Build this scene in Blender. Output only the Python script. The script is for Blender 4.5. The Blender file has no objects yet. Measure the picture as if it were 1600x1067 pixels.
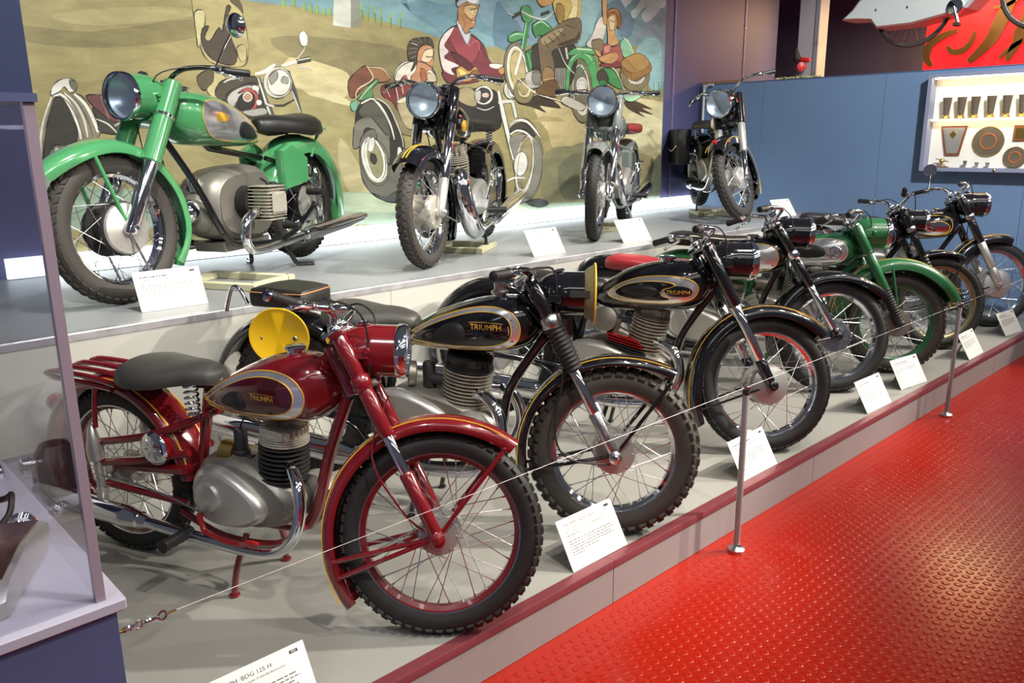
import bpy, bmesh, math, random
from mathutils import Vector as V, Matrix, Euler
random.seed(7)
scene = bpy.context.scene
COL = scene.collection
D2R = math.pi / 180
# ------------------------------------------------------------------ camera
cam_d = bpy.data.cameras.new('camera'); cam = bpy.data.objects.new('camera', cam_d); COL.objects.link(cam)
cam_d.sensor_width = 36; cam_d.lens = 36 * 1267 / 1600; cam_d.clip_end = 100; cam_d.clip_start = .02
def _cam(pitch, roll, yaw, loc):
    p, r, y = pitch * D2R, roll * D2R, yaw * D2R
    fw = V((math.cos(y) * math.cos(p), math.sin(y) * math.cos(p), -math.sin(p)))
    rt = V((math.sin(y), -math.cos(y), 0)); up = rt.cross(fw)
    R = rt * math.cos(r) + up * math.sin(r); U = -rt * math.sin(r) + up * math.cos(r)
    m = Matrix((R, U, -fw)).transposed().to_4x4(); m.translation = loc
    cam.matrix_world = m
_cam(13.88, -.55, 46.59, (0, 0, 1.45))
scene.camera = cam
# ------------------------------------------------------------------ world, exposure
w = bpy.data.worlds.new('hall_ambient'); scene.world = w; w.use_nodes = True
w.node_tree.nodes['Background'].inputs[0].default_value = (.62, .66, .80, 1)
w.node_tree.nodes['Background'].inputs[1].default_value = .11
scene.view_settings.view_transform = 'Standard'; scene.view_settings.look = 'None'
scene.view_settings.gamma = 1; scene.view_settings.use_curve_mapping = False
scene.view_settings.exposure = .0
# ------------------------------------------------------------------ unseen overhead spots: hall lamps plus a few added fills
def spot(loc, tgt, e, size=70, rad=.06, col=(1, .93, .82), blend=.6):
    d = bpy.data.lights.new('unseen_spot', 'SPOT'); d.energy = e; d.spot_size = size * D2R; d.spot_blend = blend
    d.shadow_soft_size = rad; d.color = col
    o = bpy.data.objects.new('unseen_spot', d); COL.objects.link(o); o.location = loc
    o.rotation_euler = (V(tgt) - V(loc)).to_track_quat('-Z', 'Y').to_euler()
    return o
WARM = (1, .92, .78)
spot((4.9, -.3, 3.2), (1.6, 2.6, .2), 1000, 42, .05)
spot((6.6, -.3, 3.2), (3.3, 2.6, .2), 900, 40, .05)
spot((8.4, -.2, 3.5), (5.3, 2.6, .2), 900, 40, .05)
spot((2.4, .2, 3.4), (1.4, 2.3, .1), 130, 75)
spot((4.4, .2, 3.4), (3.4, 2.3, .1), 130, 75)
spot((6.4, .2, 3.4), (5.6, 2.4, .1), 150, 75)
spot((1.3, .2, 3.2), (.8, 2.1, 0), 200, 75)  # added fill, brightens the front left of the low deck
spot((1.4, 2.3, 3.7), (1.9, 4.6, .9), 460, 75, col=(1, .97, .9))
spot((3.6, 2.3, 3.7), (3.6, 4.6, .9), 460, 75, col=(1, .97, .9))
spot((5.6, 2.3, 3.7), (5.6, 4.6, .9), 440, 75, col=(1, .97, .9))
spot((5.0, .7, 3.3), (7.6, 3.5, 1.2), 620, 62, col=(.92, .96, 1))
spot((6.8, 2.0, 4.3), (9.0, 3.5, 2.7), 420, 45, col=(1, .98, .95))  # added spot, brightens the hanging bicycle fairing
spot((-.4, 1.0, 3.6), (.2, 3.6, .6), 150, 80, col=(.9, .93, 1))  # added spot, lifts the dark left end behind the glass case
for x_ in (2.0, 3.7, 5.5): spot((x_, .9, 3.5), (x_ - .3, 2.3, .3), 80, 60, .03)
# large warm ceiling panel over the aisle (mirrored in the glossy red floor)
def panel(loc, sx, sy, e, col):
    d = bpy.data.lights.new('unseen_ceiling_panel', 'AREA'); d.shape = 'RECTANGLE'; d.size = sx; d.size_y = sy; d.energy = e; d.color = col
    o = bpy.data.objects.new('unseen_ceiling_panel', d); COL.objects.link(o); o.location = loc; return o
panel((11.3, 3.4, 3.2), .95, 1.5, 240, (1, .66, .30))
panel((10.15, 2.95, 3.2), .95, 1.5, 240, (1, .66, .30))
for y_ in (-.9, -2.6, -4.3): panel((3.2, y_, 4.3), 11, .22, 75, (1, .96, .9))  # added unseen rows, giving the chrome something bright to reflect, and fill
# ------------------------------------------------------------------ mesh helpers
class G:
    def __init__(s): s.v = []; s.f = []; s.m = []
    def add(s, vs, fs, mi=0):
        o = len(s.v); s.v.extend(vs); s.f.extend([tuple(i + o for i in f) for f in fs]); s.m.extend([mi] * len(fs)); return s
    def xf(s, M): s.v = [M @ V(p) for p in s.v]; return s
    def join(s, g, mi=0): return s.add(g.v, g.f, mi)
    def mesh(s, name, mats, sharp=40):
        me = bpy.data.meshes.new(name); me.from_pydata([tuple(p) for p in s.v], [], s.f)
        for m in mats: me.materials.append(m)
        if len(mats) > 1: me.polygons.foreach_set('material_index', s.m)
        bm = bmesh.new(); bm.from_mesh(me); bmesh.ops.recalc_face_normals(bm, faces=bm.faces); bm.to_mesh(me); bm.free()
        me.polygons.foreach_set('use_smooth', [True] * len(me.polygons)); me.set_sharp_from_angle(angle=sharp * D2R)
        me.update(); return me
def link(name, me, parent=None):
    o = bpy.data.objects.new(name, me); COL.objects.link(o)
    if parent is not None: o.parent = parent
    return o
def tag(o, label=None, cat=None, group=None, kind=None):
    if label: o['label'] = label
    if cat: o['category'] = cat
    if group: o['group'] = group
    if kind: o['kind'] = kind
    return o
def empty(name, loc=(0, 0, 0), rot=(0, 0, 0)):
    o = link(name, None); o.location = loc; o.rotation_euler = rot; o.empty_display_size = .1; return o
def build(name, g, m, parent=None, sharp=40):
    return link(name, g.mesh(name, m if isinstance(m, (list, tuple)) else [m], sharp), parent)
def cr(p, n=5, closed=False):
    p = [V(q) for q in p]; k = len(p); out = []
    g = (lambda i: p[i % k]) if closed else (lambda i: p[max(0, min(k - 1, i))])
    for i in range(k if closed else k - 1):
        a, b, c, d = g(i - 1), g(i), g(i + 1), g(i + 2)
        for j in range(n):
            t = j / n; out.append(.5 * (2 * b + (c - a) * t + (2 * a - 5 * b + 4 * c - d) * t * t + (3 * b - a - 3 * c + d) * t ** 3))
    if not closed: out.append(p[-1])
    return out
def tube(g, pts, r, n=8, closed=False, cap=True, mi=0, flat=None):
    pts = [V(p) for p in pts]; k = len(pts); rs = r if isinstance(r, (list, tuple)) else [r] * k
    T = []
    for i in range(k):
        a = pts[(i - 1) % k] if closed or i else pts[0]; b = pts[(i + 1) % k] if closed or i < k - 1 else pts[-1]
        d = b - a; T.append(d.normalized() if d.length > 1e-9 else V((0, 0, 1)))
    nrm = T[0].orthogonal().normalized() if flat is None else (V(flat) - T[0] * V(flat).dot(T[0])).normalized()
    vs = []
    for i in range(k):
        if i: nrm = (nrm - T[i] * nrm.dot(T[i])).normalized()
        bn = T[i].cross(nrm)
        for j in range(n):
            a = 2 * math.pi * j / n; vs.append(pts[i] + (nrm * math.cos(a) + bn * math.sin(a)) * rs[i])
    fs = []
    for i in range(k if closed else k - 1):
        i2 = (i + 1) % k
        for j in range(n): fs.append((i * n + j, i * n + (j + 1) % n, i2 * n + (j + 1) % n, i2 * n + j))
    if cap and not closed: fs.append(tuple(range(n))[::-1]); fs.append(tuple((k - 1) * n + j for j in range(n)))
    return g.add(vs, fs, mi)
def frame_of(ax):
    z = V(ax).normalized(); x = z.orthogonal().normalized()
    if abs(z.x) > .7: x = (V((0, 0, 1)) - z * z.z).normalized()
    elif abs(z.y) > .7 or abs(z.z) > .7: x = (V((1, 0, 0)) - z * z.x).normalized()
    y = z.cross(x); return Matrix((x, y, z)).transposed()
def lathe(g, prof, o, ax, n=20, sx=1, sy=1, mi=0, cap2=True):
    """prof: (h, r) along axis ax from o"""
    F = frame_of(ax); o = V(o); vs = []; fs = []; k = len(prof)
    for h, r in prof:
        for j in range(n):
            a = 2 * math.pi * j / n; vs.append(o + F @ V((r * sx * math.cos(a), r * sy * math.sin(a), h)))
    for i in range(k - 1):
        for j in range(n): fs.append((i * n + j, i * n + (j + 1) % n, (i + 1) * n + (j + 1) % n, (i + 1) * n + j))
    fs.append(tuple(range(n))[::-1])
    if cap2: fs.append(tuple((k - 1) * n + j for j in range(n)))
    return g.add(vs, fs, mi)
def loft(g, rings, cap=True, mi=0, closed=True):
    n = len(rings[0]); vs = [V(p) for r in rings for p in r]; fs = []
    for i in range(len(rings) - 1):
        for j in range(n if closed else n - 1): fs.append((i * n + j, i * n + (j + 1) % n, (i + 1) * n + (j + 1) % n, (i + 1) * n + j))
    if cap and closed: fs.append(tuple(range(n))[::-1]); fs.append(tuple((len(rings) - 1) * n + j for j in range(n)))
    return g.add(vs, fs, mi)
def cbox(g, c, s, b=.004, R=None, mi=0):
    """chamfered box, centre c, size s"""
    hx, hy, hz = s[0] / 2, s[1] / 2, s[2] / 2; b = min(b, hx * .9, hy * .9, hz * .9)
    def ring(i, z):
        x, y = hx - i, hy - i; k = b
        return [(x - k, -y, z), (x, -y + k, z), (x, y - k, z), (x - k, y, z), (-x + k, y, z), (-x, y - k, z), (-x, -y + k, z), (-x + k, -y, z)]
    rs = [ring(b, -hz), ring(0, -hz + b), ring(0, hz - b), ring(b, hz)]
    q = G(); loft(q, rs); M = Matrix.Translation(V(c)) @ (R.to_4x4() if R is not None else Matrix.Identity(4))
    q.xf(M); return g.add(q.v, q.f, mi)
def prism(g, poly, y0, y1, b=.004, axis='y', mi=0):
    """polygon in x-z extruded along y, edges chamfered"""
    cx = sum(p[0] for p in poly) / len(poly); cz = sum(p[1] for p in poly) / len(poly)
    rm = max(math.hypot(p[0] - cx, p[1] - cz) for p in poly)
    def ring(y, k): return [(cx + (x - cx) * (1 - k / rm), y, cz + (z - cz) * (1 - k / rm)) for x, z in poly]
    s = 1 if y1 > y0 else -1
    return loft(g, [ring(y0, b), ring(y0 + s * b, 0), ring(y1 - s * b, 0), ring(y1, b)], mi=mi)
def nut(g, o, ax, r=.009, h=.01, mi=0): return lathe(g, [(0, r), (h * .8, r), (h, r * .7)], o, ax, 6, mi=mi)
_txt = {}
def text2d(s, size):
    key = (s, size)
    if key not in _txt:
        cu = bpy.data.curves.new('lettering', 'FONT'); cu.body = s; cu.size = size; cu.resolution_u = 2
        ob = bpy.data.objects.new('lettering', cu); COL.objects.link(ob); bpy.context.view_layer.update()
        me = ob.evaluated_get(bpy.context.evaluated_depsgraph_get()).to_mesh()
        _txt[key] = ([(v.co.x, v.co.y) for v in me.vertices], [tuple(p.vertices) for p in me.polygons])
        ob.evaluated_get(bpy.context.evaluated_depsgraph_get()).to_mesh_clear(); bpy.data.objects.remove(ob); bpy.data.curves.remove(cu)
    return _txt[key]
def text_on(g, s, size, fn, mi=0, bend=0):
    vs, fs = text2d(s, size)
    if not vs: return 0
    w = max(v[0] for v in vs); g.add([fn(u, v) for u, v in vs], fs, mi); return w
# ------------------------------------------------------------------ materials
def srgb(h):
    f = lambda c: c / 12.92 if c <= .04045 else ((c + .055) / 1.055) ** 2.4
    return tuple(f(int(h[i:i + 2], 16) / 255) for i in (0, 2, 4))
def mat(name, col, rough=.5, metal=0, coat=0, noise=0, nscale=40, bump=0, bscale=200, emit=None, es=1, trans=0, rvar=0, spec=.5):
    m = bpy.data.materials.new(name); m.use_nodes = True; nt = m.node_tree; b = nt.nodes['Principled BSDF']
    if isinstance(col, str): col = srgb(col)
    b.inputs['Base Color'].default_value = (*col, 1); b.inputs['Roughness'].default_value = rough; b.inputs['Metallic'].default_value = metal
    b.inputs['Coat Weight'].default_value = coat; b.inputs['Coat Roughness'].default_value = .04; b.inputs['Specular IOR Level'].default_value = spec
    b.inputs['Transmission Weight'].default_value = trans
    if emit: b.inputs['Emission Color'].default_value = (*emit, 1); b.inputs['Emission Strength'].default_value = es
    if noise or rvar or bump:
        tc = nt.nodes.new('ShaderNodeTexCoord'); nz = nt.nodes.new('ShaderNodeTexNoise'); nz.inputs['Scale'].default_value = nscale; nz.inputs['Detail'].default_value = 5
        nt.links.new(tc.outputs['Object'], nz.inputs['Vector'])
        if noise:
            mx = nt.nodes.new('ShaderNodeMix'); mx.data_type = 'RGBA'; nt.links.new(nz.outputs['Fac'], mx.inputs['Factor'])
            mx.inputs['A'].default_value = (*[c * (1 - noise) for c in col], 1); mx.inputs['B'].default_value = (*[min(1, c * (1 + noise)) for c in col], 1)
            nt.links.new(mx.outputs['Result'], b.inputs['Base Color'])
        if rvar:
            mr = nt.nodes.new('ShaderNodeMapRange'); nt.links.new(nz.outputs['Fac'], mr.inputs['Value'])
            mr.inputs['From Min'].default_value = .3; mr.inputs['From Max'].default_value = .7
            mr.inputs['To Min'].default_value = max(0, rough - rvar); mr.inputs['To Max'].default_value = rough + rvar; nt.links.new(mr.outputs['Result'], b.inputs['Roughness'])
        if bump:
            n2 = nt.nodes.new('ShaderNodeTexNoise'); n2.inputs['Scale'].default_value = bscale; nt.links.new(tc.outputs['Object'], n2.inputs['Vector'])
            bp = nt.nodes.new('ShaderNodeBump'); bp.inputs['Strength'].default_value = bump; bp.inputs['Distance'].default_value = .002
            nt.links.new(n2.outputs['Fac'], bp.inputs['Height']); nt.links.new(bp.outputs['Normal'], b.inputs['Normal'])
    return m
CHROME = mat('chrome', (.78, .79, .82), .07, 1, rvar=.03, nscale=9)
TCHROME = mat('plated_tank_chrome', (.80, .80, .82), .20, .78, rvar=.05, nscale=8)
STEEL = mat('plated_steel', (.55, .55, .56), .28, 1, rvar=.08, nscale=30)
ALU = mat('polished_aluminium', (.60, .585, .55), .30, .72, rvar=.04, nscale=14)
CAST = mat('cast_aluminium', (.27, .255, .22), .46, .7, noise=.15, nscale=60, bump=.15)
FINS = mat('pale_fins', (.56, .53, .45), .42, .6, noise=.2, nscale=40)
IRON = mat('black_iron', (.035, .033, .032), .5, .3, noise=.3, nscale=50, bump=.2)
BLACK = mat('black_enamel', (.006, .006, .008), .12, 0, coat=1)
RED = mat('maroon_enamel', (.17, .007, .011), .18, 0, coat=1, noise=.08, nscale=4)
REDBR = mat('bright_red_enamel', (.32, .006, .008), .2, 0, coat=1)
DKRED = mat('dark_maroon_enamel', (.07, .004, .009), .15, 0, coat=1)
GREEN = mat('pale_green_enamel', (.07, .30, .115), .2, 0, coat=1)
DGREEN = mat('dark_green_enamel', (.02, .13, .045), .3, 0, coat=.6)
GREYP = mat('grey_enamel', (.17, .20, .19), .22, 0, coat=.9)
GOLD = mat('gold_line_paint', (.80, .46, .05), .3, 0)
YELLOW = mat('yellow_enamel', (.72, .43, .01), .3, 0, coat=.5)
WHITEL = mat('cream_line_paint', (.75, .72, .6), .4)
TYRE = mat('tyre_rubber', (.013, .0125, .012), .62, 0, noise=.25, nscale=30, bump=.2, bscale=300)
TYREB = mat('brown_grey_tyre', (.036, .031, .026), .68, 0, noise=.2, nscale=25, bump=.2, bscale=300)
RUBBER = mat('black_rubber', (.012, .012, .012), .5)
LEATHER = mat('worn_black_leather', (.050, .048, .042), .5, 0, noise=.3, nscale=12, bump=.35, bscale=120)
LEATHB = mat('black_leather', (.012, .011, .010), .42, 0, bump=.3, bscale=150)
REDSEAT = mat('red_vinyl', (.30, .02, .025), .4, 0, bump=.2, bscale=100)
BRASS = mat('brass', (.55, .38, .12), .3, 1)
OLIVE = mat('olive_enamel', (.24, .21, .10), .4, 0, noise=.1)
TAN = mat('tan_piping', (.35, .16, .06), .5)
def thin_glass(name, tint, ior=1.5, rough=.02):
    m = bpy.data.materials.new(name); m.use_nodes = True; nt = m.node_tree; nt.nodes.remove(nt.nodes['Principled BSDF'])
    tr = nt.nodes.new('ShaderNodeBsdfTransparent'); tr.inputs[0].default_value = (*tint, 1); gl = nt.nodes.new('ShaderNodeBsdfGlossy'); gl.inputs['Roughness'].default_value = rough; lw = nt.nodes.new('ShaderNodeLayerWeight'); lw.inputs[0].default_value = .5; pw = nt.nodes.new('ShaderNodeMath'); pw.operation = 'POWER'; pw.inputs[1].default_value = 4; nt.links.new(lw.outputs['Facing'], pw.inputs[0]); fr_ = nt.nodes.new('ShaderNodeMapRange'); fr_.inputs['To Min'].default_value = ((ior - 1) / (ior + 1)) ** 2; fr_.inputs['To Max'].default_value = .9; nt.links.new(pw.outputs[0], fr_.inputs['Value']); ms = nt.nodes.new('ShaderNodeMixShader')
    nt.links.new(fr_.outputs[0], ms.inputs[0]); nt.links.new(tr.outputs[0], ms.inputs[1]); nt.links.new(gl.outputs[0], ms.inputs[2]); nt.links.new(ms.outputs[0], nt.nodes['Material Output'].inputs[0]); return m
LAMPG = thin_glass('lamp_glass', (.9, .94, .97), 1.6, .05)
REFL = mat('lamp_reflector', (.72, .76, .80), .34, .6)
REDLENS = mat('red_lens', (.45, .01, .01), .15, 0, coat=1)
BROWNRIM = mat('dull_brass_rim', (.34, .29, .17), .4, .8, noise=.2)
DARKREDRIM = mat('maroon_rim', (.15, .01, .012), .25, 0, coat=.6)
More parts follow.
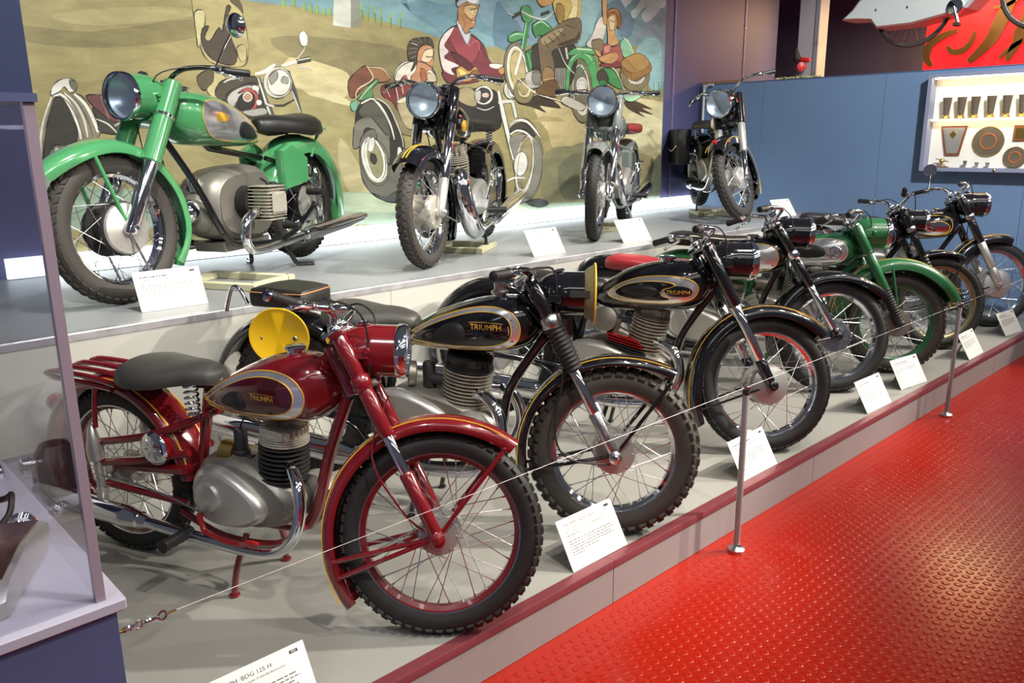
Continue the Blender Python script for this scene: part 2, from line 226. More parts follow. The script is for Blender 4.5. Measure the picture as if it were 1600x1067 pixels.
MURAL='''
@painted_hillside
a89a5e 0 1 1252 1902 1787 2003 2285 2074 2745 1912 2678 1669 2130 1733 1584 1752 1278 1642
8f8450 0 1 1244 2060 1588 2056 2177 2174 2165 2065 1645 1976 1263 1982
b3a76c 0 1 1438 2141 2030 2231 2179 2193 1729 2101 1464 2094
9c9055 0 1 1291 1741 1912 1835 2255 1775 2195 1584 1670 1615 1332 1576
8a8052 0 1 2671 2103 3149 2139 3801 2099 3913 1924 3338 1856 2890 1959
cfc18a 0 1 2799 1994 3136 1952 3261 1895 3226 1766 3018 1718 2877 1796 2738 1832
d6ca98 0 1 2948 1778 3173 1764 3274 1703 3119 1720
a79c63 0 1 2732 1751 3220 1680 3309 1418 3180 1108 2812 997 2696 1342
c2b684 0 1 3154 1485 3300 1284 3400 1098 3283 1012 3137 1244
d2c48e 0 1 5244 1773 7002 1816 7014 1246 6237 1203 5495 1448 5244 1558
c7b57a 0 1 5326 1721 5937 1676 6325 1503 6044 1149 5675 1103 5327 1394
e0d39e 0 1 6467 1713 6991 1628 7008 1343 6640 1317 6375 1503
8c8a63 0 1 5244 1340 5582 1402 5805 1400 5859 978 5244 895
75775a 0 1 5411 1214 5716 1332 5813 980 5500 926
b7a974 0 1 6237 1203 6640 1317 6973 1183 6988 923 6245 959
77795c 0 1 6705 1064 6965 1311 7001 889 6500 928
9db39a 0 1 1233 1306 1450 1229 2192 1157 3289 1103 5244 906 6990 883 7000 724 1191 998
8fae93 0 1 1265 1542 1349 1337 1432 1087 1196 1032
b7c9a8 0 1 3180 1108 3748 1023 5080 894 5328 833 3171 973
3f3527 0 1 4897 1762 5075 1823 5288 1810 5451 1728 5289 1734 5174 1741 5260 1686 5075 1729
4a3c2b 0 1 6344 1808 6541 1813 6806 1743 6636 1751 6828 1689 6582 1718 6696 1665 6418 1736
b49f63 0 0 5074 1610 5202 1656 5407 1649 5528 1614
@painted_sky
76a3ad 0 0 2496 2462 2482 2313 2690 2312 2918 2312 3061 2286 3287 2290 3306 2561
7ba8b0 0 0 3358 2568 3342 2320 3582 2279 3868 2246 4111 2202 4436 2164 4787 2202 5244 2234 6592 2326 6998 1878 6983 3014
6a97a6 0 1 3710 2569 3731 2422 3938 2465 4183 2454 4721 2522 4863 2415 4645 2251 4276 2362 4174 2216 3990 2292 3814 2365
7d9fb0 0 1 4654 2681 4792 2505 5088 2385 5244 2295 4861 2217 4646 2299 4477 2427 4449 2656
5d8597 0 1 4675 2524 4801 2451 4944 2368 4982 2202 4644 2196
8fbabd 0 1 5667 2644 5979 2677 5919 2517 5813 2296 5673 2267
6f8ea0 0 1 6046 2626 6225 2702 6330 2634 6472 2557 6409 2390 6219 2405 6264 2558
8b9fa8 0 1 6959 2737 6814 2639 6671 2544 6548 2462 6429 2320 6605 2404 6825 2431 6948 2291 6976 2464
d4dcd9 0 1 6259 2706 6448 2726 6329 2644
cfd9d8 0 1 6571 2738 6503 2671 6417 2612 6472 2562 6575 2648 6672 2688 6577 2597 6671 2544 6814 2629 6885 2698 6790 2730 6770 2759
dde3e0 0 1 6770 2759 6957 2778 6960 2727 6886 2693 6790 2730
8fc2c1 0 1 6571 2350 6751 2415 6884 2394 6930 2269 6911 1921 6737 1959 6708 2170 6522 2243
8fae3a 13 1 3365 2281 3386 2349 3404 2393
5f8f45 8 1 3386 2278 3390 2341
8fae3a 13 1 3418 2269 3438 2338 3457 2381
5f8f45 8 1 3439 2266 3443 2330
8fae3a 13 1 3472 2269 3492 2338 3511 2382
5f8f45 9 1 3493 2267 3497 2331
8fae3a 13 1 3525 2253 3546 2322 3565 2367
5f8f45 9 1 3547 2250 3551 2314
8fae3a 13 1 3608 2251 3629 2321 3648 2366
5f8f45 9 1 3631 2248 3634 2313
8fae3a 13 1 3693 2249 3714 2321 3733 2366
5f8f45 9 1 3716 2247 3719 2312
93b03c 16 1 2778 2298 2791 2345
6a9a55 8 1 2797 2300 2797 2354
93b03c 16 1 2848 2309 2861 2357
6a9a55 8 1 2867 2310 2867 2365
93b03c 16 1 2926 2289 2939 2337
6a9a55 8 1 2945 2291 2945 2346
93b03c 16 1 2973 2285 2987 2334
6a9a55 8 1 2993 2287 2992 2343
93b03c 16 1 3021 2282 3035 2331
6a9a55 8 1 3041 2284 3040 2339
93b03c 16 1 3074 2271 3088 2320
6a9a55 8 1 3094 2273 3093 2329
93b03c 16 1 3119 2275 3133 2325
6a9a55 8 1 3139 2277 3138 2333
6f9b56 24 1 6615 1854 6622 1927
5b8a4a 12 1 6646 1843 6618 1998
6f9b56 24 1 6698 1857 6705 1929
5b8a4a 12 1 6730 1846 6701 2001
6f9b56 24 1 6804 1860 6811 1933
5b8a4a 12 1 6837 1848 6807 2006
6f9b56 25 1 6890 1862 6897 1936
5b8a4a 12 1 6923 1851 6892 2009
6f9b56 25 1 6966 1864 6973 1939
5b8a4a 12 1 7000 1853 6968 2012
@painted_milestone
cdd2c4 0 0 3184 2546 3311 2562 3288 2216 3145 2220
8e9282 0 0 3311 2562 3374 2570 3368 2235 3288 2216
@painted_sidecar
8d8468 0 1 1249 1377 1264 1519 1306 1624 1351 1713 1411 1723 1496 1717 1546 1628 1577 1519 1507 1464 1394 1392 1279 1359
3a382f 0 1 1261 1377 1292 1519 1313 1581 1352 1687 1392 1705 1421 1671 1438 1600 1453 1519 1437 1465 1375 1447 1324 1448 1282 1377
e6e4d8 20 1 1351 1713 1401 1714 1439 1644 1462 1555 1466 1483
dcdacd 13 1 1412 1728 1464 1672 1496 1582 1502 1492
efeee4 18 1 1462 1725 1515 1664 1548 1574 1559 1519
4b4a43 6 1 1381 1718 1430 1671 1462 1591 1479 1482
4b4a43 6 1 1445 1720 1488 1654 1517 1574 1530 1501
e9e7da 0 1 1343 1713 1357 1756 1395 1793 1447 1804 1479 1787 1473 1743 1438 1733 1416 1759 1387 1731
77755f 0 1 1446 1795 1483 1783 1473 1743 1453 1751
d8d6c6 12 1 1253 1377 1263 1484 1293 1589 1346 1704
6e3f3c 0 1 1521 1713 1602 1725 1711 1724 1782 1688 1773 1613 1656 1575 1574 1638
9c6a60 9 1 1601 1716 1627 1593
9c6a60 9 1 1674 1718 1700 1594
9c6a60 9 1 1729 1719 1756 1594
46423a 0 1 1549 1656 1656 1575 1773 1613 1743 1519 1577 1519 1567 1583
dedccb 9 1 1559 1592 1619 1565 1667 1510
b5b39f 11 1 1654 1556 1753 1604
c9c7bb 0 1 1314 1403 1332 1439 1373 1429 1374 1375 1326 1267 1310 1304
6a6a70 7 1 1345 1447 1344 1375 1320 1276
@painted_rider
b7a86a 0 1 2202 2324 2446 2351 2471 2284 2497 2224 2516 2085 2499 1948 2427 1915 2295 1922 2224 1967 2197 2061 2185 2162
cfc487 0 1 2191 2216 2250 2222 2240 2126 2191 2013 2187 2108
4a4030 0 1 2225 2118 2272 2142 2235 2078 2271 2060 2333 2140 2354 2121 2391 2263 2421 2259 2391 2187 2411 2077 2435 1994 2413 1929 2319 1931 2261 1962 2215 2028
5e5238 0 1 2418 2307 2481 2313 2498 2238 2462 2270
bcae72 0 1 2438 2030 2496 2048 2496 1962 2455 1952
5d5337 0 1 2167 1846 2262 1900 2290 1873 2227 1779 2182 1777
c5b978 0 1 2285 1894 2343 1854 2348 1747 2296 1703 2218 1764 2262 1822
4b4431 0 1 2299 1810 2381 1849 2544 1863 2555 1805 2423 1786 2336 1711 2269 1738
@painted_motorcycle
39332b 0 1 2339 1740 2408 1792 2524 1826 2570 1791 2644 1674 2637 1599 2438 1611 2348 1668
b9b6ae 0 1 2341 1718 2389 1770 2490 1810 2562 1791 2550 1746 2486 1766 2417 1720 2380 1669
b24a3e 0 1 2420 1757 2488 1795 2543 1768 2556 1724 2534 1672 2441 1637 2418 1648 2511 1686 2532 1731 2494 1774
2f2a26 0 1 2417 1720 2469 1766 2525 1753 2530 1709 2492 1664 2427 1662
b98a70 0 0 2509 1738 2507 1731 2504 1725 2498 1719 2492 1716 2484 1714 2477 1713 2470 1715 2464 1719 2460 1723 2457 1729 2457 1736 2458 1743 2462 1749 2467 1754 2474 1758 2481 1760 2489 1760 2496 1758 2502 1755 2506 1750 2509 1744
ded9c8 7 0 2512 1738 2511 1731 2507 1724 2502 1719 2495 1714 2488 1711 2480 1710 2473 1711 2466 1714 2460 1718 2456 1723 2454 1729 2454 1736 2455 1743 2459 1749 2464 1755 2470 1759 2478 1762 2485 1763 2493 1762 2500 1760 2505 1756 2510 1751 2512 1744 2512 1738
d9d7cb 0 0 2567 1786 2564 1782 2559 1779 2553 1777 2545 1776 2538 1777 2530 1779 2524 1783 2519 1787 2516 1792 2515 1797 2516 1801 2519 1805 2524 1808 2530 1810 2538 1811 2545 1810 2553 1808 2559 1804 2564 1800 2567 1796 2568 1791
d9d7cb 0 0 2578 1706 2577 1701 2574 1696 2570 1692 2565 1690 2560 1688 2554 1688 2549 1689 2544 1692 2541 1696 2539 1700 2538 1705 2540 1710 2542 1715 2546 1719 2551 1722 2557 1723 2563 1723 2568 1722 2573 1719 2576 1716 2578 1711
a9a69d 0 1 2434 1648 2525 1664 2593 1673 2607 1636 2505 1619
5d5c55 34 0 2569 1864 2613 1703 2654 1591
d8d6cd 15 0 2564 1857 2608 1696 2645 1591
4d4b48 31 0 2785 1911 2819 1785 2860 1632
cfcdc4 12 0 2801 1784 2823 1724 2852 1647
c9c6b3 0 0 2807 1837 2801 1809 2786 1782 2764 1760 2737 1744 2707 1735 2677 1734 2649 1742 2626 1756 2609 1776 2599 1801 2597 1829 2604 1856 2618 1882 2639 1904 2665 1920 2694 1930 2724 1931 2752 1925 2777 1911 2795 1890 2805 1865
e6e3d3 0 0 2797 1837 2791 1814 2779 1792 2762 1774 2740 1761 2716 1753 2692 1753 2670 1758 2651 1770 2637 1787 2629 1808 2627 1830 2633 1853 2644 1874 2661 1892 2683 1905 2706 1913 2730 1914 2753 1909 2772 1897 2787 1880 2795 1860
6d6a5b 5 0 2797 1837 2792 1815 2782 1795 2766 1777 2748 1763 2726 1754 2704 1751 2682 1753 2663 1760 2647 1773 2635 1790 2628 1809 2627 1830 2632 1851 2642 1871 2657 1889 2675 1903 2696 1912 2718 1916 2740 1914 2760 1907 2776 1894 2789 1878 2796 1858 2797 1837
8f8d7c 0 1 2644 1868 2699 1907 2703 1863 2657 1816
9a9886 0 1 2739 1872 2782 1866 2770 1828 2727 1834
dcd9ca 25 1 2545 1878 2613 1896 2666 1928 2693 1944
dcd9ca 23 1 2736 1939 2807 1958 2861 1976
3d3a33 30 0 2329 1875 2447 1873
d5d2c4 7 0 2330 1882 2448 1880
3d3a33 32 0 2852 1971 2957 1996
bdb9a6 9 0 2857 1979 2953 2000
c9c6b4 12 1 2331 1818 2381 1842 2461 1852
d9d6c6 8 1 2857 1930 2930 1942 2965 1920
d9d6c6 6 1 2854 1990 2902 2038 2933 2093
e8e5d8 0 0 2945 2124 2945 2110 2942 2096 2937 2085 2930 2076 2922 2070 2912 2069 2903 2071 2895 2077 2888 2086 2883 2098 2881 2112 2881 2125 2883 2139 2888 2150 2896 2159 2904 2165 2913 2166 2922 2164 2931 2158 2938 2149 2943 2137
8a8672 4 0 2945 2124 2945 2111 2943 2099 2939 2088 2933 2079 2925 2072 2917 2069 2909 2069 2900 2073 2893 2079 2887 2088 2883 2099 2881 2112 2881 2124 2883 2137 2887 2147 2893 2156 2900 2163 2908 2166 2917 2166 2925 2163 2933 2156 2939 2147 2943 2136 2945 2124
3d3a33 15 0 2594 1688 2732 1691 2814 1731
cfccbd 14 1 2612 1696 2662 1682
@painted_sidecar_centre
8c7f58 0 1 3260 1801 3359 1856 3513 1863 3696 1870 3858 1794 3846 1524 3700 1506 3543 1596 3330 1734
7c4a35 0 1 3241 1859 3317 1935 3401 1975 3451 1897 3392 1836 3297 1767 3252 1759
9a6a45 0 1 3410 1968 3539 1960 3602 1889 3496 1870 3451 1897
d6c9a0 10 1 3401 1975 3451 1890 3318 1812 3296 1745
cdbf95 7 1 3414 1968 3539 1960 3602 1896
4a3a28 6 1 3241 1859 3317 1935 3401 1979
4f8f57 0 1 3323 1746 3372 1806 3469 1883 3496 1870 3437 1816 3443 1764 3368 1740
bfe0b0 7 1 3322 1739 3390 1807 3478 1876
6da88f 0 1 3249 1715 3304 1738 3309 1680 3263 1664
7c2f2e 0 1 3523 1841 3649 1861 3673 1771 3658 1679 3612 1731 3528 1774
8d3a36 0 1 3648 1846 3838 1868 3835 1806 3663 1771
e6d8cc 8 1 3648 1846 3663 1771 3669 1694
e8dccc 6 1 3707 1848 3713 1787
d9cfc0 5 1 3551 1842 3595 1769
b3a67b 0 1 3666 1743 3834 1793 3848 1571 3798 1543 3738 1552 3672 1643
d8d0b0 0 1 3666 1752 3822 1802 3821 1774 3676 1725
34322c 0 1 3292 1646 3329 1717 3407 1754 3484 1747 3560 1704 3624 1615 3688 1506 3707 1413 3678 1301 3559 1286 3459 1325 3309 1418 3272 1506
5b594f 0 1 3314 1664 3383 1727 3472 1729 3545 1641 3583 1506 3559 1479 3474 1578 3355 1621
7a786a 0 1 3261 1506 3276 1576 3344 1621 3421 1622 3473 1569 3537 1506 3570 1479 3560 1304 3448 1343 3440 1398 3458 1506 3405 1551 3349 1533 3321 1435 3255 1409
e0dfd2 18 1 3339 1717 3440 1750 3525 1677 3587 1570 3616 1469
c9c8bb 11 1 3473 1756 3572 1705 3645 1579 3687 1478 3695 1413
46443c 5 1 3395 1745 3494 1730 3578 1624 3640 1487
efeee2 0 1 3642 1404 3660 1414 3677 1395 3667 1320 3637 1316
6f6e62 0 1 3311 1453 3371 1524 3438 1542 3457 1488 3427 1362 3548 1286 3666 1302 3686 1226 3655 1104 3546 1044 3443 1058 3357 1127 3308 1238
d2d1bf 0 0 3536 1335 3543 1290 3540 1247 3529 1210 3509 1181 3483 1164 3453 1159 3421 1167 3390 1187 3363 1217 3341 1256 3326 1298 3320 1342 3323 1384 3334 1420 3353 1448 3378 1466 3407 1472 3439 1465 3470 1446 3498 1416 3520 1379
97936b 0 0 3520 1339 3526 1301 3525 1264 3518 1233 3504 1209 3486 1194 3463 1191 3439 1198 3416 1216 3394 1242 3377 1275 3365 1312 3359 1350 3360 1385 3367 1416 3380 1440 3399 1454 3420 1458 3444 1452 3467 1435 3489 1409 3507 1376
f0efe4 15 0 3509 1351 3515 1312 3515 1275 3508 1242 3496 1215 3478 1196 3456 1187 3432 1189 3407 1200 3383 1221 3362 1249 3345 1282 3333 1319 3327 1357 3327 1394 3333 1426 3346 1452 3363 1470 3384 1480 3408 1479 3433 1469 3457 1449 3478 1422 3496 1388 3509 1351
3c3b36 5 0 3558 1337 3565 1291 3563 1247 3552 1208 3533 1175 3507 1153 3476 1142 3442 1143 3408 1156 3375 1179 3348 1211 3326 1250 3311 1293 3305 1337 3307 1380 3318 1418 3337 1449 3362 1471 3392 1483 3425 1484 3459 1473 3491 1451 3520 1419 3543 1380 3558 1337
dcdbd0 0 0 3437 1430 3432 1415 3425 1402 3416 1391 3407 1384 3398 1381 3390 1383 3384 1388 3379 1397 3377 1410 3378 1424 3381 1439 3386 1453 3393 1467 3402 1477 3411 1484 3420 1487 3428 1486 3434 1481 3439 1472 3441 1460 3440 1445
3c3b36 0 0 3448 1340 3450 1329 3449 1318 3446 1309 3440 1302 3433 1297 3425 1296 3417 1297 3408 1302 3401 1310 3395 1319 3391 1330 3390 1341 3391 1352 3394 1361 3399 1368 3406 1373 3414 1374 3423 1372 3431 1368 3439 1360 3445 1351
e9e8dc 11 1 3390 1488 3363 1399 3368 1309 3407 1217 3472 1168
565b58 0 1 3399 1089 3511 1055 3631 1096 3639 1019 3510 1027
@painted_passenger
e8e2cf 0 1 3640 1891 3653 1951 3705 2006 3785 2026 3906 2017 3986 1975 4036 1907 3941 1880 3757 1865
c98e5e 0 1 3858 2083 3901 2139 3973 2151 4014 2124 4010 2046 3997 1983 3966 1974 3902 1940 3941 1880 3818 1875 3789 1912 3843 1976
efd6a8 0 1 3930 2110 4003 2123 4001 2061 3947 2027 3896 2040
b5643e 0 1 3883 1978 3934 1965 3942 1903 3890 1893
4f4638 0 1 3775 2033 3770 2130 3812 2178 3894 2199 3996 2199 4014 2131 3953 2165 3891 2131 3858 2083 3844 2006 3792 1958 3825 2036
8a8170 5 1 3782 2153 3871 2144
8a8170 5 1 3780 2116 3860 2121
8a8170 5 1 3793 2176 3892 2161
8a8170 5 1 3854 2203 3912 2162
8a8170 5 1 3935 2217 3933 2171
8a8170 5 1 3996 2207 3974 2167
8a8170 5 1 3768 2077 3849 2098
8a8170 5 1 3796 2049 3847 2067
e9e4d6 5 1 3811 2155 3861 2144
3a3029 7 1 3934 2072 3959 2066 4001 2073
93452f 7 1 3967 2005 3998 1999
d8c6a0 0 1 3944 1950 3996 1945 4036 1899 3952 1896
c0574f 0 1 3710 1909 3750 1926 3757 1873 3718 1871
4c4a44 7 0 4036 1907 4028 1872 4006 1839 3972 1810 3929 1787 3879 1772 3828 1766 3777 1769 3730 1781 3691 1801 3662 1827 3645 1857 3640 1891 3649 1924 3669 1956 3701 1985 3742 2007 3789 2023 3840 2030 3891 2029 3939 2018 3980 1999 4011 1973 4031 1942 4036 1907
@painted_rider_centre
7a2c36 0 1 4091 1949 4103 1989 4074 2050 4067 2150 4113 2238 4234 2310 4376 2275 4534 2182 4601 2056 4746 2038 4720 1953 4552 1962 4445 1908 4175 1881
9a3a45 0 1 4177 2243 4255 2296 4432 2239 4499 2188 4439 2087 4369 2035 4291 2062 4207 2160
5a1f2a 0 1 4184 2119 4359 2066 4402 2004 4266 1957 4179 1993 4246 2028
e8d6d0 0 1 4074 2050 4067 2150 4113 2238 4223 2301 4188 2244 4121 2162 4162 2118 4117 2068 4268 2021 4179 1993 4221 1947 4113 1974
ead9d2 0 1 4601 2056 4734 2054 4684 2018 4589 2030
2c1a1d 7 1 4234 2314 4113 2238 4067 2150 4079 2042 4102 1957
5a1f2a 11 1 4499 2188 4544 2110 4613 2056
c0606a 10 1 4362 2170 4454 2217 4486 2139
c7cbd2 0 1 4245 2334 4279 2353 4310 2285 4365 2266 4388 2284 4386 2228 4351 2178 4297 2245
54545c 6 1 4251 2327 4297 2245 4351 2182 4387 2276
b9834b 0 1 4262 2351 4271 2453 4305 2487 4473 2497 4477 2450 4447 2392 4434 2319 4377 2299 4342 2256 4289 2315
e0b877 0 1 4337 2460 4427 2476 4471 2441 4401 2372 4336 2405
f0dba8 0 1 4381 2448 4437 2446 4413 2396
4b2f1f 7 1 4392 2438 4460 2456
6d2e22 6 1 4379 2362 4435 2359
f3ead2 0 1 4395 2359 4440 2355 4423 2346
7c5330 6 1 4313 2379 4333 2326 4310 2293
b8bec2 0 1 4255 2451 4264 2544 4475 2567 4484 2490 4461 2480 4372 2494 4293 2463
3a3533 0 1 4253 2543 4463 2566 4451 2534 4284 2501 4256 2475
e4e8ea 0 1 4361 2509 4462 2519 4450 2486 4372 2494
d19a3d 0 1 4234 1996 4290 2014 4367 1986 4437 2022 4482 1967 4423 1924 4264 1909
f0c45a 0 1 4245 1996 4289 1998 4355 1961 4287 1934
8f5a2a 0 1 4367 1962 4448 2006 4470 1958 4400 1923
c68c3a 0 1 4684 2018 4770 2040 4782 2007 4708 1978
@painted_motorcycle_centre
2e2c28 0 1 4237 1796 4427 1860 4636 1848 4692 1749 4703 1566 4559 1545 4283 1574
a89a6d 0 1 4239 1834 4333 1866 4413 1840 4437 1733 4369 1722 4236 1767
d7d6cb 0 0 4621 1812 4617 1791 4604 1771 4583 1755 4558 1743 4529 1736 4499 1735 4470 1741 4446 1751 4427 1767 4416 1785 4412 1806 4417 1827 4429 1846 4449 1862 4474 1875 4503 1882 4532 1883 4561 1878 4586 1867 4605 1852 4618 1833
3a3833 0 0 4593 1811 4589 1795 4580 1780 4565 1767 4546 1758 4525 1753 4503 1752 4482 1756 4464 1764 4451 1776 4442 1791 4439 1807 4443 1823 4452 1838 4467 1851 4485 1860 4506 1865 4528 1866 4549 1862 4567 1854 4581 1842 4590 1828
d5b7ae 0 0 4576 1811 4574 1805 4569 1800 4562 1795 4552 1792 4542 1790 4531 1790 4520 1791 4511 1794 4503 1798 4499 1803 4497 1808 4499 1814 4504 1819 4511 1824 4521 1827 4531 1829 4543 1829 4553 1828 4563 1825 4570 1821 4575 1816
b9b8ac 0 1 4426 1831 4482 1842 4480 1774 4431 1762
c9c8bc 9 1 4437 1713 4534 1695 4634 1727
e4e3d8 45 0 4680 1849 4734 1658 4848 1294
6c6a62 8 0 4709 1850 4764 1659 4876 1294
46443f 6 0 4658 1848 4705 1658 4818 1295
d2d1c6 35 0 4840 1773 4883 1640
57554e 8 0 4862 1773 4906 1640
cfcec2 26 1 4678 1759 4840 1773
cac9bd 0 0 4927 1868 4923 1846 4911 1825 4894 1808 4871 1795 4846 1788 4819 1787 4794 1793 4773 1804 4756 1820 4745 1840 4742 1861 4746 1883 4757 1903 4774 1920 4796 1933 4822 1940 4848 1941 4873 1936 4895 1925 4912 1909 4923 1889
eceade 0 0 4919 1867 4916 1849 4909 1833 4897 1819 4881 1808 4864 1803 4846 1802 4829 1807 4814 1816 4803 1829 4796 1845 4794 1863 4796 1881 4804 1897 4816 1911 4831 1921 4848 1927 4866 1928 4883 1924 4898 1914 4909 1901 4917 1885
77756a 5 0 4921 1867 4918 1849 4910 1832 4899 1817 4884 1806 4866 1798 4848 1796 4829 1797 4812 1804 4797 1814 4786 1828 4779 1845 4777 1862 4780 1880 4787 1897 4799 1912 4814 1923 4831 1931 4849 1934 4868 1932 4885 1926 4900 1916 4911 1902 4918 1885 4921 1867
8d8b7e 0 1 4805 1432 4851 1494 5005 1504 5163 1450 5211 1330 5178 1111 5097 982 4969 934 4844 952 4893 1186
e2e1d6 0 0 5092 1237 5076 1166 5052 1102 5022 1050 4989 1014 4955 997 4923 1001 4896 1025 4876 1067 4864 1123 4861 1189 4868 1259 4884 1328 4908 1391 4937 1443 4970 1479 5003 1496 5035 1494 5063 1472 5084 1431 5096 1375 5099 1309
a2976a 0 0 5070 1261 5057 1199 5037 1143 5012 1098 4985 1066 4957 1051 4931 1055 4910 1075 4894 1111 4885 1160 4884 1217 4890 1278 4904 1339 4923 1394 4947 1439 4974 1470 5001 1486 5027 1484 5049 1465 5065 1429 5075 1381 5077 1323
f2f1e8 0 0 5020 1252 5011 1222 4996 1195 4976 1174 4953 1160 4928 1154 4903 1156 4881 1168 4863 1186 4851 1210 4846 1239 4847 1269 4855 1298 4870 1324 4889 1345 4913 1360 4937 1366 4962 1364 4984 1353 5002 1335 5015 1311 5021 1282
8b8a80 8 0 5013 1252 5006 1226 4994 1203 4978 1183 4959 1169 4937 1161 4916 1159 4896 1165 4878 1177 4865 1195 4855 1217 4852 1242 4853 1268 4860 1294 4872 1317 4888 1336 4907 1351 4928 1359 4949 1361 4969 1356 4987 1344 5001 1326 5011 1304 5015 1279 5013 1252
4e4d48 5 0 5194 1210 5178 1143 5153 1081 5120 1030 5081 992 5041 970 5000 966 4963 980 4932 1010 4908 1055 4893 1110 4889 1174 4895 1240 4910 1305 4935 1365 4967 1415 5003 1453 5043 1476 5083 1481 5121 1470 5153 1441 5178 1398 5194 1342 5199 1278 5194 1210
e9e8de 23 1 4807 1577 4883 1619 5006 1610 5115 1536 5179 1472
3f3e3a 0 1 4807 1546 4898 1598 5005 1589 5115 1504 5067 1493 4974 1546 4851 1515
e9e8de 17 1 4806 1504 4897 1536 5005 1515 5083 1461
57564f 7 1 4807 1577 4898 1630 5037 1621 5163 1504 5179 1461
545a56 0 1 5000 932 5162 956 5278 904 5161 878
efeee4 15 1 4695 1098 4846 1145 4986 1140
@painted_green_motorcycle
75705a 0 0 5055 2036 5058 1971 5049 1910 5027 1858 4994 1819 4954 1797 4910 1792 4866 1806 4824 1837 4789 1882 4764 1938 4749 1999 4747 2061 4756 2120 4778 2170 4808 2209 4847 2232 4890 2238 4934 2226 4976 2197 5012 2154 5039 2098
c9bf93 0 0 5014 2031 5017 1978 5011 1929 4995 1886 4972 1855 4943 1837 4910 1833 4877 1845 4846 1870 4819 1907 4800 1953 4788 2004 4786 2055 4792 2103 4807 2144 4830 2175 4858 2194 4890 2198 4923 2188 4954 2164 4981 2128 5002 2082
b5a56d 0 0 4995 2028 4998 1983 4994 1941 4982 1905 4964 1879 4942 1863 4917 1861 4891 1871 4866 1893 4845 1925 4829 1964 4819 2007 4817 2051 4821 2092 4833 2127 4850 2153 4872 2169 4897 2172 4922 2163 4947 2142 4968 2111 4985 2072
eceade 12 0 5013 2031 5016 1982 5011 1936 4999 1896 4980 1864 4955 1842 4927 1833 4897 1836 4867 1852 4840 1879 4817 1915 4800 1957 4789 2004 4787 2051 4791 2095 4804 2135 4822 2166 4846 2188 4874 2198 4903 2196 4933 2181 4960 2156 4984 2120 5002 2078 5013 2031
8a7d54 0 0 5096 1861 5091 1832 5076 1805 5053 1782 5023 1765 4989 1756 4954 1756 4921 1763 4892 1778 4870 1799 4856 1824 4851 1852 4856 1881 4871 1907 4894 1929 4923 1946 4956 1955 4991 1957 5024 1950 5054 1936 5077 1915 5091 1889
cfc393 0 0 5065 1878 5061 1857 5051 1838 5036 1821 5016 1809 4993 1803 4970 1802 4947 1807 4928 1818 4913 1833 4904 1852 4901 1872 4904 1893 4914 1912 4929 1928 4949 1940 4971 1947 4994 1948 5017 1943 5036 1933 5052 1917 5061 1899
a9985f 0 0 5027 1886 5025 1870 5018 1856 5008 1843 4995 1835 4980 1830 4964 1829 4950 1833 4937 1841 4927 1853 4920 1867 4918 1882 4921 1897 4927 1912 4937 1924 4951 1933 4965 1938 4981 1939 4996 1935 5009 1927 5019 1915 5025 1901
867a58 0 0 5885 1905 5889 1823 5878 1746 5853 1681 5816 1634 5771 1608 5722 1606 5672 1626 5625 1668 5586 1727 5557 1799 5541 1878 5538 1957 5549 2030 5573 2092 5608 2139 5651 2165 5699 2170 5748 2153 5795 2114 5836 2056 5867 1985
dcd9cb 0 0 5833 1901 5837 1836 5830 1776 5813 1725 5788 1688 5757 1667 5721 1665 5686 1682 5652 1715 5624 1762 5602 1819 5590 1881 5587 1944 5594 2003 5610 2052 5634 2089 5665 2110 5699 2113 5734 2098 5768 2067 5797 2021 5820 1964
7b7866 0 0 5800 1908 5803 1854 5798 1803 5785 1760 5765 1729 5740 1711 5713 1710 5684 1724 5657 1752 5634 1791 5617 1840 5606 1893 5604 1946 5609 1996 5621 2038 5641 2068 5665 2086 5692 2089 5720 2076 5747 2049 5771 2010 5789 1962
e6e4d8 0 0 5796 1933 5793 1912 5784 1893 5770 1876 5751 1864 5730 1858 5707 1857 5686 1862 5667 1873 5652 1888 5643 1907 5640 1928 5642 1948 5651 1968 5665 1984 5684 1996 5705 2003 5727 2004 5749 1999 5768 1988 5783 1973 5793 1954
8b897c 6 0 5771 1933 5769 1920 5764 1908 5756 1897 5745 1889 5732 1883 5718 1881 5704 1883 5691 1887 5680 1894 5672 1904 5666 1916 5664 1928 5666 1941 5671 1953 5679 1964 5690 1972 5703 1977 5717 1979 5730 1978 5743 1974 5755 1967 5763 1957 5769 1945 5771 1933
4a9a57 0 1 4798 2242 4811 2287 4890 2319 4997 2319 5037 2286 4929 2260 4850 2237
a8dcae 9 1 4811 2269 4890 2302 4983 2300
3b8a4a 55 0 5038 2447 4969 2192
9fd8a5 12 0 5018 2445 4953 2191
e0ddd0 27 0 4948 2164 4873 1980
8f8c80 7 0 4966 2165 4894 1981
4a9a57 0 1 4945 2491 4985 2530 5052 2519 5092 2443 5038 2402 4971 2414
3f9250 0 1 5078 2388 5175 2432 5287 2406 5374 2339 5273 2304 5175 2315 5119 2292
a9dfae 13 1 5092 2380 5189 2424 5287 2387
2f7a40 0 1 4995 2158 5077 2190 5076 2026 5022 2032
8bcf96 9 1 5022 2159 5063 2043
3a3330 30 0 4852 2430 4951 2474
d9d7ca 14 1 4951 2483 5079 2450 5231 2446 5344 2520
3c3936 25 0 5189 2478 5287 2510
d9d7ca 6 1 4788 2450 4865 2440
3b3a30 0 1 5077 2208 5203 2253 5612 2263 5645 2112 5525 1894 5202 1902 5090 2045
b9b6a8 0 1 4994 1994 5146 2029 5202 1958 5174 1901 5034 1886
807d70 0 1 5076 2007 5174 2012 5174 1919 5090 1916
c9c6b8 9 1 5375 2059 5361 1888
c9c6b8 9 1 5399 2061 5385 1889
c9c6b8 9 1 5422 2062 5408 1890
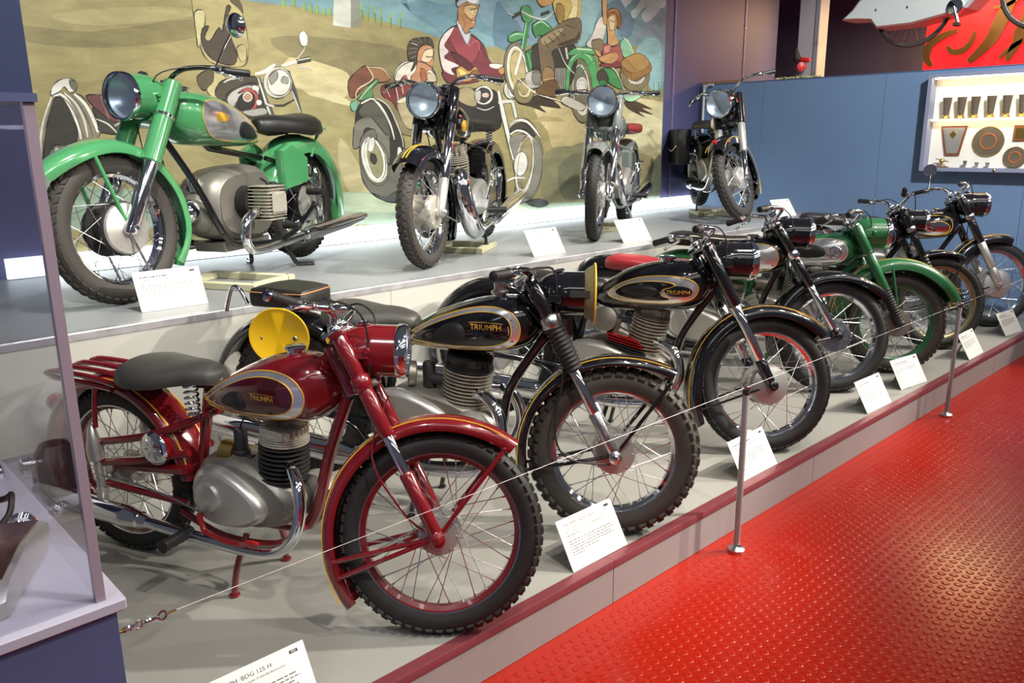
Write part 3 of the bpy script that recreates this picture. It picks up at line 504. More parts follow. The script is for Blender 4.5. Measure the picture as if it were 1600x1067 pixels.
c9c6b8 9 1 5446 2063 5432 1891
c9c6b8 9 1 5470 2064 5456 1892
c9c6b8 9 1 5493 2066 5480 1893
d7d5c8 25 0 5499 2236 5523 2143
4fae62 0 1 5495 1893 5509 2047 5553 2145 5643 2208 5767 2225 5895 2165 5947 2049 5967 1910 5869 1906 5818 2063 5721 2155 5614 2129 5554 2021 5540 1895
b8e8bc 12 1 5553 2126 5659 2195 5783 2197 5880 2125
4fae62 0 1 5522 2191 5643 2246 5861 2261 5894 2204 5705 2202 5583 2175
d9e6d2 12 1 5643 2237 5846 2240
48a35a 16 1 5691 2143 5677 2017
48a35a 14 1 5927 2187 5739 2059
dcdacd 11 1 5403 2230 5493 2104 5615 2024
c8b06a 0 1 5103 1870 5288 1924 5376 1889 5376 1841 5202 1826 5117 1843
d8d3bf 0 1 5451 1815 5526 1826 5760 1764 5744 1723 5682 1712 5466 1767
e4dfcc 12 1 4913 1954 5076 1860 5245 1818 5451 1786
3fa055 0 1 5995 2091 6162 2080 6305 1922 6132 1956 6013 2032
d9e9cf 11 1 5978 2100 6178 2091 6340 1902
4b4440 0 1 5930 2048 6028 2083 6097 1996 6032 1932 5932 1989
2f8a45 0 0 6071 1959 6069 1949 6063 1940 6052 1932 6039 1927 6024 1923 6008 1923 5992 1925 5979 1930 5968 1937 5961 1945 5959 1955 5961 1964 5967 1973 5977 1981 5991 1987 6006 1990 6022 1991 6037 1989 6051 1984 6062 1977 6069 1969
8fcfa0 0 1 6256 2328 6357 2375 6468 2250 6399 2195 6311 2210
e4f2df 12 1 6305 2382 6394 2338 6468 2250
a9dcae 0 1 6342 1861 6593 1868 6487 1812 6361 1819
8a7c58 0 0 6732 2065 6724 2023 6698 1983 6654 1949 6598 1924 6534 1910 6467 1908 6403 1918 6348 1938 6304 1968 6276 2004 6266 2044 6273 2085 6298 2123 6339 2156 6393 2181 6455 2196 6521 2200 6586 2192 6643 2173 6690 2144 6720 2107
d9d3bd 0 0 6666 2073 6662 2044 6644 2017 6616 1995 6580 1978 6538 1968 6494 1966 6452 1973 6415 1986 6387 2007 6368 2031 6361 2059 6366 2086 6382 2113 6409 2135 6445 2152 6486 2162 6529 2165 6571 2159 6609 2146 6639 2126 6659 2101
a09373 0 0 6629 2077 6626 2055 6612 2036 6591 2019 6563 2006 6531 1999 6498 1998 6466 2002 6438 2012 6416 2027 6401 2045 6396 2065 6400 2086 6412 2105 6433 2122 6460 2135 6492 2142 6525 2144 6557 2140 6586 2130 6609 2115 6624 2097
9a7434 0 1 6261 2166 6557 2261 6746 2162 6731 2087 6443 2000 6281 2106
b78d45 0 1 6270 2167 6557 2256 6727 2161 6440 2073
6a4c20 7 1 6440 2073 6443 2000
7c5a28 6 1 6347 2192 6510 2097
@painted_rider_right
cdb055 0 1 5330 2573 5372 2668 5667 2700 5670 2485 5490 2441 5402 2434
e8d695 0 1 5518 2666 5637 2678 5639 2501 5519 2481 5578 2580
a58433 0 1 5373 2577 5474 2569 5461 2457 5388 2460
c98f4a 0 1 5121 2641 5287 2659 5344 2602 5231 2545 5161 2556
776748 0 1 5461 2448 5670 2495 5702 2403 5657 2295 5403 2230 5317 2187 5346 2096 5346 1973 5202 1939 5174 2086 5147 2213 5161 2286 5288 2351
a8946a 0 1 5175 2287 5316 2353 5461 2402 5403 2323 5231 2237
4f4330 0 1 5403 2249 5642 2303 5671 2381 5611 2320 5433 2269
4a3e2c 9 1 5273 2313 5345 2263
4a3e2c 9 1 5330 2345 5418 2287
4a3e2c 9 1 5388 2368 5491 2330
4a3e2c 9 1 5490 2423 5610 2405
4a3e2c 9 1 5217 2272 5273 2221
9b7b49 0 1 5202 1939 5217 2051 5317 2056 5346 1973 5288 1942
6e5128 0 1 5117 1861 5231 1940 5361 1964 5405 1909 5376 1822 5174 1835
d7b36a 8 1 5217 1958 5346 1973
@painted_woman
e0d8c8 0 1 5766 2274 5859 2377 5920 2498 5999 2534 6049 2490 6005 2330 5958 2258
8d7a58 0 1 5844 2318 6005 2339 5975 2209 5878 2242
d9a463 0 1 5986 2735 6050 2742 6055 2588 6098 2524 6034 2469 6000 2505
d9a463 0 1 6057 2510 6096 2582 6180 2570 6200 2473 6168 2411 6238 2327 6088 2296 6069 2393
f0d29a 0 1 6081 2542 6163 2549 6167 2451 6101 2426
9b6430 0 1 6065 2530 6047 2587 6145 2621 6246 2596 6267 2489 6217 2455 6180 2560 6113 2574
d8a860 9 1 6080 2580 6161 2613 6230 2575
6d2e1e 6 1 6092 2433 6134 2428
4b2f1c 6 1 6090 2513 6165 2505
c25f5c 0 1 6006 2290 6088 2306 6139 2280 6239 2306 6294 2209 6228 2144 6027 2133
e59088 0 1 6022 2282 6105 2297 6106 2237 6024 2232
8d3f42 0 1 5977 2130 6244 2165 6263 2115 6027 2103
d19a58 0 1 5960 2189 6173 2242 6243 2206 6126 2138 5977 2150
d19a58 0 1 5893 2253 5959 2228 5976 2190 5911 2205
'''
# ------------------------------------------------------------------ setting materials
DECK = mat('grey_deck_paint', (.30, .295, .27), .42, 0, noise=.06, nscale=3, rvar=.06)
UDECK = mat('pale_grey_deck', (.22, .23, .235), .38, 0, noise=.06, nscale=3)
RISER = mat('beige_riser_board', (.38, .375, .34), .55, 0, noise=.04, nscale=2)
FASCIA = mat('grey_fascia_board', (.27, .25, .25), .5, 0, noise=.05, nscale=6)
MAROONTRIM = mat('maroon_edge_strip', (.20, .045, .055), .32, .25, noise=.1, nscale=5)
ALUTRIM = mat('brushed_aluminium_strip', (.50, .50, .52), .42, .75, rvar=.1, nscale=14)
REDFLOOR = mat('red_coated_floor', (.30, .010, .0025), .22, 0, noise=.12, nscale=1.5, rvar=.05, spec=.3)
WALLP = mat('violet_blue_wall_paint', (.075, .073, .16), .5, 0, noise=.25, nscale=1.1)
BLUEW = mat('blue_partition_paint', (.15, .235, .38), .5, 0, noise=.05, nscale=2)
NAVY = mat('dark_navy_wall_paint', (.030, .033, .075), .6)
BOARDEDGE = mat('raw_board_edge', (.35, .17, .08), .7)
FOAMY = mat('yellow_foam', (.62, .55, .22), .8, 0, bump=.6, bscale=60)
PILLAR = mat('pale_pillar_paint', (.33, .30, .31), .6)
PLINTH = mat('blue_plinth_paint', (.075, .09, .2), .45, 0, noise=.06, nscale=4)
PTOP = mat('pale_plinth_top', (.42, .40, .50), .45)
LED = mat('led_strip_diffuser', (.9, .95, 1), .5, emit=(.86, .95, 1), es=3.6)
K = .0181
def upy(x, y0): return y0 + K * (x - .77)
E0, MUR = 3.35, 5.03; H = .75; XE = 7.66
def quadbox(g, x0, x1, ya, yb, z0, z1, fy=True):
    """box whose long faces follow the slight skew of the upper stage"""
    a, b = (upy(x0, ya), upy(x1, ya)); c, d = (upy(x0, yb), upy(x1, yb))
    g.add([(x0, a, z0), (x1, b, z0), (x1, d, z0), (x0, c, z0), (x0, a, z1), (x1, b, z1), (x1, d, z1), (x0, c, z1)], [(0, 1, 2, 3), (4, 5, 6, 7), (0, 1, 5, 4), (1, 2, 6, 5), (2, 3, 7, 6), (3, 0, 4, 7)]); return g
def box(x0, x1, y0, y1, z0, z1): return G().add([(x0, y0, z0), (x1, y0, z0), (x1, y1, z0), (x0, y1, z0), (x0, y0, z1), (x1, y0, z1), (x1, y1, z1), (x0, y1, z1)], [(0, 1, 2, 3), (4, 5, 6, 7), (0, 1, 5, 4), (1, 2, 6, 5), (2, 3, 7, 6), (3, 0, 4, 7)])
floor = tag(build('floor', box(-4, 12, -5, 6.5, -.27, -.17), REDFLOOR), 'glossy red rubber coin floor of the aisle', kind='structure')
# studs of the coin floor
def stud(g, x, y, n=10):
    r = .0165; vs = []; fs = []
    for q, z in ((r, -.1705), (r * .88, -.1690), (r * .55, -.1686)): vs += [(x + q * math.cos(2 * math.pi * j / n), y + q * math.sin(2 * math.pi * j / n), z) for j in range(n)]
    for i in range(2):
        for j in range(n): fs.append((i * n + j, i * n + (j + 1) % n, (i + 1) * n + (j + 1) % n, (i + 1) * n + j))
    fs.append(tuple(2 * n + j for j in range(n))); g.add(vs, fs)
cells = []
for iy in range(64):
    for ix in range(0, 190):
        x = .9 + ix * .042 + (iy % 2) * .021; y = 1.60 - iy * .0365
        if x > 7.6 or y > 1.60: continue
        cells.append((x, y))
cm = cam.matrix_world.inverted()
def depth_in_view(p):
    q = cm @ V((p[0], p[1], -.17))
    if q.z > -.1: return 1e9
    u, v = -q.x / q.z * 1267 + 800, q.y / q.z * 1267 + 533
    return -q.z if -20 < u < 1620 and -20 < v < 1090 else 1e9
cells.sort(key=depth_in_view)
sg = G(); stud(sg, 0, 0, 10); sme = sg.mesh('floor_stud', [REDFLOOR])
for x, y in cells[:300]: o = link('floor_stud', sme, floor); o.location = (x, y, 0)
sg = G()
for x, y in cells[300:]: stud(sg, x, y, 8)
tag(build('floor_studs', sg, REDFLOOR, floor), kind='stuff')
# lower stage
lower = tag(empty('platform', (0, 0, 0)), 'low grey platform with maroon edge strip along the red aisle', kind='structure')
poly = [(.40, 1.672), (XE, 1.672), (XE, upy(XE, E0) - .001), (-1, upy(-1, E0) - .001), (-1, 2.36), (.40, 2.36)]
g = G(); n = len(poly); g.add([(x, y, -.165) for x, y in poly] + [(x, y, 0) for x, y in poly], [tuple(range(n))[::-1], tuple(range(n, 2 * n))] + [(i, (i + 1) % n, n + (i + 1) % n, n + i) for i in range(n)])
build('deck', g, DECK, lower)
xs = [.40, 2.05, 3.55, 4.83, 6.2, XE]
for a, b in zip(xs, xs[1:]): build('fascia_board', box(a + .002, b - .002, 1.652, 1.672, -.168, -.024), FASCIA, lower)
g = G(); prof = [(1.648, -.026), (1.648, -.003), (1.651, .001), (1.690, .001), (1.690, .0001), (1.656, -.004), (1.655, -.026)]
for a, b in zip(xs, xs[1:]):
    g = G(); loft(g, [[(a + .0008, y, z) for y, z in prof], [(b - .0008, y, z) for y, z in prof]]); build('edge_strip', g, MAROONTRIM, lower)
# upper stage
upper = tag(empty('platform', (0, 0, 0)), 'raised grey stage with aluminium edge strip below the mural', kind='structure')
build('deck', quadbox(G(), -1, XE, E0 + .018, MUR - .001, H - .03, H), UDECK, upper)
xr = [-1, .5, 2.35, 4.2, 6.05, XE]
for a, b in zip(xr, xr[1:]): build('riser_board', quadbox(G(), a + .0012, b - .0012, E0, E0 + .018, .002, H - .001), RISER, upper)
xr = [-1, 1.55, 3.62, 5.65, XE]
for a, b in zip(xr, xr[1:]):
    prof = [(-.003, -.030), (-.003, -.002), (0, .0015), (.042, .0015), (.042, 0), (0, 0), (0, -.030)]
    g = G(); loft(g, [[(a + .001, upy(a, E0) + y, H + z) for y, z in prof], [(b - .001, upy(b, E0) + y, H + z) for y, z in prof]]); st = build('edge_strip', g, ALUTRIM, upper)
    k = a + .25
    while k < b:
        s_ = lathe(G(), [(0, .005), (.0012, .004)], (k, upy(k, E0) + .024, H + .0015), (0, 0, 1), 8); build('screw', s_, BRASS, st); k += .52
# light strip at foot of the mural
led = tag(empty('light_strip', (1.2, upy(1.2, MUR) - .05, H)), 'glowing white light strip along the foot of the mural', 'light strip')
def loc(o, g): return g.xf(Matrix.Translation(-V(o.location)))
build('diffuser', loc(led, quadbox(G(), 1.0, 7.62, MUR - .055, MUR - .024, H + .004, H + .112)), LED, led)
build('channel', loc(led, quadbox(G(), 1.0, 7.55, MUR - .06, MUR - .024, H + .0002, H + .0039)), ALUTRIM, led)
# back wall
wb = tag(build('wall_back', quadbox(G(), -3, 9.25, MUR, MUR + .12, -.17, 4.6), WALLP), 'violet blue back wall behind the mural', kind='structure')
for x in (7.15, 8.5):
    o = build('batten', quadbox(G(), x, x + .03, MUR - .008, MUR - .0005, H, 4.4), mat('batten_paint', (.15, .12, .22), .45), wb)
    for k in range(12):
        z = H + .25 + k * .33; s_ = lathe(G(), [(0, .009), (.004, .006)], (x + .015, upy(x, MUR) - .008, z), (0, -1, 0), 8); build('screw', s_, BRASS, o)
# right partition
wr = tag(empty('wall_right', (0, 0, 0)), 'blue painted partition at the end of the platforms', kind='structure')
ys = [-1.5, .35, 2.0, 3.2, 4.405, 5.15]
for a, b in zip(ys, ys[1:]): build('wall_panel', box(XE, XE + .06, a + .0015, b - .0015, -.17, 2.0), BLUEW, wr)
build('wall_cap', box(XE - .002, XE + .075, -1.5, 5.15, 2.001, 2.012), mat('blue_cap', (.07, .10, .2), .5), wr)
build('raw_edge', box(XE + .02, XE + .06, 4.70, 5.148, 2.012, 2.04), BOARDEDGE, wr)
g = G()
for k in range(26):
    q = random.random(); lathe(g, [(-.012, .004), (0, .016 + .008 * q), (.012, .006)], (XE + .04, 4.3 - k * .018 + random.uniform(-.01, .01), 2.018 + q * .006), (random.uniform(-.3, .3), random.uniform(-.3, .3), 1), 8)
build('foam_filler', g, FOAMY, wr)
o = tag(build('conduit', tube(G(), cr([(XE - .03, 5.08, H + .02), (XE - .03, 5.08, 1.9), (XE - .03, 5.07, 1.97), (XE - .03, 5.03, 2.0), (XE - .03, 4.97, 2.0)], 5), .014, 12), mat('cream_conduit', (.55, .55, .52), .4)), 'cream conduit pipe running up the blue partition corner', 'pipe')
# far walls, pillar
tag(build('wall_far', box(12.4, 12.5, -5, 8, -.17, 5), NAVY), 'dark navy wall far behind the blue partition', kind='structure')
tag(build('wall_end', box(9.2, 12.4, 7.2, 7.3, -.17, 5), NAVY), 'dark navy wall beyond the pillar', kind='structure')
pl = tag(empty('pillar', (9.75, 4.98, -.17)), 'pale grey pillar behind the blue partition', 'pillar')
g = G(); cbox(g, (9.75, 5.0, 2.2), (.26, .26, 4.8), .02); build('shaft', loc(pl, g), PILLAR, pl)
g = box(9.60, 9.624, 4.85, 4.90, -.1, 4.4); build('corner_strip', loc(pl, g), mat('grey_strip', (.2, .2, .23), .5), pl)
al = tag(empty('alarm_bell', (9.55, 5.0, 2.30)), 'small red and silver alarm device mounted on the pale pillar', 'alarm')
REDP = mat('red_plastic', (.5, .02, .02), .35)
build('body', lathe(G(), [(-.06, .02), (-.05, .06), (.03, .065), (.05, .05)], (0, .02, -.02), (-.8, -.6, 0), 16), STEEL, al)
build('face', lathe(G(), [(.045, .055), (.06, .05), (.07, .01)], (0, .02, -.02), (-.8, -.6, 0), 16), REDP, al)
build('arm', lathe(G(), [(0, .02), (.02, .028), (.11, .028), (.13, .015)], (-.02, .02, .06), (-.1, -1, -.1), 12), REDP, al)
build('bracket', lathe(G(), [(0, .02), (.04, .05), (.1, .03), (.16, .02), (.18, .006)], (.02, .07, .03), (0, .2, 1), 12), IRON, al)
# ------------------------------------------------------------------ mural
mm = bpy.data.materials.new('mural_paint'); mm.use_nodes = True; nt = mm.node_tree; b = nt.nodes['Principled BSDF']; b.inputs['Roughness'].default_value = .6
at_ = nt.nodes.new('ShaderNodeAttribute'); at_.attribute_name = 'paint'
tc = nt.nodes.new('ShaderNodeTexCoord'); mp_ = nt.nodes.new('ShaderNodeMapping'); mp_.inputs['Scale'].default_value = (2.2, 2.2, 6.5); mp_.inputs['Rotation'].default_value = (0, .25, 0)
nz = nt.nodes.new('ShaderNodeTexNoise'); nz.inputs['Scale'].default_value = 1.7; nz.inputs['Detail'].default_value = 9; nz.inputs['Roughness'].default_value = .62; nz.inputs['Distortion'].default_value = .6
mr = nt.nodes.new('ShaderNodeMapRange'); mr.inputs['From Min'].default_value = .3; mr.inputs['From Max'].default_value = .7; mr.inputs['To Min'].default_value = .76; mr.inputs['To Max'].default_value = 1.22
mx = nt.nodes.new('ShaderNodeVectorMath'); mx.operation = 'SCALE'
nt.links.new(tc.outputs['Object'], mp_.inputs['Vector']); nt.links.new(mp_.outputs['Vector'], nz.inputs['Vector']); nt.links.new(nz.outputs['Fac'], mr.inputs['Value'])
nt.links.new(at_.outputs['Color'], mx.inputs[0]); nt.links.new(mr.outputs['Result'], mx.inputs['Scale']); nt.links.new(mx.outputs['Vector'], b.inputs['Base Color'])
MX0, MX1, MZ0, MZ1 = 1.242, 6.983, .864, 3.25
mural = tag(empty('mural', (MX0, upy(MX0, MUR) - .015, MZ0)), 'large painted mural of riders on motorcycles with sidecars in hills', 'mural')
MO = V(mural.location)
def pc(h_):
    c_ = srgb(h_); l_ = .3 * c_[0] + .55 * c_[1] + .15 * c_[2]; return tuple(q_ * .86 + l_ * .14 for q_ in c_)
def paint_mesh(name, items, dep0):
    """items: (colour, [ (x,z) outline ]); flat paint films stacked a fraction of a millimetre apart"""
    vs, fs, cols = [], [], []
    for i, (col, polys) in enumerate(items):
        d = dep0 + i * .00002
        for pz in polys:
            o = len(vs)
            for x, z in pz: vs.append((x - MO.x, upy(x, MUR) - .0152 - d - MO.y, z - MO.z))
            fs.append(tuple(range(o, o + len(pz)))); cols.append(pc(col))
    me = bpy.data.meshes.new(name); me.from_pydata(vs, [], fs); a = me.attributes.new('paint', 'FLOAT_COLOR', 'CORNER')
    buf = []
    for f, c in zip(fs, cols): buf += [c[0] * .86, c[1] * .86, c[2] * .86, 1] * len(f)
    a.data.foreach_set('color', buf); me.materials.append(mm); me.update(); return link(name, me, mural)
g = quadbox(G(), MX0, MX1, MUR - .015, MUR - .0003, MZ0, MZ1); me = g.mesh('board', [mm]); a = me.attributes.new('paint', 'FLOAT_COLOR', 'CORNER'); c = pc('a3975f'); a.data.foreach_set('color', [c[0] * .86, c[1] * .86, c[2] * .86, 1] * len(me.loops)); me.transform(Matrix.Translation(-MO)); link('board', me, mural)
def clip(poly):
    def cut(P, f, ip):
        out = []
        for i in range(len(P)):
            a, b = P[i - 1], P[i]
            if f(b):
                if not f(a): out.append(ip(a, b))
                out.append(b)
            elif f(a): out.append(ip(a, b))
        return out
    for ax, lim, sg_ in ((0, MX0 + .001, 1), (0, MX1 - .001, -1), (1, MZ0 + .001, 1), (1, MZ1 - .001, -1)):
        if not poly: return poly
        poly = cut(poly, lambda q: (q[ax] - lim) * sg_ >= 0, lambda a, b: tuple(a[k] + (b[k] - a[k]) * (lim - a[ax]) / (b[ax] - a[ax]) for k in (0, 1)))
    return poly
grp = None; items = []; dep = .0002
def flush():
    global items, dep
    if items: paint_mesh(grp, items, dep); dep += len(items) * .00002
    items = []
for ln in MURAL.strip().split('\n'):
    if ln[0] == '@': flush(); grp = ln[1:].replace('_centre', '').replace('_right', ''); continue
    q = ln.split(); col, wd, sm = q[0], int(q[1]) / 1000, int(q[2]); pts = [(int(q[i]) / 1000, int(q[i + 1]) / 1000) for i in range(3, len(q), 2)]
    if wd == 0:
        if sm and len(pts) > 3: pts = [(p.x, p.y) for p in cr([V((a, b, 0)) for a, b in pts], 3, True)]
        pts = clip(pts)
        if len(pts) > 2: items.append((col, [pts]))
        if len(pts) > 2 and grp not in ('painted_hillside', 'painted_sky', 'painted_milestone'):   # brushed ink contour
            n = len(pts); ar = abs(sum(pts[i - 1][0] * pts[i][1] - pts[i][0] * pts[i - 1][1] for i in range(n))) / 2; hw_ = min(.0042, .05 * math.sqrt(ar)); q = []
            for i in range(n):
                a, b_ = pts[i - 1], pts[i]; dx, dz = b_[0] - a[0], b_[1] - a[1]; l = math.hypot(dx, dz)
                if l < 1e-5: continue
                k0 = hw_ * (.6 + .4 * math.sin(i * 1.3)); ox, oz = -dz / l * k0, dx / l * k0; ex, ez = dx / l * hw_ * .3, dz / l * hw_ * .3
                q.append([(a[0] - ex + ox, a[1] - ez + oz), (b_[0] + ex + ox, b_[1] + ez + oz), (b_[0] + ex - ox, b_[1] + ez - oz), (a[0] - ex - ox, a[1] - ez - oz)])
            items.append((''.join('%02x' % int(int(col[j:j + 2], 16) * .42) for j in (0, 2, 4)), [c_ for c_ in (clip(p_) for p_ in q) if len(c_) > 2]))
    else:
        if sm and len(pts) > 2: pts = [(p.x, p.y) for p in cr([V((a, b, 0)) for a, b in pts], 4)]
        L, R_ = [], []; n = len(pts); closed = n > 20 and math.hypot(pts[0][0] - pts[-1][0], pts[0][1] - pts[-1][1]) < .002
        for i in range(n):
            a = pts[i - 1] if i else (pts[-2] if closed else pts[0]); b = pts[i + 1] if i < n - 1 else (pts[1] if closed else pts[-1]); dx, dz = b[0] - a[0], b[1] - a[1]; l = math.hypot(dx, dz) or 1; k = wd / 2 * (1 if closed or n == 2 else (.55 + .45 * math.sin(math.pi * i / (n - 1))))
            L.append((pts[i][0] - dz / l * k, pts[i][1] + dx / l * k)); R_.append((pts[i][0] + dz / l * k, pts[i][1] - dx / l * k))
        quads = [clip([L[i], L[i + 1], R_[i + 1], R_[i]]) for i in range(n - 1)]; quads = [q for q in quads if len(q) > 2]
        if quads: items.append((col, quads))
flush()
# ------------------------------------------------------------------ motorcycles
def arc_pts(c, R, a0, a1, n, y=0, flare=0, flare2=0):
    out = []
    for i in range(n + 1):
        t = i / n; a = (a0 + (a1 - a0) * t) * D2R
        r = R + flare * max(0, 1 - t * 4) ** 2 + flare2 * max(0, 1 - (1 - t) * 4) ** 2
        out.append((V((c[0] + r * math.cos(a), y, c[1] + r * math.sin(a))), V((math.cos(a), 0, math.sin(a)))))
    return out
def fender(g, c, R, w, a0, a1, crown=.022, skirt=.0, flare=0, flare2=0, n=28, taper=.0, ridge=0):
    prof = []
    for k in range(11):
        u = -1 + 2 * k / 10; y = w * math.sin(u * math.pi / 2) if crown else w * u
        d = crown * (math.cos(u * math.pi / 2) - 1) + ridge * math.exp(-(u / .18) ** 2)
        prof.append((y, d))
    if skirt: prof = [(-w * 1.0, -crown - skirt)] + prof + [(w * 1.0, -crown - skirt)]
    inner = [(y * .965, d - .003) for y, d in prof[::-1]]
    ring = prof + inner; rows = []
    pts = arc_pts(c, R, a0, a1, n, 0, flare, flare2)
    for i, (p, nr) in enumerate(pts):
        t = i / n; k = 1 - taper * max(0, 1 - t * 6) ** 1.5 - taper * max(0, 1 - (1 - t) * 6) ** 1.5
        rows.append([p + nr * d + V((0, y * k, 0)) for y, d in ring])
    return loft(g, rows)
def ribbon(g, c, R, yw, yc, a0, a1, flare=0, flare2=0, n=28, dr=.0):
    rows = []
    for p, nr in arc_pts(c, R, a0, a1, n, 0, flare, flare2):
        rows.append([p + nr * (dr + e) + V((0, yc + y, 0)) for y, e in ((-yw, -.002), (-yw, .0012), (yw, .0012), (yw, -.002))])
    return loft(g, rows)
def tyre(g, c, r, w, tread='road', n=64):
    ri = r - w * .95; prof = []
    for k in range(14):
        a = math.pi * (-.12 + 1.24 * k / 13)
        prof.append((-w / 2 * math.cos(a) * 1.0, (r - w * .52) + w * .50 * math.sin(a)))
    prof = [(-w * .36, ri)] + prof + [(w * .36, ri)]
    rows = []
    for i in range(n + 1):
        a = 2 * math.pi * i / n; rows.append([V((c[0] + q * math.cos(a), y, c[1] + q * math.sin(a))) for y, q in prof])
    loft(g, rows, cap=False)
    def block(a, y, da, dy, h, tilt=0, sk=0):
        q = (r - w * .52); cy = max(-.98, min(.98, y / (w * .5))); rad = q + w * .5 * math.sqrt(1 - cy * cy * .92)
        nz = V((math.cos(a), y / (w * .5) * .9, math.sin(a))).normalized(); tn = V((-math.sin(a), 0, math.cos(a))); bn = nz.cross(tn)
        p = V((c[0] + rad * math.cos(a), y, c[1] + rad * math.sin(a))) - nz * .003
        b = []
        for hh in (0, h + .003):
            k = 1 if hh == 0 else .86
            for s1, s2 in ((-1, -1), (1, -1), (1, 1), (-1, 1)): b.append(p + tn * (s1 * da * k + s2 * sk) + bn * (s2 * dy * k) + nz * hh)
        g.add(b, [(4, 5, 6, 7), (0, 1, 5, 4), (1, 2, 6, 5), (2, 3, 7, 6), (3, 0, 4, 7)])
    if tread == 'knob':
        N = 44
        for i in range(N):
            a = 2 * math.pi * i / N
            for s in (-1, 1): block(a + s * .03, s * w * .44, r * math.pi / N * .62, w * .10, .008)
            for s in (-1, 1): block(a + math.pi / N + s * .02, s * w * .17, r * math.pi / N * .6, w * .12, .008)
    elif tread == 'trial':
        N = 58
        for i in range(N):
            a = 2 * math.pi * i / N
            for s in (-1, 1): block(a + s * .02, s * w * .40, r * math.pi / N * .66, w * .11, .0045)
            block(a + math.pi / N, 0, r * math.pi / N * .7, w * .2, .0045)
    elif tread == 'zig':
        N = 46
        for i in range(N):
            a = 2 * math.pi * i / N
            for q, y in enumerate((-.37, -.125, .125, .37)): block(a + (q % 2) * math.pi / N, y * w, r * math.pi / N * .66, w * .095, .0042, sk=.006 * (1 if q in (0, 2) else -1))
    else:
        N = 52
        for i in range(N):
            a = 2 * math.pi * i / N
            for q, y in enumerate((-.36, -.13, .13, .36)): block(a + (q % 2) * math.pi / N, y * w, r * math.pi / N * .74, w * .095, .0018, sk=.004 * (1 if q < 2 else -1))
    return g
_sp = None
def spoke_mesh():
    global _sp
    if _sp is None:
        g = G(); tube(g, [(0, 0, 0), (0, 0, .93), (0, 0, .93), (0, 0, 1)], [1, 1, 1.9, 1.9], 6); _sp = {}
        _sp['g'] = g
    return _sp
def spoke_data(m):
    s = spoke_mesh()
    if m.name not in s: s[m.name] = s['g'].mesh('spoke', [m])
    return s[m.name]
def axle_pos(P): return V((P['W'], 0, P['zf']))
DEF = dict(W=1.35, zr=.33, zf=.33, rr=.33, rf=.33, tw=.085, twr=None, paint=BLACK, frame=BLACK, rim=CHROME, rim2=None, tyre=TYRE, tread='road', rake=27, fs=.095,
           nspoke=36, spokes='each', spoke_m=STEEL, hub_r=.075, hub_w=.10, hub_m=ALU, steer=20, head_t=.68,
           ff=dict(R=.048, w=.066, a0=52, a1=205, crown=.026, skirt=.0, flare=.012, flare2=0, taper=.35), fr=dict(R=.055, w=.075, a0=20, a1=205, crown=.03, skirt=.0, flare=0, flare2=0, taper=.1),
           fr_dz=0, stripe=GOLD, stays=(58, 200), fender_m=None, fender_r=None)
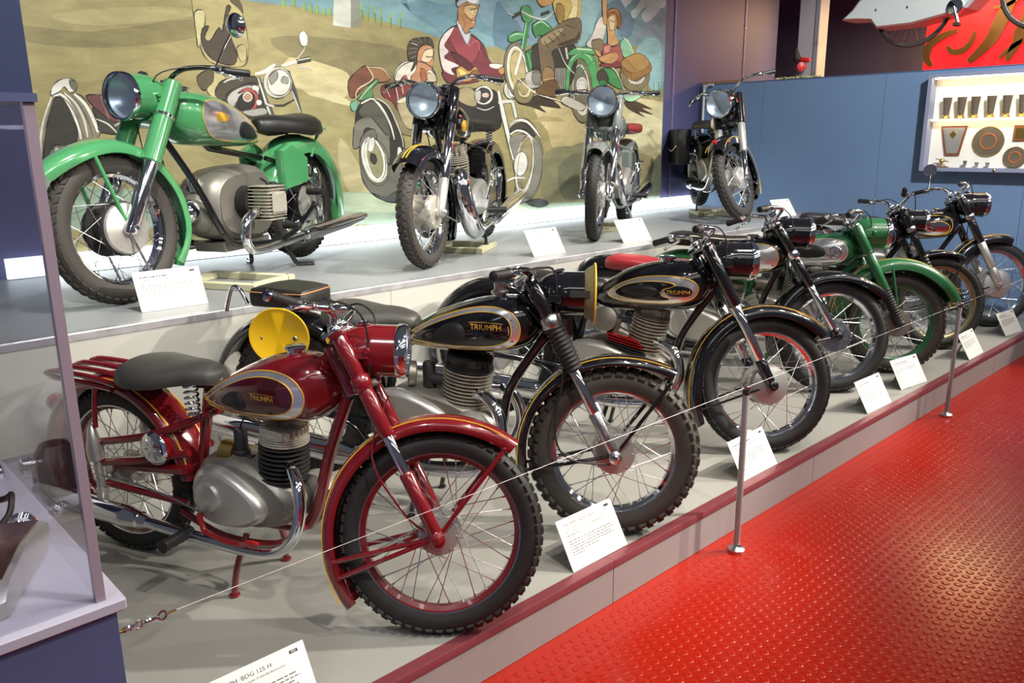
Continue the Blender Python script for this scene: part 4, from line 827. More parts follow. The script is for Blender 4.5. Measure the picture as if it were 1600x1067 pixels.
class Bike:
    def __init__(s, label, F, z, heading, group, **kw):
        P = dict(DEF); P.update(kw); s.P = P
        rk = P['rake'] * D2R; s.a = V((-math.sin(rk), 0, math.cos(rk))); s.b = V((math.cos(rk), 0, math.sin(rk)))
        def steer_m():
            S = V((P['W'] - .045, 0, P['zf'])); return Matrix.Translation(S) @ Matrix.Rotation(P['steer'] * D2R, 4, s.a) @ Matrix.Translation(-S)
        def low():
            M = steer_m(); best = None
            for i in range(720):
                a = math.pi + math.pi * i / 720; p = M @ V((P['W'] + P['rf'] * math.cos(a), 0, P['zf'] + P['rf'] * math.sin(a)))
                if best is None or p.z < best.z: best = p
            return best
        for _ in range(3): P['zf'] -= low().z - P.get('lift', 0)
        s.M = steer_m(); c = low()
        h = heading * D2R
        root = V((F[0], F[1], z)) - V((math.cos(h) * c.x - math.sin(h) * c.y, math.sin(h) * c.x + math.cos(h) * c.y, 0))
        s.root = tag(empty('motorcycle', root, (P.get('lean', 0) * D2R, 0, h)), label, 'motorcycle', group)
        s.ax = V((P['W'], 0, P['zf']))
    def part(s, name, g, m, parent=None, steer=False, sharp=40, label=None):
        if steer: g.xf(s.M)
        o = build(name, g, m, parent or s.root, sharp)
        if label: o['label'] = label
        return o
    def fk(s, t, y=0, f=0): return s.ax + s.a * t + s.b * f + V((0, y, 0))
    # ------------------------------------------------ wheels, fenders
    def wheel(s, front):
        P = s.P; r = P['rf'] if front else P['rr']; c = (P['W'], P['zf']) if front else (0, P['zr']); w = P['tw'] if front else (P['twr'] or P['tw'])
        rim_r = r - w * .92; g = G(); prof = [(-w * .36, rim_r + .012), (-w * .40, rim_r + .010), (-w * .38, rim_r - .002), (-w * .26, rim_r - .004), (-w * .16, rim_r - .016), (w * .16, rim_r - .016), (w * .26, rim_r - .004), (w * .38, rim_r - .002), (w * .40, rim_r + .010), (w * .36, rim_r + .012)]
        n = 64; rows = []
        for i in range(n + 1):
            a = 2 * math.pi * i / n; rows.append([V((c[0] + q * math.cos(a), y, c[1] + q * math.sin(a))) for y, q in prof])
        loft(g, rows, cap=False)
        mats = [P['rim']]
        if P['rim2']:
            mats.append(P['rim2']); k = len(prof)
            g.m = [1 if (i % k) in (2, 3, 4, 5, 6) else 0 for i in range(len(g.f))]
        rim = s.part('front_wheel' if front else 'rear_wheel', g, mats, steer=front)
        g = tyre(G(), c, r, w, P['tread']); s.part('tyre', g, P['tyre'], rim, front)
        g = G(); hr = P['hub_r']; hw = P['hub_w'] / 2
        lathe(g, [(-hw - .02, .012), (-hw - .004, .02), (-hw, hr * .96), (-hw + .008, hr), (-hw * .55, hr), (-hw * .5, hr * .72), (hw * .5, hr * .72), (hw * .55, hr), (hw - .008, hr), (hw, hr * .96), (hw + .004, .02), (hw + .02, .012)], (c[0], 0, c[1]), (0, 1, 0), 28)
        for sd in (-1, 1):
            for k in range(8):
                a = 2 * math.pi * k / 8; lathe(g, [(0, .004), (.003, .003)], (c[0] + hr * .86 * math.cos(a), sd * hw, c[1] + hr * .86 * math.sin(a)), (0, sd, 0), 6)
            nut(g, (c[0], sd * (hw + .018), c[1]), (0, sd, 0), .014, .022)
        if P.get('hub_m2'):
            gg = G(); lathe(gg, [(-hw - .002, hr * .95), (-hw - .012, hr * .90), (-hw - .022, hr * .55), (-hw - .026, .03), (-hw - .03, .01)], (c[0], 0, c[1]), (0, 1, 0), 28)
            lathe(gg, [(hw + .002, hr * .95), (hw + .012, hr * .90), (hw + .022, hr * .55), (hw + .026, .03), (hw + .03, .01)], (c[0], 0, c[1]), (0, 1, 0), 28)
            s.part('brake_plate', gg, P['hub_m2'], rim, front)
        s.part('hub', g, P['hub_m'], rim, front)
        N = P['nspoke']; me = spoke_data(P['spoke_m']); jg = G()
        for i in range(N):
            sd = 1 if i % 2 else -1; k = (i // 2) % 2 * 2 - 1; a = 2 * math.pi * i / N; ah = a + k * 52 * D2R
            p0 = V((c[0] + hr * .93 * math.cos(ah), sd * hw * .92, c[1] + hr * .93 * math.sin(ah))); p1 = V((c[0] + (rim_r - .014) * math.cos(a), sd * .004, c[1] + (rim_r - .014) * math.sin(a)))
            if P['spokes'] == 'each':
                d = p1 - p0; q = d.to_track_quat('Z', 'Y').to_matrix().to_4x4(); M = Matrix.Translation(p0) @ q @ Matrix.Diagonal((.0016, .0016, d.length, 1))
                o = link('spoke', me, rim); o.matrix_local = (s.M @ M) if front else M
            else: tube(jg, [p0, p1], .0018, 5)
        if P['spokes'] != 'each': s.part('spokes', jg, P['spoke_m'], rim, front)['kind'] = 'stuff'
        return rim
    def fenders(s):
        P = s.P; pm = P['fender_m'] or P['paint']
        for front in (True, False):
            f = P['ff'] if front else P['fr']
            if not f: continue
            f = dict(f); r = P['rf'] if front else P['rr']; c = (P['W'], P['zf']) if front else (f.pop('cx', 0), P['zr'] + P['fr_dz']); R = r + f.pop('R'); stm = f.pop('stm', P['stripe']); so = f.pop('so', .80)
            a = {k: f[k] for k in ('w', 'a0', 'a1', 'crown', 'skirt', 'flare', 'flare2', 'taper', 'ridge') if k in f}
            o = s.part('front_fender' if front else 'rear_fender', fender(G(), c, R, **a), pm if front else (P['fender_r'] or pm), steer=front)
            if stm:
                g = G(); u = math.asin(min(1, so)) / (math.pi / 2); dr = f['crown'] * (math.cos(u * math.pi / 2) - 1)
                for sd in (-1, 1):
                    g = G(); ribbon(g, c, R, .0022, sd * f['w'] * so * .98, f['a0'] + 5, f['a1'] - 4, f.get('flare', 0), f.get('flare2', 0), dr=dr + .0006)
                    s.part('pin_stripe', g, stm, o, front)
            if front and P['stays']:
                for an in P['stays']:
                    for sd in (-1, 1):
                        g = G(); aa = an * D2R; top = V((c[0] + (R - f['crown'] - .004) * math.cos(aa), sd * f['w'] * .93, c[1] + (R - f['crown'] - .004) * math.sin(aa)))
                        bot = V((c[0], sd * (P['fs'] - .012), c[1])); tube(g, [top, top.lerp(bot, .05), top.lerp(bot, .96), bot], [.004, P.get('stay_r', .0075), P.get('stay_r', .0075), .005], 8)
                        nut(g, top, (0, sd, 0), .007, .006); s.part('fender_stay', g, P.get('stay_m', pm), o, True)
    # ------------------------------------------------ fork, bars, lamp
    def fork(s):
        P = s.P
        for sd in (-1, 1):
            leg = None; y = sd * P['fs']
            for t0, t1, r0, r1, m, nm in P['fork']:
                g = G()
                if nm == 'fork_boot' or nm == 'fork_spring':
                    n = 11; pr = []
                    for k in range(n * 2 + 1): pr.append(((t1 - t0) * k / (2 * n), r1 if k % 2 else r0))
                    lathe(g, pr, s.fk(t0, y), s.a, 16)
                else:
                    e = min(.006, (t1 - t0) * .2); lathe(g, [(0, r0 * .86), (e, r0), (t1 - t0 - e, r1), (t1 - t0, r1 * .86)], s.fk(t0, y), s.a, 18)
                o = s.part(nm, g, m, leg, True)
                if leg is None: leg = o
            g = G(); lathe(g, [(-.03, .012), (-.022, .024), (.022, .024), (.03, .012)], s.ax + V((0, y, 0)), (0, 1, 0), 14); nut(g, s.ax + V((0, y + sd * .02, 0)), (0, sd, 0), .013, .018)
            s.part('axle_clamp', g, P['fork'][0][4], leg, True)
        ht = P['head_t']
        for t, th in ((ht, .022), (ht - P.get('yoke_gap', .17), .026)):
            g = G()
            prof = [(-P['fs'] - .02, -.022), (P['fs'] + .02, -.022), (P['fs'] + .028, 0), (P['fs'] + .02, .022), (.03, .05), (-.03, .05), (-P['fs'] - .02, .022), (-P['fs'] - .028, 0)]
            rings = []
            for k, z in ((.9, -th / 2), (1, -th / 2 + .004), (1, th / 2 - .004), (.9, th / 2)): rings.append([s.fk(t + z, yy * k, -ff * k) for yy, ff in prof])
            loft(g, rings)
            s.part('fork_yoke', g, P.get('yoke_m', P['paint']), None, True)
        g = G(); lathe(g, [(ht - .18, .026), (ht - .17, .032), (ht - .03, .032), (ht - .015, .028)], s.ax - s.b * .045, s.a, 18); s.part('steering_head', g, P['frame'], None, True)
        for sd in (-1, 1): s.part('fork_cap', lathe(G(), [(0, .022), (.006, .024), (.018, .02), (.024, .01)], s.fk(ht + .008, sd * P['fs']), s.a, 14), CHROME, None, True)
        s.part('steering_nut', lathe(G(), [(0, .02), (.014, .02), (.02, .012)], s.fk(ht + .01, 0, -.045), s.a, 6), CHROME, None, True)
    def bars(s):
        P = s.P; B = P.get('bar', {}); ht = P['head_t']; ri = B.get('rise', .045); wd = B.get('w', .35); bk = B.get('back', .14); dn = B.get('drop', .02); z0 = B.get('z', .04); m = B.get('m', CHROME)
        o = s.fk(ht, 0, -.02) + V((0, 0, z0))
        def p(dx, y, dz): return o + V((dx, y, dz))
        half = [(0, 0, 0), (0, .06, .004), (.012, .12, ri * .6), (.004, .19, ri), (-bk * .45, wd - .13, ri + .004), (-bk * .75, wd - .06, ri - dn * .5), (-bk, wd, ri - dn)]
        pts = [p(a, -y, c) for a, y, c in half[::-1]] + [p(a, y, c) for a, y, c in half[1:]]
        g = tube(G(), cr(pts, 5), .0115, 10); bar = s.part('handlebar', g, m, None, True)
        for sd in (-1, 1):
            e0 = p(-bk, sd * wd, ri - dn); e1 = p(-bk * .62, sd * (wd - .09), ri - dn * .35); d = (e1 - e0).normalized(); L = .115
            g = G(); lathe(g, [(-.004, .010), (0, .0165), (.006, .0175)] + [(.012 + k * .008, .0165 if k % 2 else .0155) for k in range(11)] + [(L - .012, .0165), (L - .004, .020), (L, .013)], e0, d, 14); gr = s.part('grip', g, B.get('gm', RUBBER), bar, True)
            if B.get('ball'): s.part('bar_end', lathe(G(), [(-.012, .004), (-.009, .013), (-.002, .017), (.006, .013), (.01, .006)], e0 - d * .006, d, 14), CHROME, bar, True)
            # clamp + lever
            q = e0 + d * (L + .02); g = G(); lathe(g, [(-.014, .014), (-.012, .018), (.012, .018), (.014, .014)], q, d, 12); cbox(g, q + V((.02, 0, 0)), (.03, .026, .018), .004)
            s.part('control_clamp', g, CHROME, bar, True)
            piv = q + V((.03, 0, -.002)); tip = e0 + V((.055, -sd * .005, -.028)); mid = piv.lerp(tip, .45) + V((.02, 0, .004))
            g = tube(G(), cr([piv, piv.lerp(mid, .5) + V((.008, 0, 0)), mid, mid.lerp(tip, .6), tip], 4), [.006] * 4 + [.0065] * 4 + [.006] * 4 + [.005] * 4 + [.0075], 8)
            lathe(g, [(-.008, .002), (-.004, .0085), (.004, .0085), (.008, .002)], tip, (tip - mid), 10); s.part('lever', g, B.get('lm', CHROME), bar, True)
            # cable from clamp
            end = s.fk(ht - .30, sd * .03, -.05); g = tube(G(), cr([q + V((.02, 0, 0)), q + V((.09, -sd * .05, .015)), s.fk(ht, sd * .10, .09), s.fk(ht - .14, sd * .06, .03), end], 5), .0032, 6); s.part('cable', g, RUBBER, bar, True)
        for sd in (-1, 1):
            g = G(); lathe(g, [(-.018, .012), (-.014, .02), (.014, .02), (.018, .012)], p(0, sd * .045, .001), (0, 1, 0), 14); cbox(g, p(0, sd * .045, -.02), (.026, .028, .03), .004)
            s.part('bar_clamp', g, CHROME, bar, True)
        if B.get('mirror'):
            sd, hh, mr = B['mirror'][:3]; mo = B['mirror'][3] if len(B['mirror']) > 3 else (0, .16); ma = B['mirror'][4] if len(B['mirror']) > 4 else (-1, 0, .1); q = p(-bk * .55, sd * (wd - .12), ri); top = q + V((mo[0], sd * mo[1], hh)); g = tube(G(), cr([q, q.lerp(top, .5) + V((0, sd * -.01, 0)), top], 4), .005, 8); ms = s.part('mirror_stem', g, CHROME, bar, True)
            g = lathe(G(), [(-.004, .01), (.002, mr * .5), (.012, mr * .85), (.026, mr), (.03, mr * .97), (.029, .005)], top - V(ma).normalized() * .028, ma, 24); s.part('mirror', g, CHROME, ms, True)
    def lamp(s):
        P = s.P; Lp = P['lamp']; r = Lp.get('r', .085); Ln = Lp.get('len', .17); c = s.fk(Lp.get('t', P['head_t'] - .09), 0, Lp.get('f', .03)); ax = V((1, 0, Lp.get('tilt', 0))).normalized(); pm = Lp.get('m', P['paint'])
        g = G(); prof = []
        for k in range(9):
            a = k / 8 * math.pi / 2; prof.append((-Ln * .55 + Ln * .62 * (1 - math.cos(a)), max(.012, r * .98 * math.sin(a) ** .8)))
        prof += [(Ln * .35, r * .98), (Ln * .40, r * .99)]; sh = s.part('headlamp', lathe(g, prof, c, ax, 32, sx=Lp.get('sx', 1), cap2=False), pm, None, True)
        g = G(); z0 = Ln * .39; n = 32; F = frame_of(ax); rows = []
        for h, q in ((z0, r * .99), (z0 + .004, r * 1.035), (z0 + .022, r * 1.045), (z0 + .032, r * 1.0), (z0 + .030, r * .93), (z0 + .022, r * .92)):
            rows.append([c + F @ V((q * math.cos(2 * math.pi * j / n), q * math.sin(2 * math.pi * j / n), h)) for j in range(n)])
        loft(g, rows, cap=False); s.part('lamp_rim', g, Lp.get('rim', CHROME), sh, True)
        g = G(); pr = [(z0 - .055, .004), (z0 - .05, r * .35), (z0 - .03, r * .65), (z0 + .004, r * .93)]
        vs = []; fs = []
        for h, q in pr: vs += [c + F @ V((q * math.cos(2 * math.pi * j / n), q * math.sin(2 * math.pi * j / n), h)) for j in range(n)]
        for i in range(len(pr) - 1):
            for j in range(n): fs.append((i * n + j, i * n + (j + 1) % n, (i + 1) * n + (j + 1) % n, (i + 1) * n + j))
        fs.append(tuple(range(n))); g.add(vs, fs); s.part('reflector', g, REFL, sh, True)
        g = lathe(G(), [(z0 + .018, r * .93), (z0 + .026, r * .92), (z0 + .034, r * .75), (z0 + .040, r * .45), (z0 + .042, .01)], c, ax, 32); s.part('lens', g, LAMPG, sh, True)
        for sd in (-1, 1):
            g = G(); q0 = s.fk(Lp.get('t', P['head_t'] - .09), sd * P['fs']); q1 = c + V((0, sd * r * .97, 0)); cbox(g, q0.lerp(q1, .55), (.05, abs(P['fs'] - r) + .012, .03), .004); nut(g, q1 + V((0, sd * .002, 0)), (0, sd, 0), .012, .014)
            s.part('lamp_bracket', g, pm, sh, True)
        g = G(); lathe(g, [(0, .022), (.006, .024), (.012, .02), (.014, .005)], c + V((-Ln * .12, 0, r * .93)), (-.25, 0, 1), 16); s.part('speedometer', g, CHROME, sh, True)
    # ------------------------------------------------ tank
    def tank(s):
        P = s.P; T = P['tank']; st = T['st']; p = T.get('p', 2.5)
        X = [q[0] for q in st]
        def ev(x):
            x = max(X[0], min(X[-1], x)); i = max(j for j in range(len(X)) if X[j] <= x) if x > X[0] else 0; i = min(i, len(X) - 2); t = (x - X[i]) / (X[i + 1] - X[i])
            def ch(k):
                a, b, c, d = (st[max(0, min(len(st) - 1, j))][k] for j in (i - 1, i, i + 1, i + 2)); return .5 * (2 * b + (c - a) * t + (2 * a - 5 * b + 4 * c - d) * t * t + (3 * b - a - 3 * c + d) * t ** 3)
            return ch(1), ch(2), max(.004, ch(3))
        def side(x, z):
            zb, zt, hw = ev(x); zc = (zb + zt) / 2; u = min(.995, abs((z - zc) / ((zt - zb) / 2))); return hw * (1 - u ** p) ** (1 / p)
        s.tside = side
        N = 30; rings = []
        for i in range(N + 1):
            x = X[0] + (X[-1] - X[0]) * i / N; zb, zt, hw = ev(x); zc, hh = (zb + zt) / 2, (zt - zb) / 2; ring = []
            for j in range(28):
                a = 2 * math.pi * j / 28; cs, sn = math.cos(a), math.sin(a); ring.append((x, hw * abs(cs) ** (2 / p) * (1 if cs > 0 else -1), zc + hh * abs(sn) ** (2 / p) * (1 if sn > 0 else -1)))
            rings.append(ring)
        zb, zt, hw = ev(X[-1]); rings.append([(X[-1] + .018, y * .5, (zb + zt) / 2 + (z - (zb + zt) / 2) * .5) for _, y, z in rings[-1]])
        zb, zt, hw = ev(X[0]); rings.insert(0, [(X[0] - .01, y * .4, (zb + zt) / 2 + (z - (zb + zt) / 2) * .4) for _, y, z in rings[0]])
        tk = s.part('fuel_tank', loft(G(), rings), T.get('m', P['paint']))
        def mp(sd, off): return lambda x, z: V((x, sd * (side(x, z) + off), z))
        def patch(outl, sd, off, dome=0, rings=6):
            cx = sum(q[0] for q in outl) / len(outl); cz = sum(q[1] for q in outl) / len(outl); g = G(); rows = []
            f0 = mp(sd, -.002)
            rows.append([f0(x, z) for x, z in outl])
            for k in range(rings + 1):
                t = 1 - k / rings * .97; d = off + dome * (1 - t * t) ** .6; f = mp(sd, d); rows.append([f(cx + (x - cx) * t, cz + (z - cz) * t) for x, z in outl])
            return loft(g, rows)
        def cl(o): return [(q.x, q.y) for q in cr([V((a, b, 0)) for a, b in o], 5, True)]
        def inset(o, d):
            n = len(o); out = []
            for i in range(n):
                a, b_ = o[i - 2], o[(i + 2) % n]; dx, dz = b_[0] - a[0], b_[1] - a[1]; l = math.hypot(dx, dz) or 1; nx, nz_ = dz / l, -dx / l; cx = sum(q[0] for q in o) / n; cz = sum(q[1] for q in o) / n
                if nx * (cx - o[i][0]) + nz_ * (cz - o[i][1]) < 0: nx, nz_ = -nx, -nz_
                k = d * (1 + .9 * max(0, (o[i][0] - cx) / (max(q[0] for q in o) - cx)) ** 3); out.append((o[i][0] + nx * k, o[i][1] + nz_ * k))
            return out
        for sd in (-1, 1):
            if T.get('panel'):
                o1 = cl(T['panel']); pn = s.part('tank_panel', patch(o1, sd, .0015), T.get('pm', TCHROME), tk)
                g = tube(G(), [mp(sd, .0016)(x, z) for x, z in o1], .0022, 6, closed=True); s.part('pin_stripe', g, T.get('sm', P['stripe'] or GOLD), tk)
            if T.get('inner'):
                o2 = cl(T['inner']) if T['inner'] != 'inset' else inset(o1, T.get('inset', .016)); s.part('tank_badge_field', patch(o2, sd, .0026), T['im'], tk)
                g = tube(G(), [mp(sd, .0026)(x, z) for x, z in o2], .0018, 6, closed=True); s.part('pin_stripe', g, T.get('sm', P['stripe'] or GOLD), tk)
            if T.get('badge'):
                o2 = cl(T['badge']); s.part('badge', patch(o2, sd, .0034, .002), T.get('bm', DKRED), tk)
            if T.get('knee'):
                o3 = cl(T['knee']); s.part('knee_pad', patch(o3, sd, .004, .012), T.get('km', RUBBER), tk)
            if T.get('text'):
                tx, x0, z0, size, off = T['text']; vs, fs = text2d(tx, size); w = max(q[0] for q in vs); g = G(); f = mp(sd, off)
                if sd < 0: h = lambda u, v: f(x0 + u, z0 + v * (1 + .0 * u))
                else: h = lambda u, v: f(x0 + w - u, z0 + v)
                text_on(g, tx, size, h)
                n = 14; rows = []
                if T.get('bar', True):
                    for k in range(n + 1):
                        u = -.06 * w + 1.12 * w * k / n; vv = size * .80 + size * .12 * (1 - ((u - w / 2) / (w * .56)) ** 2); rows.append([h(u, vv), h(u, vv + size * .05)])
                    loft(g, rows, closed=False)
                s.part('lettering', g, T.get('tm', GOLD), tk)
            if T.get('star'):
                x0, z0, R = T['star']; g = G(); f = mp(sd, .006); pts = []
                for k in range(10):
                    a = math.pi / 2 + k * math.pi / 5; q = R * .74 if k % 2 == 0 else R * .3; pts.append(f(x0 + q * math.cos(a), z0 + q * math.sin(a)))
                g.add(pts, [tuple(range(10))]); tube(g, [f(x0 + R * math.cos(2 * math.pi * k / 24), z0 + R * math.sin(2 * math.pi * k / 24)) for k in range(24)], .004, 6, closed=True); s.part('emblem', g, STEEL, tk)
        cx, cr_ = T.get('cap', (X[0] + (X[-1] - X[0]) * .7, .032)); zt = ev(cx)[1]; g = G()
        lathe(g, [(-.008, cr_ * .8), (.006, cr_ * .8), (.008, cr_ * 1.08), (.016, cr_ * 1.1), (.020, cr_ * .95), (.022, .005)], (cx, 0, zt), (0, 0, 1), 24)
        if T.get('wing'): cbox(g, (cx, 0, zt + .035), (.045, .012, .032), .004)
        s.part('filler_cap', g, CHROME if not T.get('wing') else STEEL, tk)
        s.tk = tk; return tk
    # ------------------------------------------------ saddles
    def saddle(s):
        P = s.P; S = P['seat']; x0, x1, z, hw = S['x0'], S['x1'], S['z'], S['w']; m = S.get('m', LEATHER)
        if S.get('type', 'solo') == 'solo':
            rows = []
            for t, k, dz, th in ((0, .30, -.012, .03), (.03, .62, .004, .05), (.10, .88, .016, .062), (.22, 1, .018, .068), (.38, .99, .008, .064), (.52, .90, .0, .055), (.66, .72, .002, .052), (.8, .52, .0, .048), (.93, .40, -.012, .04), (.985, .28, -.026, .03), (1, .10, -.036, .016)):
                x = x0 + (x1 - x0) * t; ring = []; th *= S.get('thick', 1)
                for j in range(9):
                    a = math.pi * j / 8; ring.append((x, hw * k * math.cos(a), z + dz - th * (1 - math.sin(a) ** .7) + S.get('slope', 0) * (t - .3)))
                for j in range(9):
                    a = math.pi * (8 - j) / 8; ring.append((x, hw * k * .93 * math.cos(a), z + dz - th * (1 - math.sin(a) ** .7) - .016 + S.get('slope', 0) * (t - .3)))
                rows.append(ring)
            sd_ = s.part('saddle', loft(G(), rows), m, sharp=60)
            for sd in (-1, 1):
                g = G(); xb = S.get('spring_x', x0 + (x1 - x0) * .20); yb = sd * S.get('spring_y', hw * .62); zt = z - .05; zb = S.get('spring_z', z - .17); n = 66
                if not S.get('springs', True): continue
                tube(g, [(xb + .021 * math.cos(2 * math.pi * k / 11), yb + .021 * math.sin(2 * math.pi * k / 11), zb + (zt - zb) * k / n) for k in range(n + 1)], .0042, 6); s.part('saddle_spring', g, CHROME, sd_)
            g = G(); tube(g, cr([(x0 + .05, -hw * .6, z - .055), (x0 + .03, 0, z - .05), (x0 + .05, hw * .6, z - .055)], 4), .007, 8)
            for sd in (-1, 1): tube(g, cr([(x0 + .06, sd * hw * .6, z - .055), (x0 + .2, sd * hw * .35, z - .06), (x1 - .02, 0, z - .07)], 4), .007, 8)
            s.part('saddle_frame', g, S.get('fm', BLACK), sd_)
        else:
            rows = []
            for t, k, top, bot in ((0, .5, -.012, -.05), (.03, .85, .01, -.062), (.12, 1, .02, -.07), (.35, 1, .012, -.075), (.5, 1, .0, -.075), (.62, .97, -.004, -.07), (.8, .86, .0, -.062), (.93, .74, -.004, -.055), (.98, .6, -.014, -.05), (1, .4, -.026, -.045)):
                x = x0 + (x1 - x0) * t; ring = []; zc = z + (top + bot) / 2; hh = (top - bot) / 2
                for j in range(20):
                    a = 2 * math.pi * j / 20; cs, sn = math.cos(a), math.sin(a); ring.append((x, hw * k * abs(cs) ** .55 * (1 if cs > 0 else -1), zc + hh * abs(sn) ** .55 * (1 if sn > 0 else -1)))
                rows.append(ring)
            sd_ = s.part('dual_seat', loft(G(), rows), m, sharp=60)
            if S.get('piping'):
                for sd in (-1, 1):
                    g = tube(G(), cr([(x0 + (x1 - x0) * t, sd * hw * k, z + q) for t, k, q in ((.02, .75, -.005), (.1, .985, .006), (.35, .99, .0), (.6, .97, -.012), (.85, .83, -.008), (.97, .6, -.016))], 5), .004, 6); s.part('piping', g, S['piping'], sd_)
        if S.get('pillion'):
            px, pz, pw, pl, pm = S['pillion']; rows = []
            for t, k, zt in ((-.5, .80, .022), (-.46, .96, .042), (-.2, 1, .052), (.2, 1, .046), (.46, .96, .038), (.5, .80, .02)):
                rows.append([(px + pl * t, pw * k * a, pz + b * (zt + .03) - .03) for a, b in ((-.9, 0), (-1, .25), (-1, .75), (-.88, 1), (-.4, 1.04), (.4, 1.04), (.88, 1), (1, .75), (1, .25), (.9, 0))])
            pl_ = s.part('pillion_pad', loft(G(), rows), pm, sharp=35)
            g = tube(G(), [(px + pl * t, pw * k, pz + .03) for t, k in ((-.47, -.96), (-.2, -1.005), (.2, -1.005), (.47, -.96), (.49, -.8), (.50, 0), (.49, .8), (.47, .96), (.2, 1.005), (-.2, 1.005), (-.47, .96), (-.49, .8), (-.50, 0), (-.49, -.8))], .003, 6, closed=True); s.part('piping', g, TAN, pl_)
    # ------------------------------------------------ frame
    def frame_tubes(s, lst, m=None, name='frame'):
        g = G()
        for q in lst:
            pts, r = q[0], q[1]; sm = q[2] if len(q) > 2 else 0
            for sd in ((-1, 1) if any(abs(p[1]) > 1e-6 for p in pts) else (1,)):
                pp = [(p[0], p[1] * sd, p[2]) for p in pts]; tube(g, cr(pp, 5) if sm else pp, r, 10)
        return s.part(name, g, m or s.P['frame'])
    def std_frame(s, hx=None, hz=None, seat=(.42, .62), bottom=(.45, .24), dx=.86, dz=.26):
        P = s.P; h = s.fk(P['head_t'] - .04, 0, -.045); l = s.fk(P['head_t'] - .20, 0, -.045)
        s.frame_tubes([([(h.x, 0, h.z), (seat[0] + .1, 0, seat[1] + .03), (seat[0], 0, seat[1])], .017), ([(l.x, 0, l.z), (dx + .04, 0, dz + .22), (dx, 0, dz), (dx - .05, 0, dz - .06)], .019, 1),
                       ([(dx, .05, dz), (dx - .12, .07, dz - .08), (bottom[0], .07, dz - .09), (bottom[0] - .16, .08, P['zr'] - .04), (0, .09, P['zr'])], .012, 1),
                       ([(seat[0], 0, seat[1]), (bottom[0] - .03, 0, bottom[1])], .018), ([(seat[0] + .02, .02, seat[1]), (.18, .09, seat[1] - .06), (-.02, .095, P['zr'] + .15)], .011, 1), ([(bottom[0], .05, bottom[1] + .04), (0, .09, P['zr'] + .01)], .013),
                       ([(-.02, .095, P['zr'] + .16), (-.01, .095, P['zr'] - .02)], .009)])
        bx_ = s.part('tool_box', cbox(G(), (seat[0] - .15, 0, seat[1] - .12), (.19, .22, .17), .02), P['frame'])
        for sd in (-1, 1): s.part('box_lid', cbox(G(), (seat[0] - .15, sd * .112, seat[1] - .12), (.15, .008, .13), .003), P['paint'], bx_)
        s.part('chain_case', prism(G(), [(bottom[0], bottom[1] - .03), (bottom[0] + .04, bottom[1] + .03), (bottom[0], bottom[1] + .08), (.0, P['zr'] + .06), (-.06, P['zr']), (.0, P['zr'] - .06)], .075, .105, .006), P['frame'])
        for sd in (-1, 1):
            g = G(); lathe(g, [(-.12, .013), (-.11, .019), (-.02, .019), (-.015, .024), (.06, .024), (.065, .03), (.10, .03), (.12, .022), (.15, .012)], (-.005, sd * .105, P['zr'] + .02), (-.03, 0, 1), 14)
            s.part('rear_shock', g, P.get('shock_m', CHROME))
    def fincyl(s, name, base, ax, h, r0, r1, n, m, mf=None, sx=1, sy=1, head=True, parent=None, mh=None, hh=.05):
        g = G(); prof = [(0, r0 * 1.1)]
        for k in range(n):
            z = h * (k + .25) / n; t = h / n * .28; prof += [(z - .0005, r0), (z, r1), (z + t, r1), (z + t + .0005, r0)]
        prof.append((h, r0)); o = s.part(name, lathe(g, prof, base, ax, 24, sx, sy), mf or m, parent, sharp=30)
        if head:
            top = V(base) + V(ax).normalized() * h; g = G(); prof = [(0, r1 * .98), (.006, r1 * .98)]
            k = 4
            for i in range(k):
                z = .006 + hh * .5 * i / k; prof += [(z + .001, r1 * .84), (z + hh * .06, r1 * .84), (z + hh * .061, r1 * (.98 - .03 * i)), (z + hh * .10, r1 * (.98 - .03 * i))]
            prof += [(hh * .62, r1 * .8), (hh * .7, r1 * .5)]
            lathe(g, prof, top, ax, 24, sx, sy)
            F = frame_of(ax)
            for i in range(-4, 5):
                yy = i * r1 * .2; ww = math.sqrt(max(0, 1 - (yy / r1) ** 2)) * r1 * .9; q = G()
                cbox(q, (0, 0, 0), (ww * 2 * sx, r1 * .055, hh * .55), .002); q.xf(Matrix.Translation(top + F @ V((0, yy * sy, hh * .72))) @ F.to_4x4()); g.join(q)
            lathe(g, [(hh * .6, .011), (hh * 1.15, .011), (hh * 1.2, .007), (hh * 1.5, .006), (hh * 1.55, .003)], top, ax, 10)
            s.part('cylinder_head', g, mh or m, o, sharp=30)
        return o
    def egg(s, name, c, L, H, W, m, parent=None, n=24, p=2.3, tilt=0, taper=.25):
        """engine cover: rounded tear shaped casting in the x-z plane, side faces domed"""
        rows = []
        for u in (-1, -.97, -.85, -.6, -.2, .2, .6, .85, .97, 1):
            k = max(.12, (1 - abs(u) ** 3.2)) ** .5; ring = []
            for j in range(n):
                a = 2 * math.pi * j / n; cs, sn = math.cos(a), math.sin(a); x = L / 2 * abs(cs) ** (2 / p) * (1 if cs > 0 else -1); z = H / 2 * abs(sn) ** (2 / p) * (1 if sn > 0 else -1) * (1 - taper * x / (L / 2))
                ring.append(V((x * (.75 + .25 * k), u * W / 2, z * (.7 + .3 * k))))
            rows.append(ring)
        g = loft(G(), rows); g.xf(Matrix.Translation(V(c)) @ Matrix.Rotation(tilt * D2R, 4, 'Y')); return s.part(name, g, m, parent)
    def pipe(s, pts, r, m=CHROME, name='exhaust_pipe', n=14, parent=None): return s.part(name, tube(G(), cr(pts, 7), r, n), m, parent)
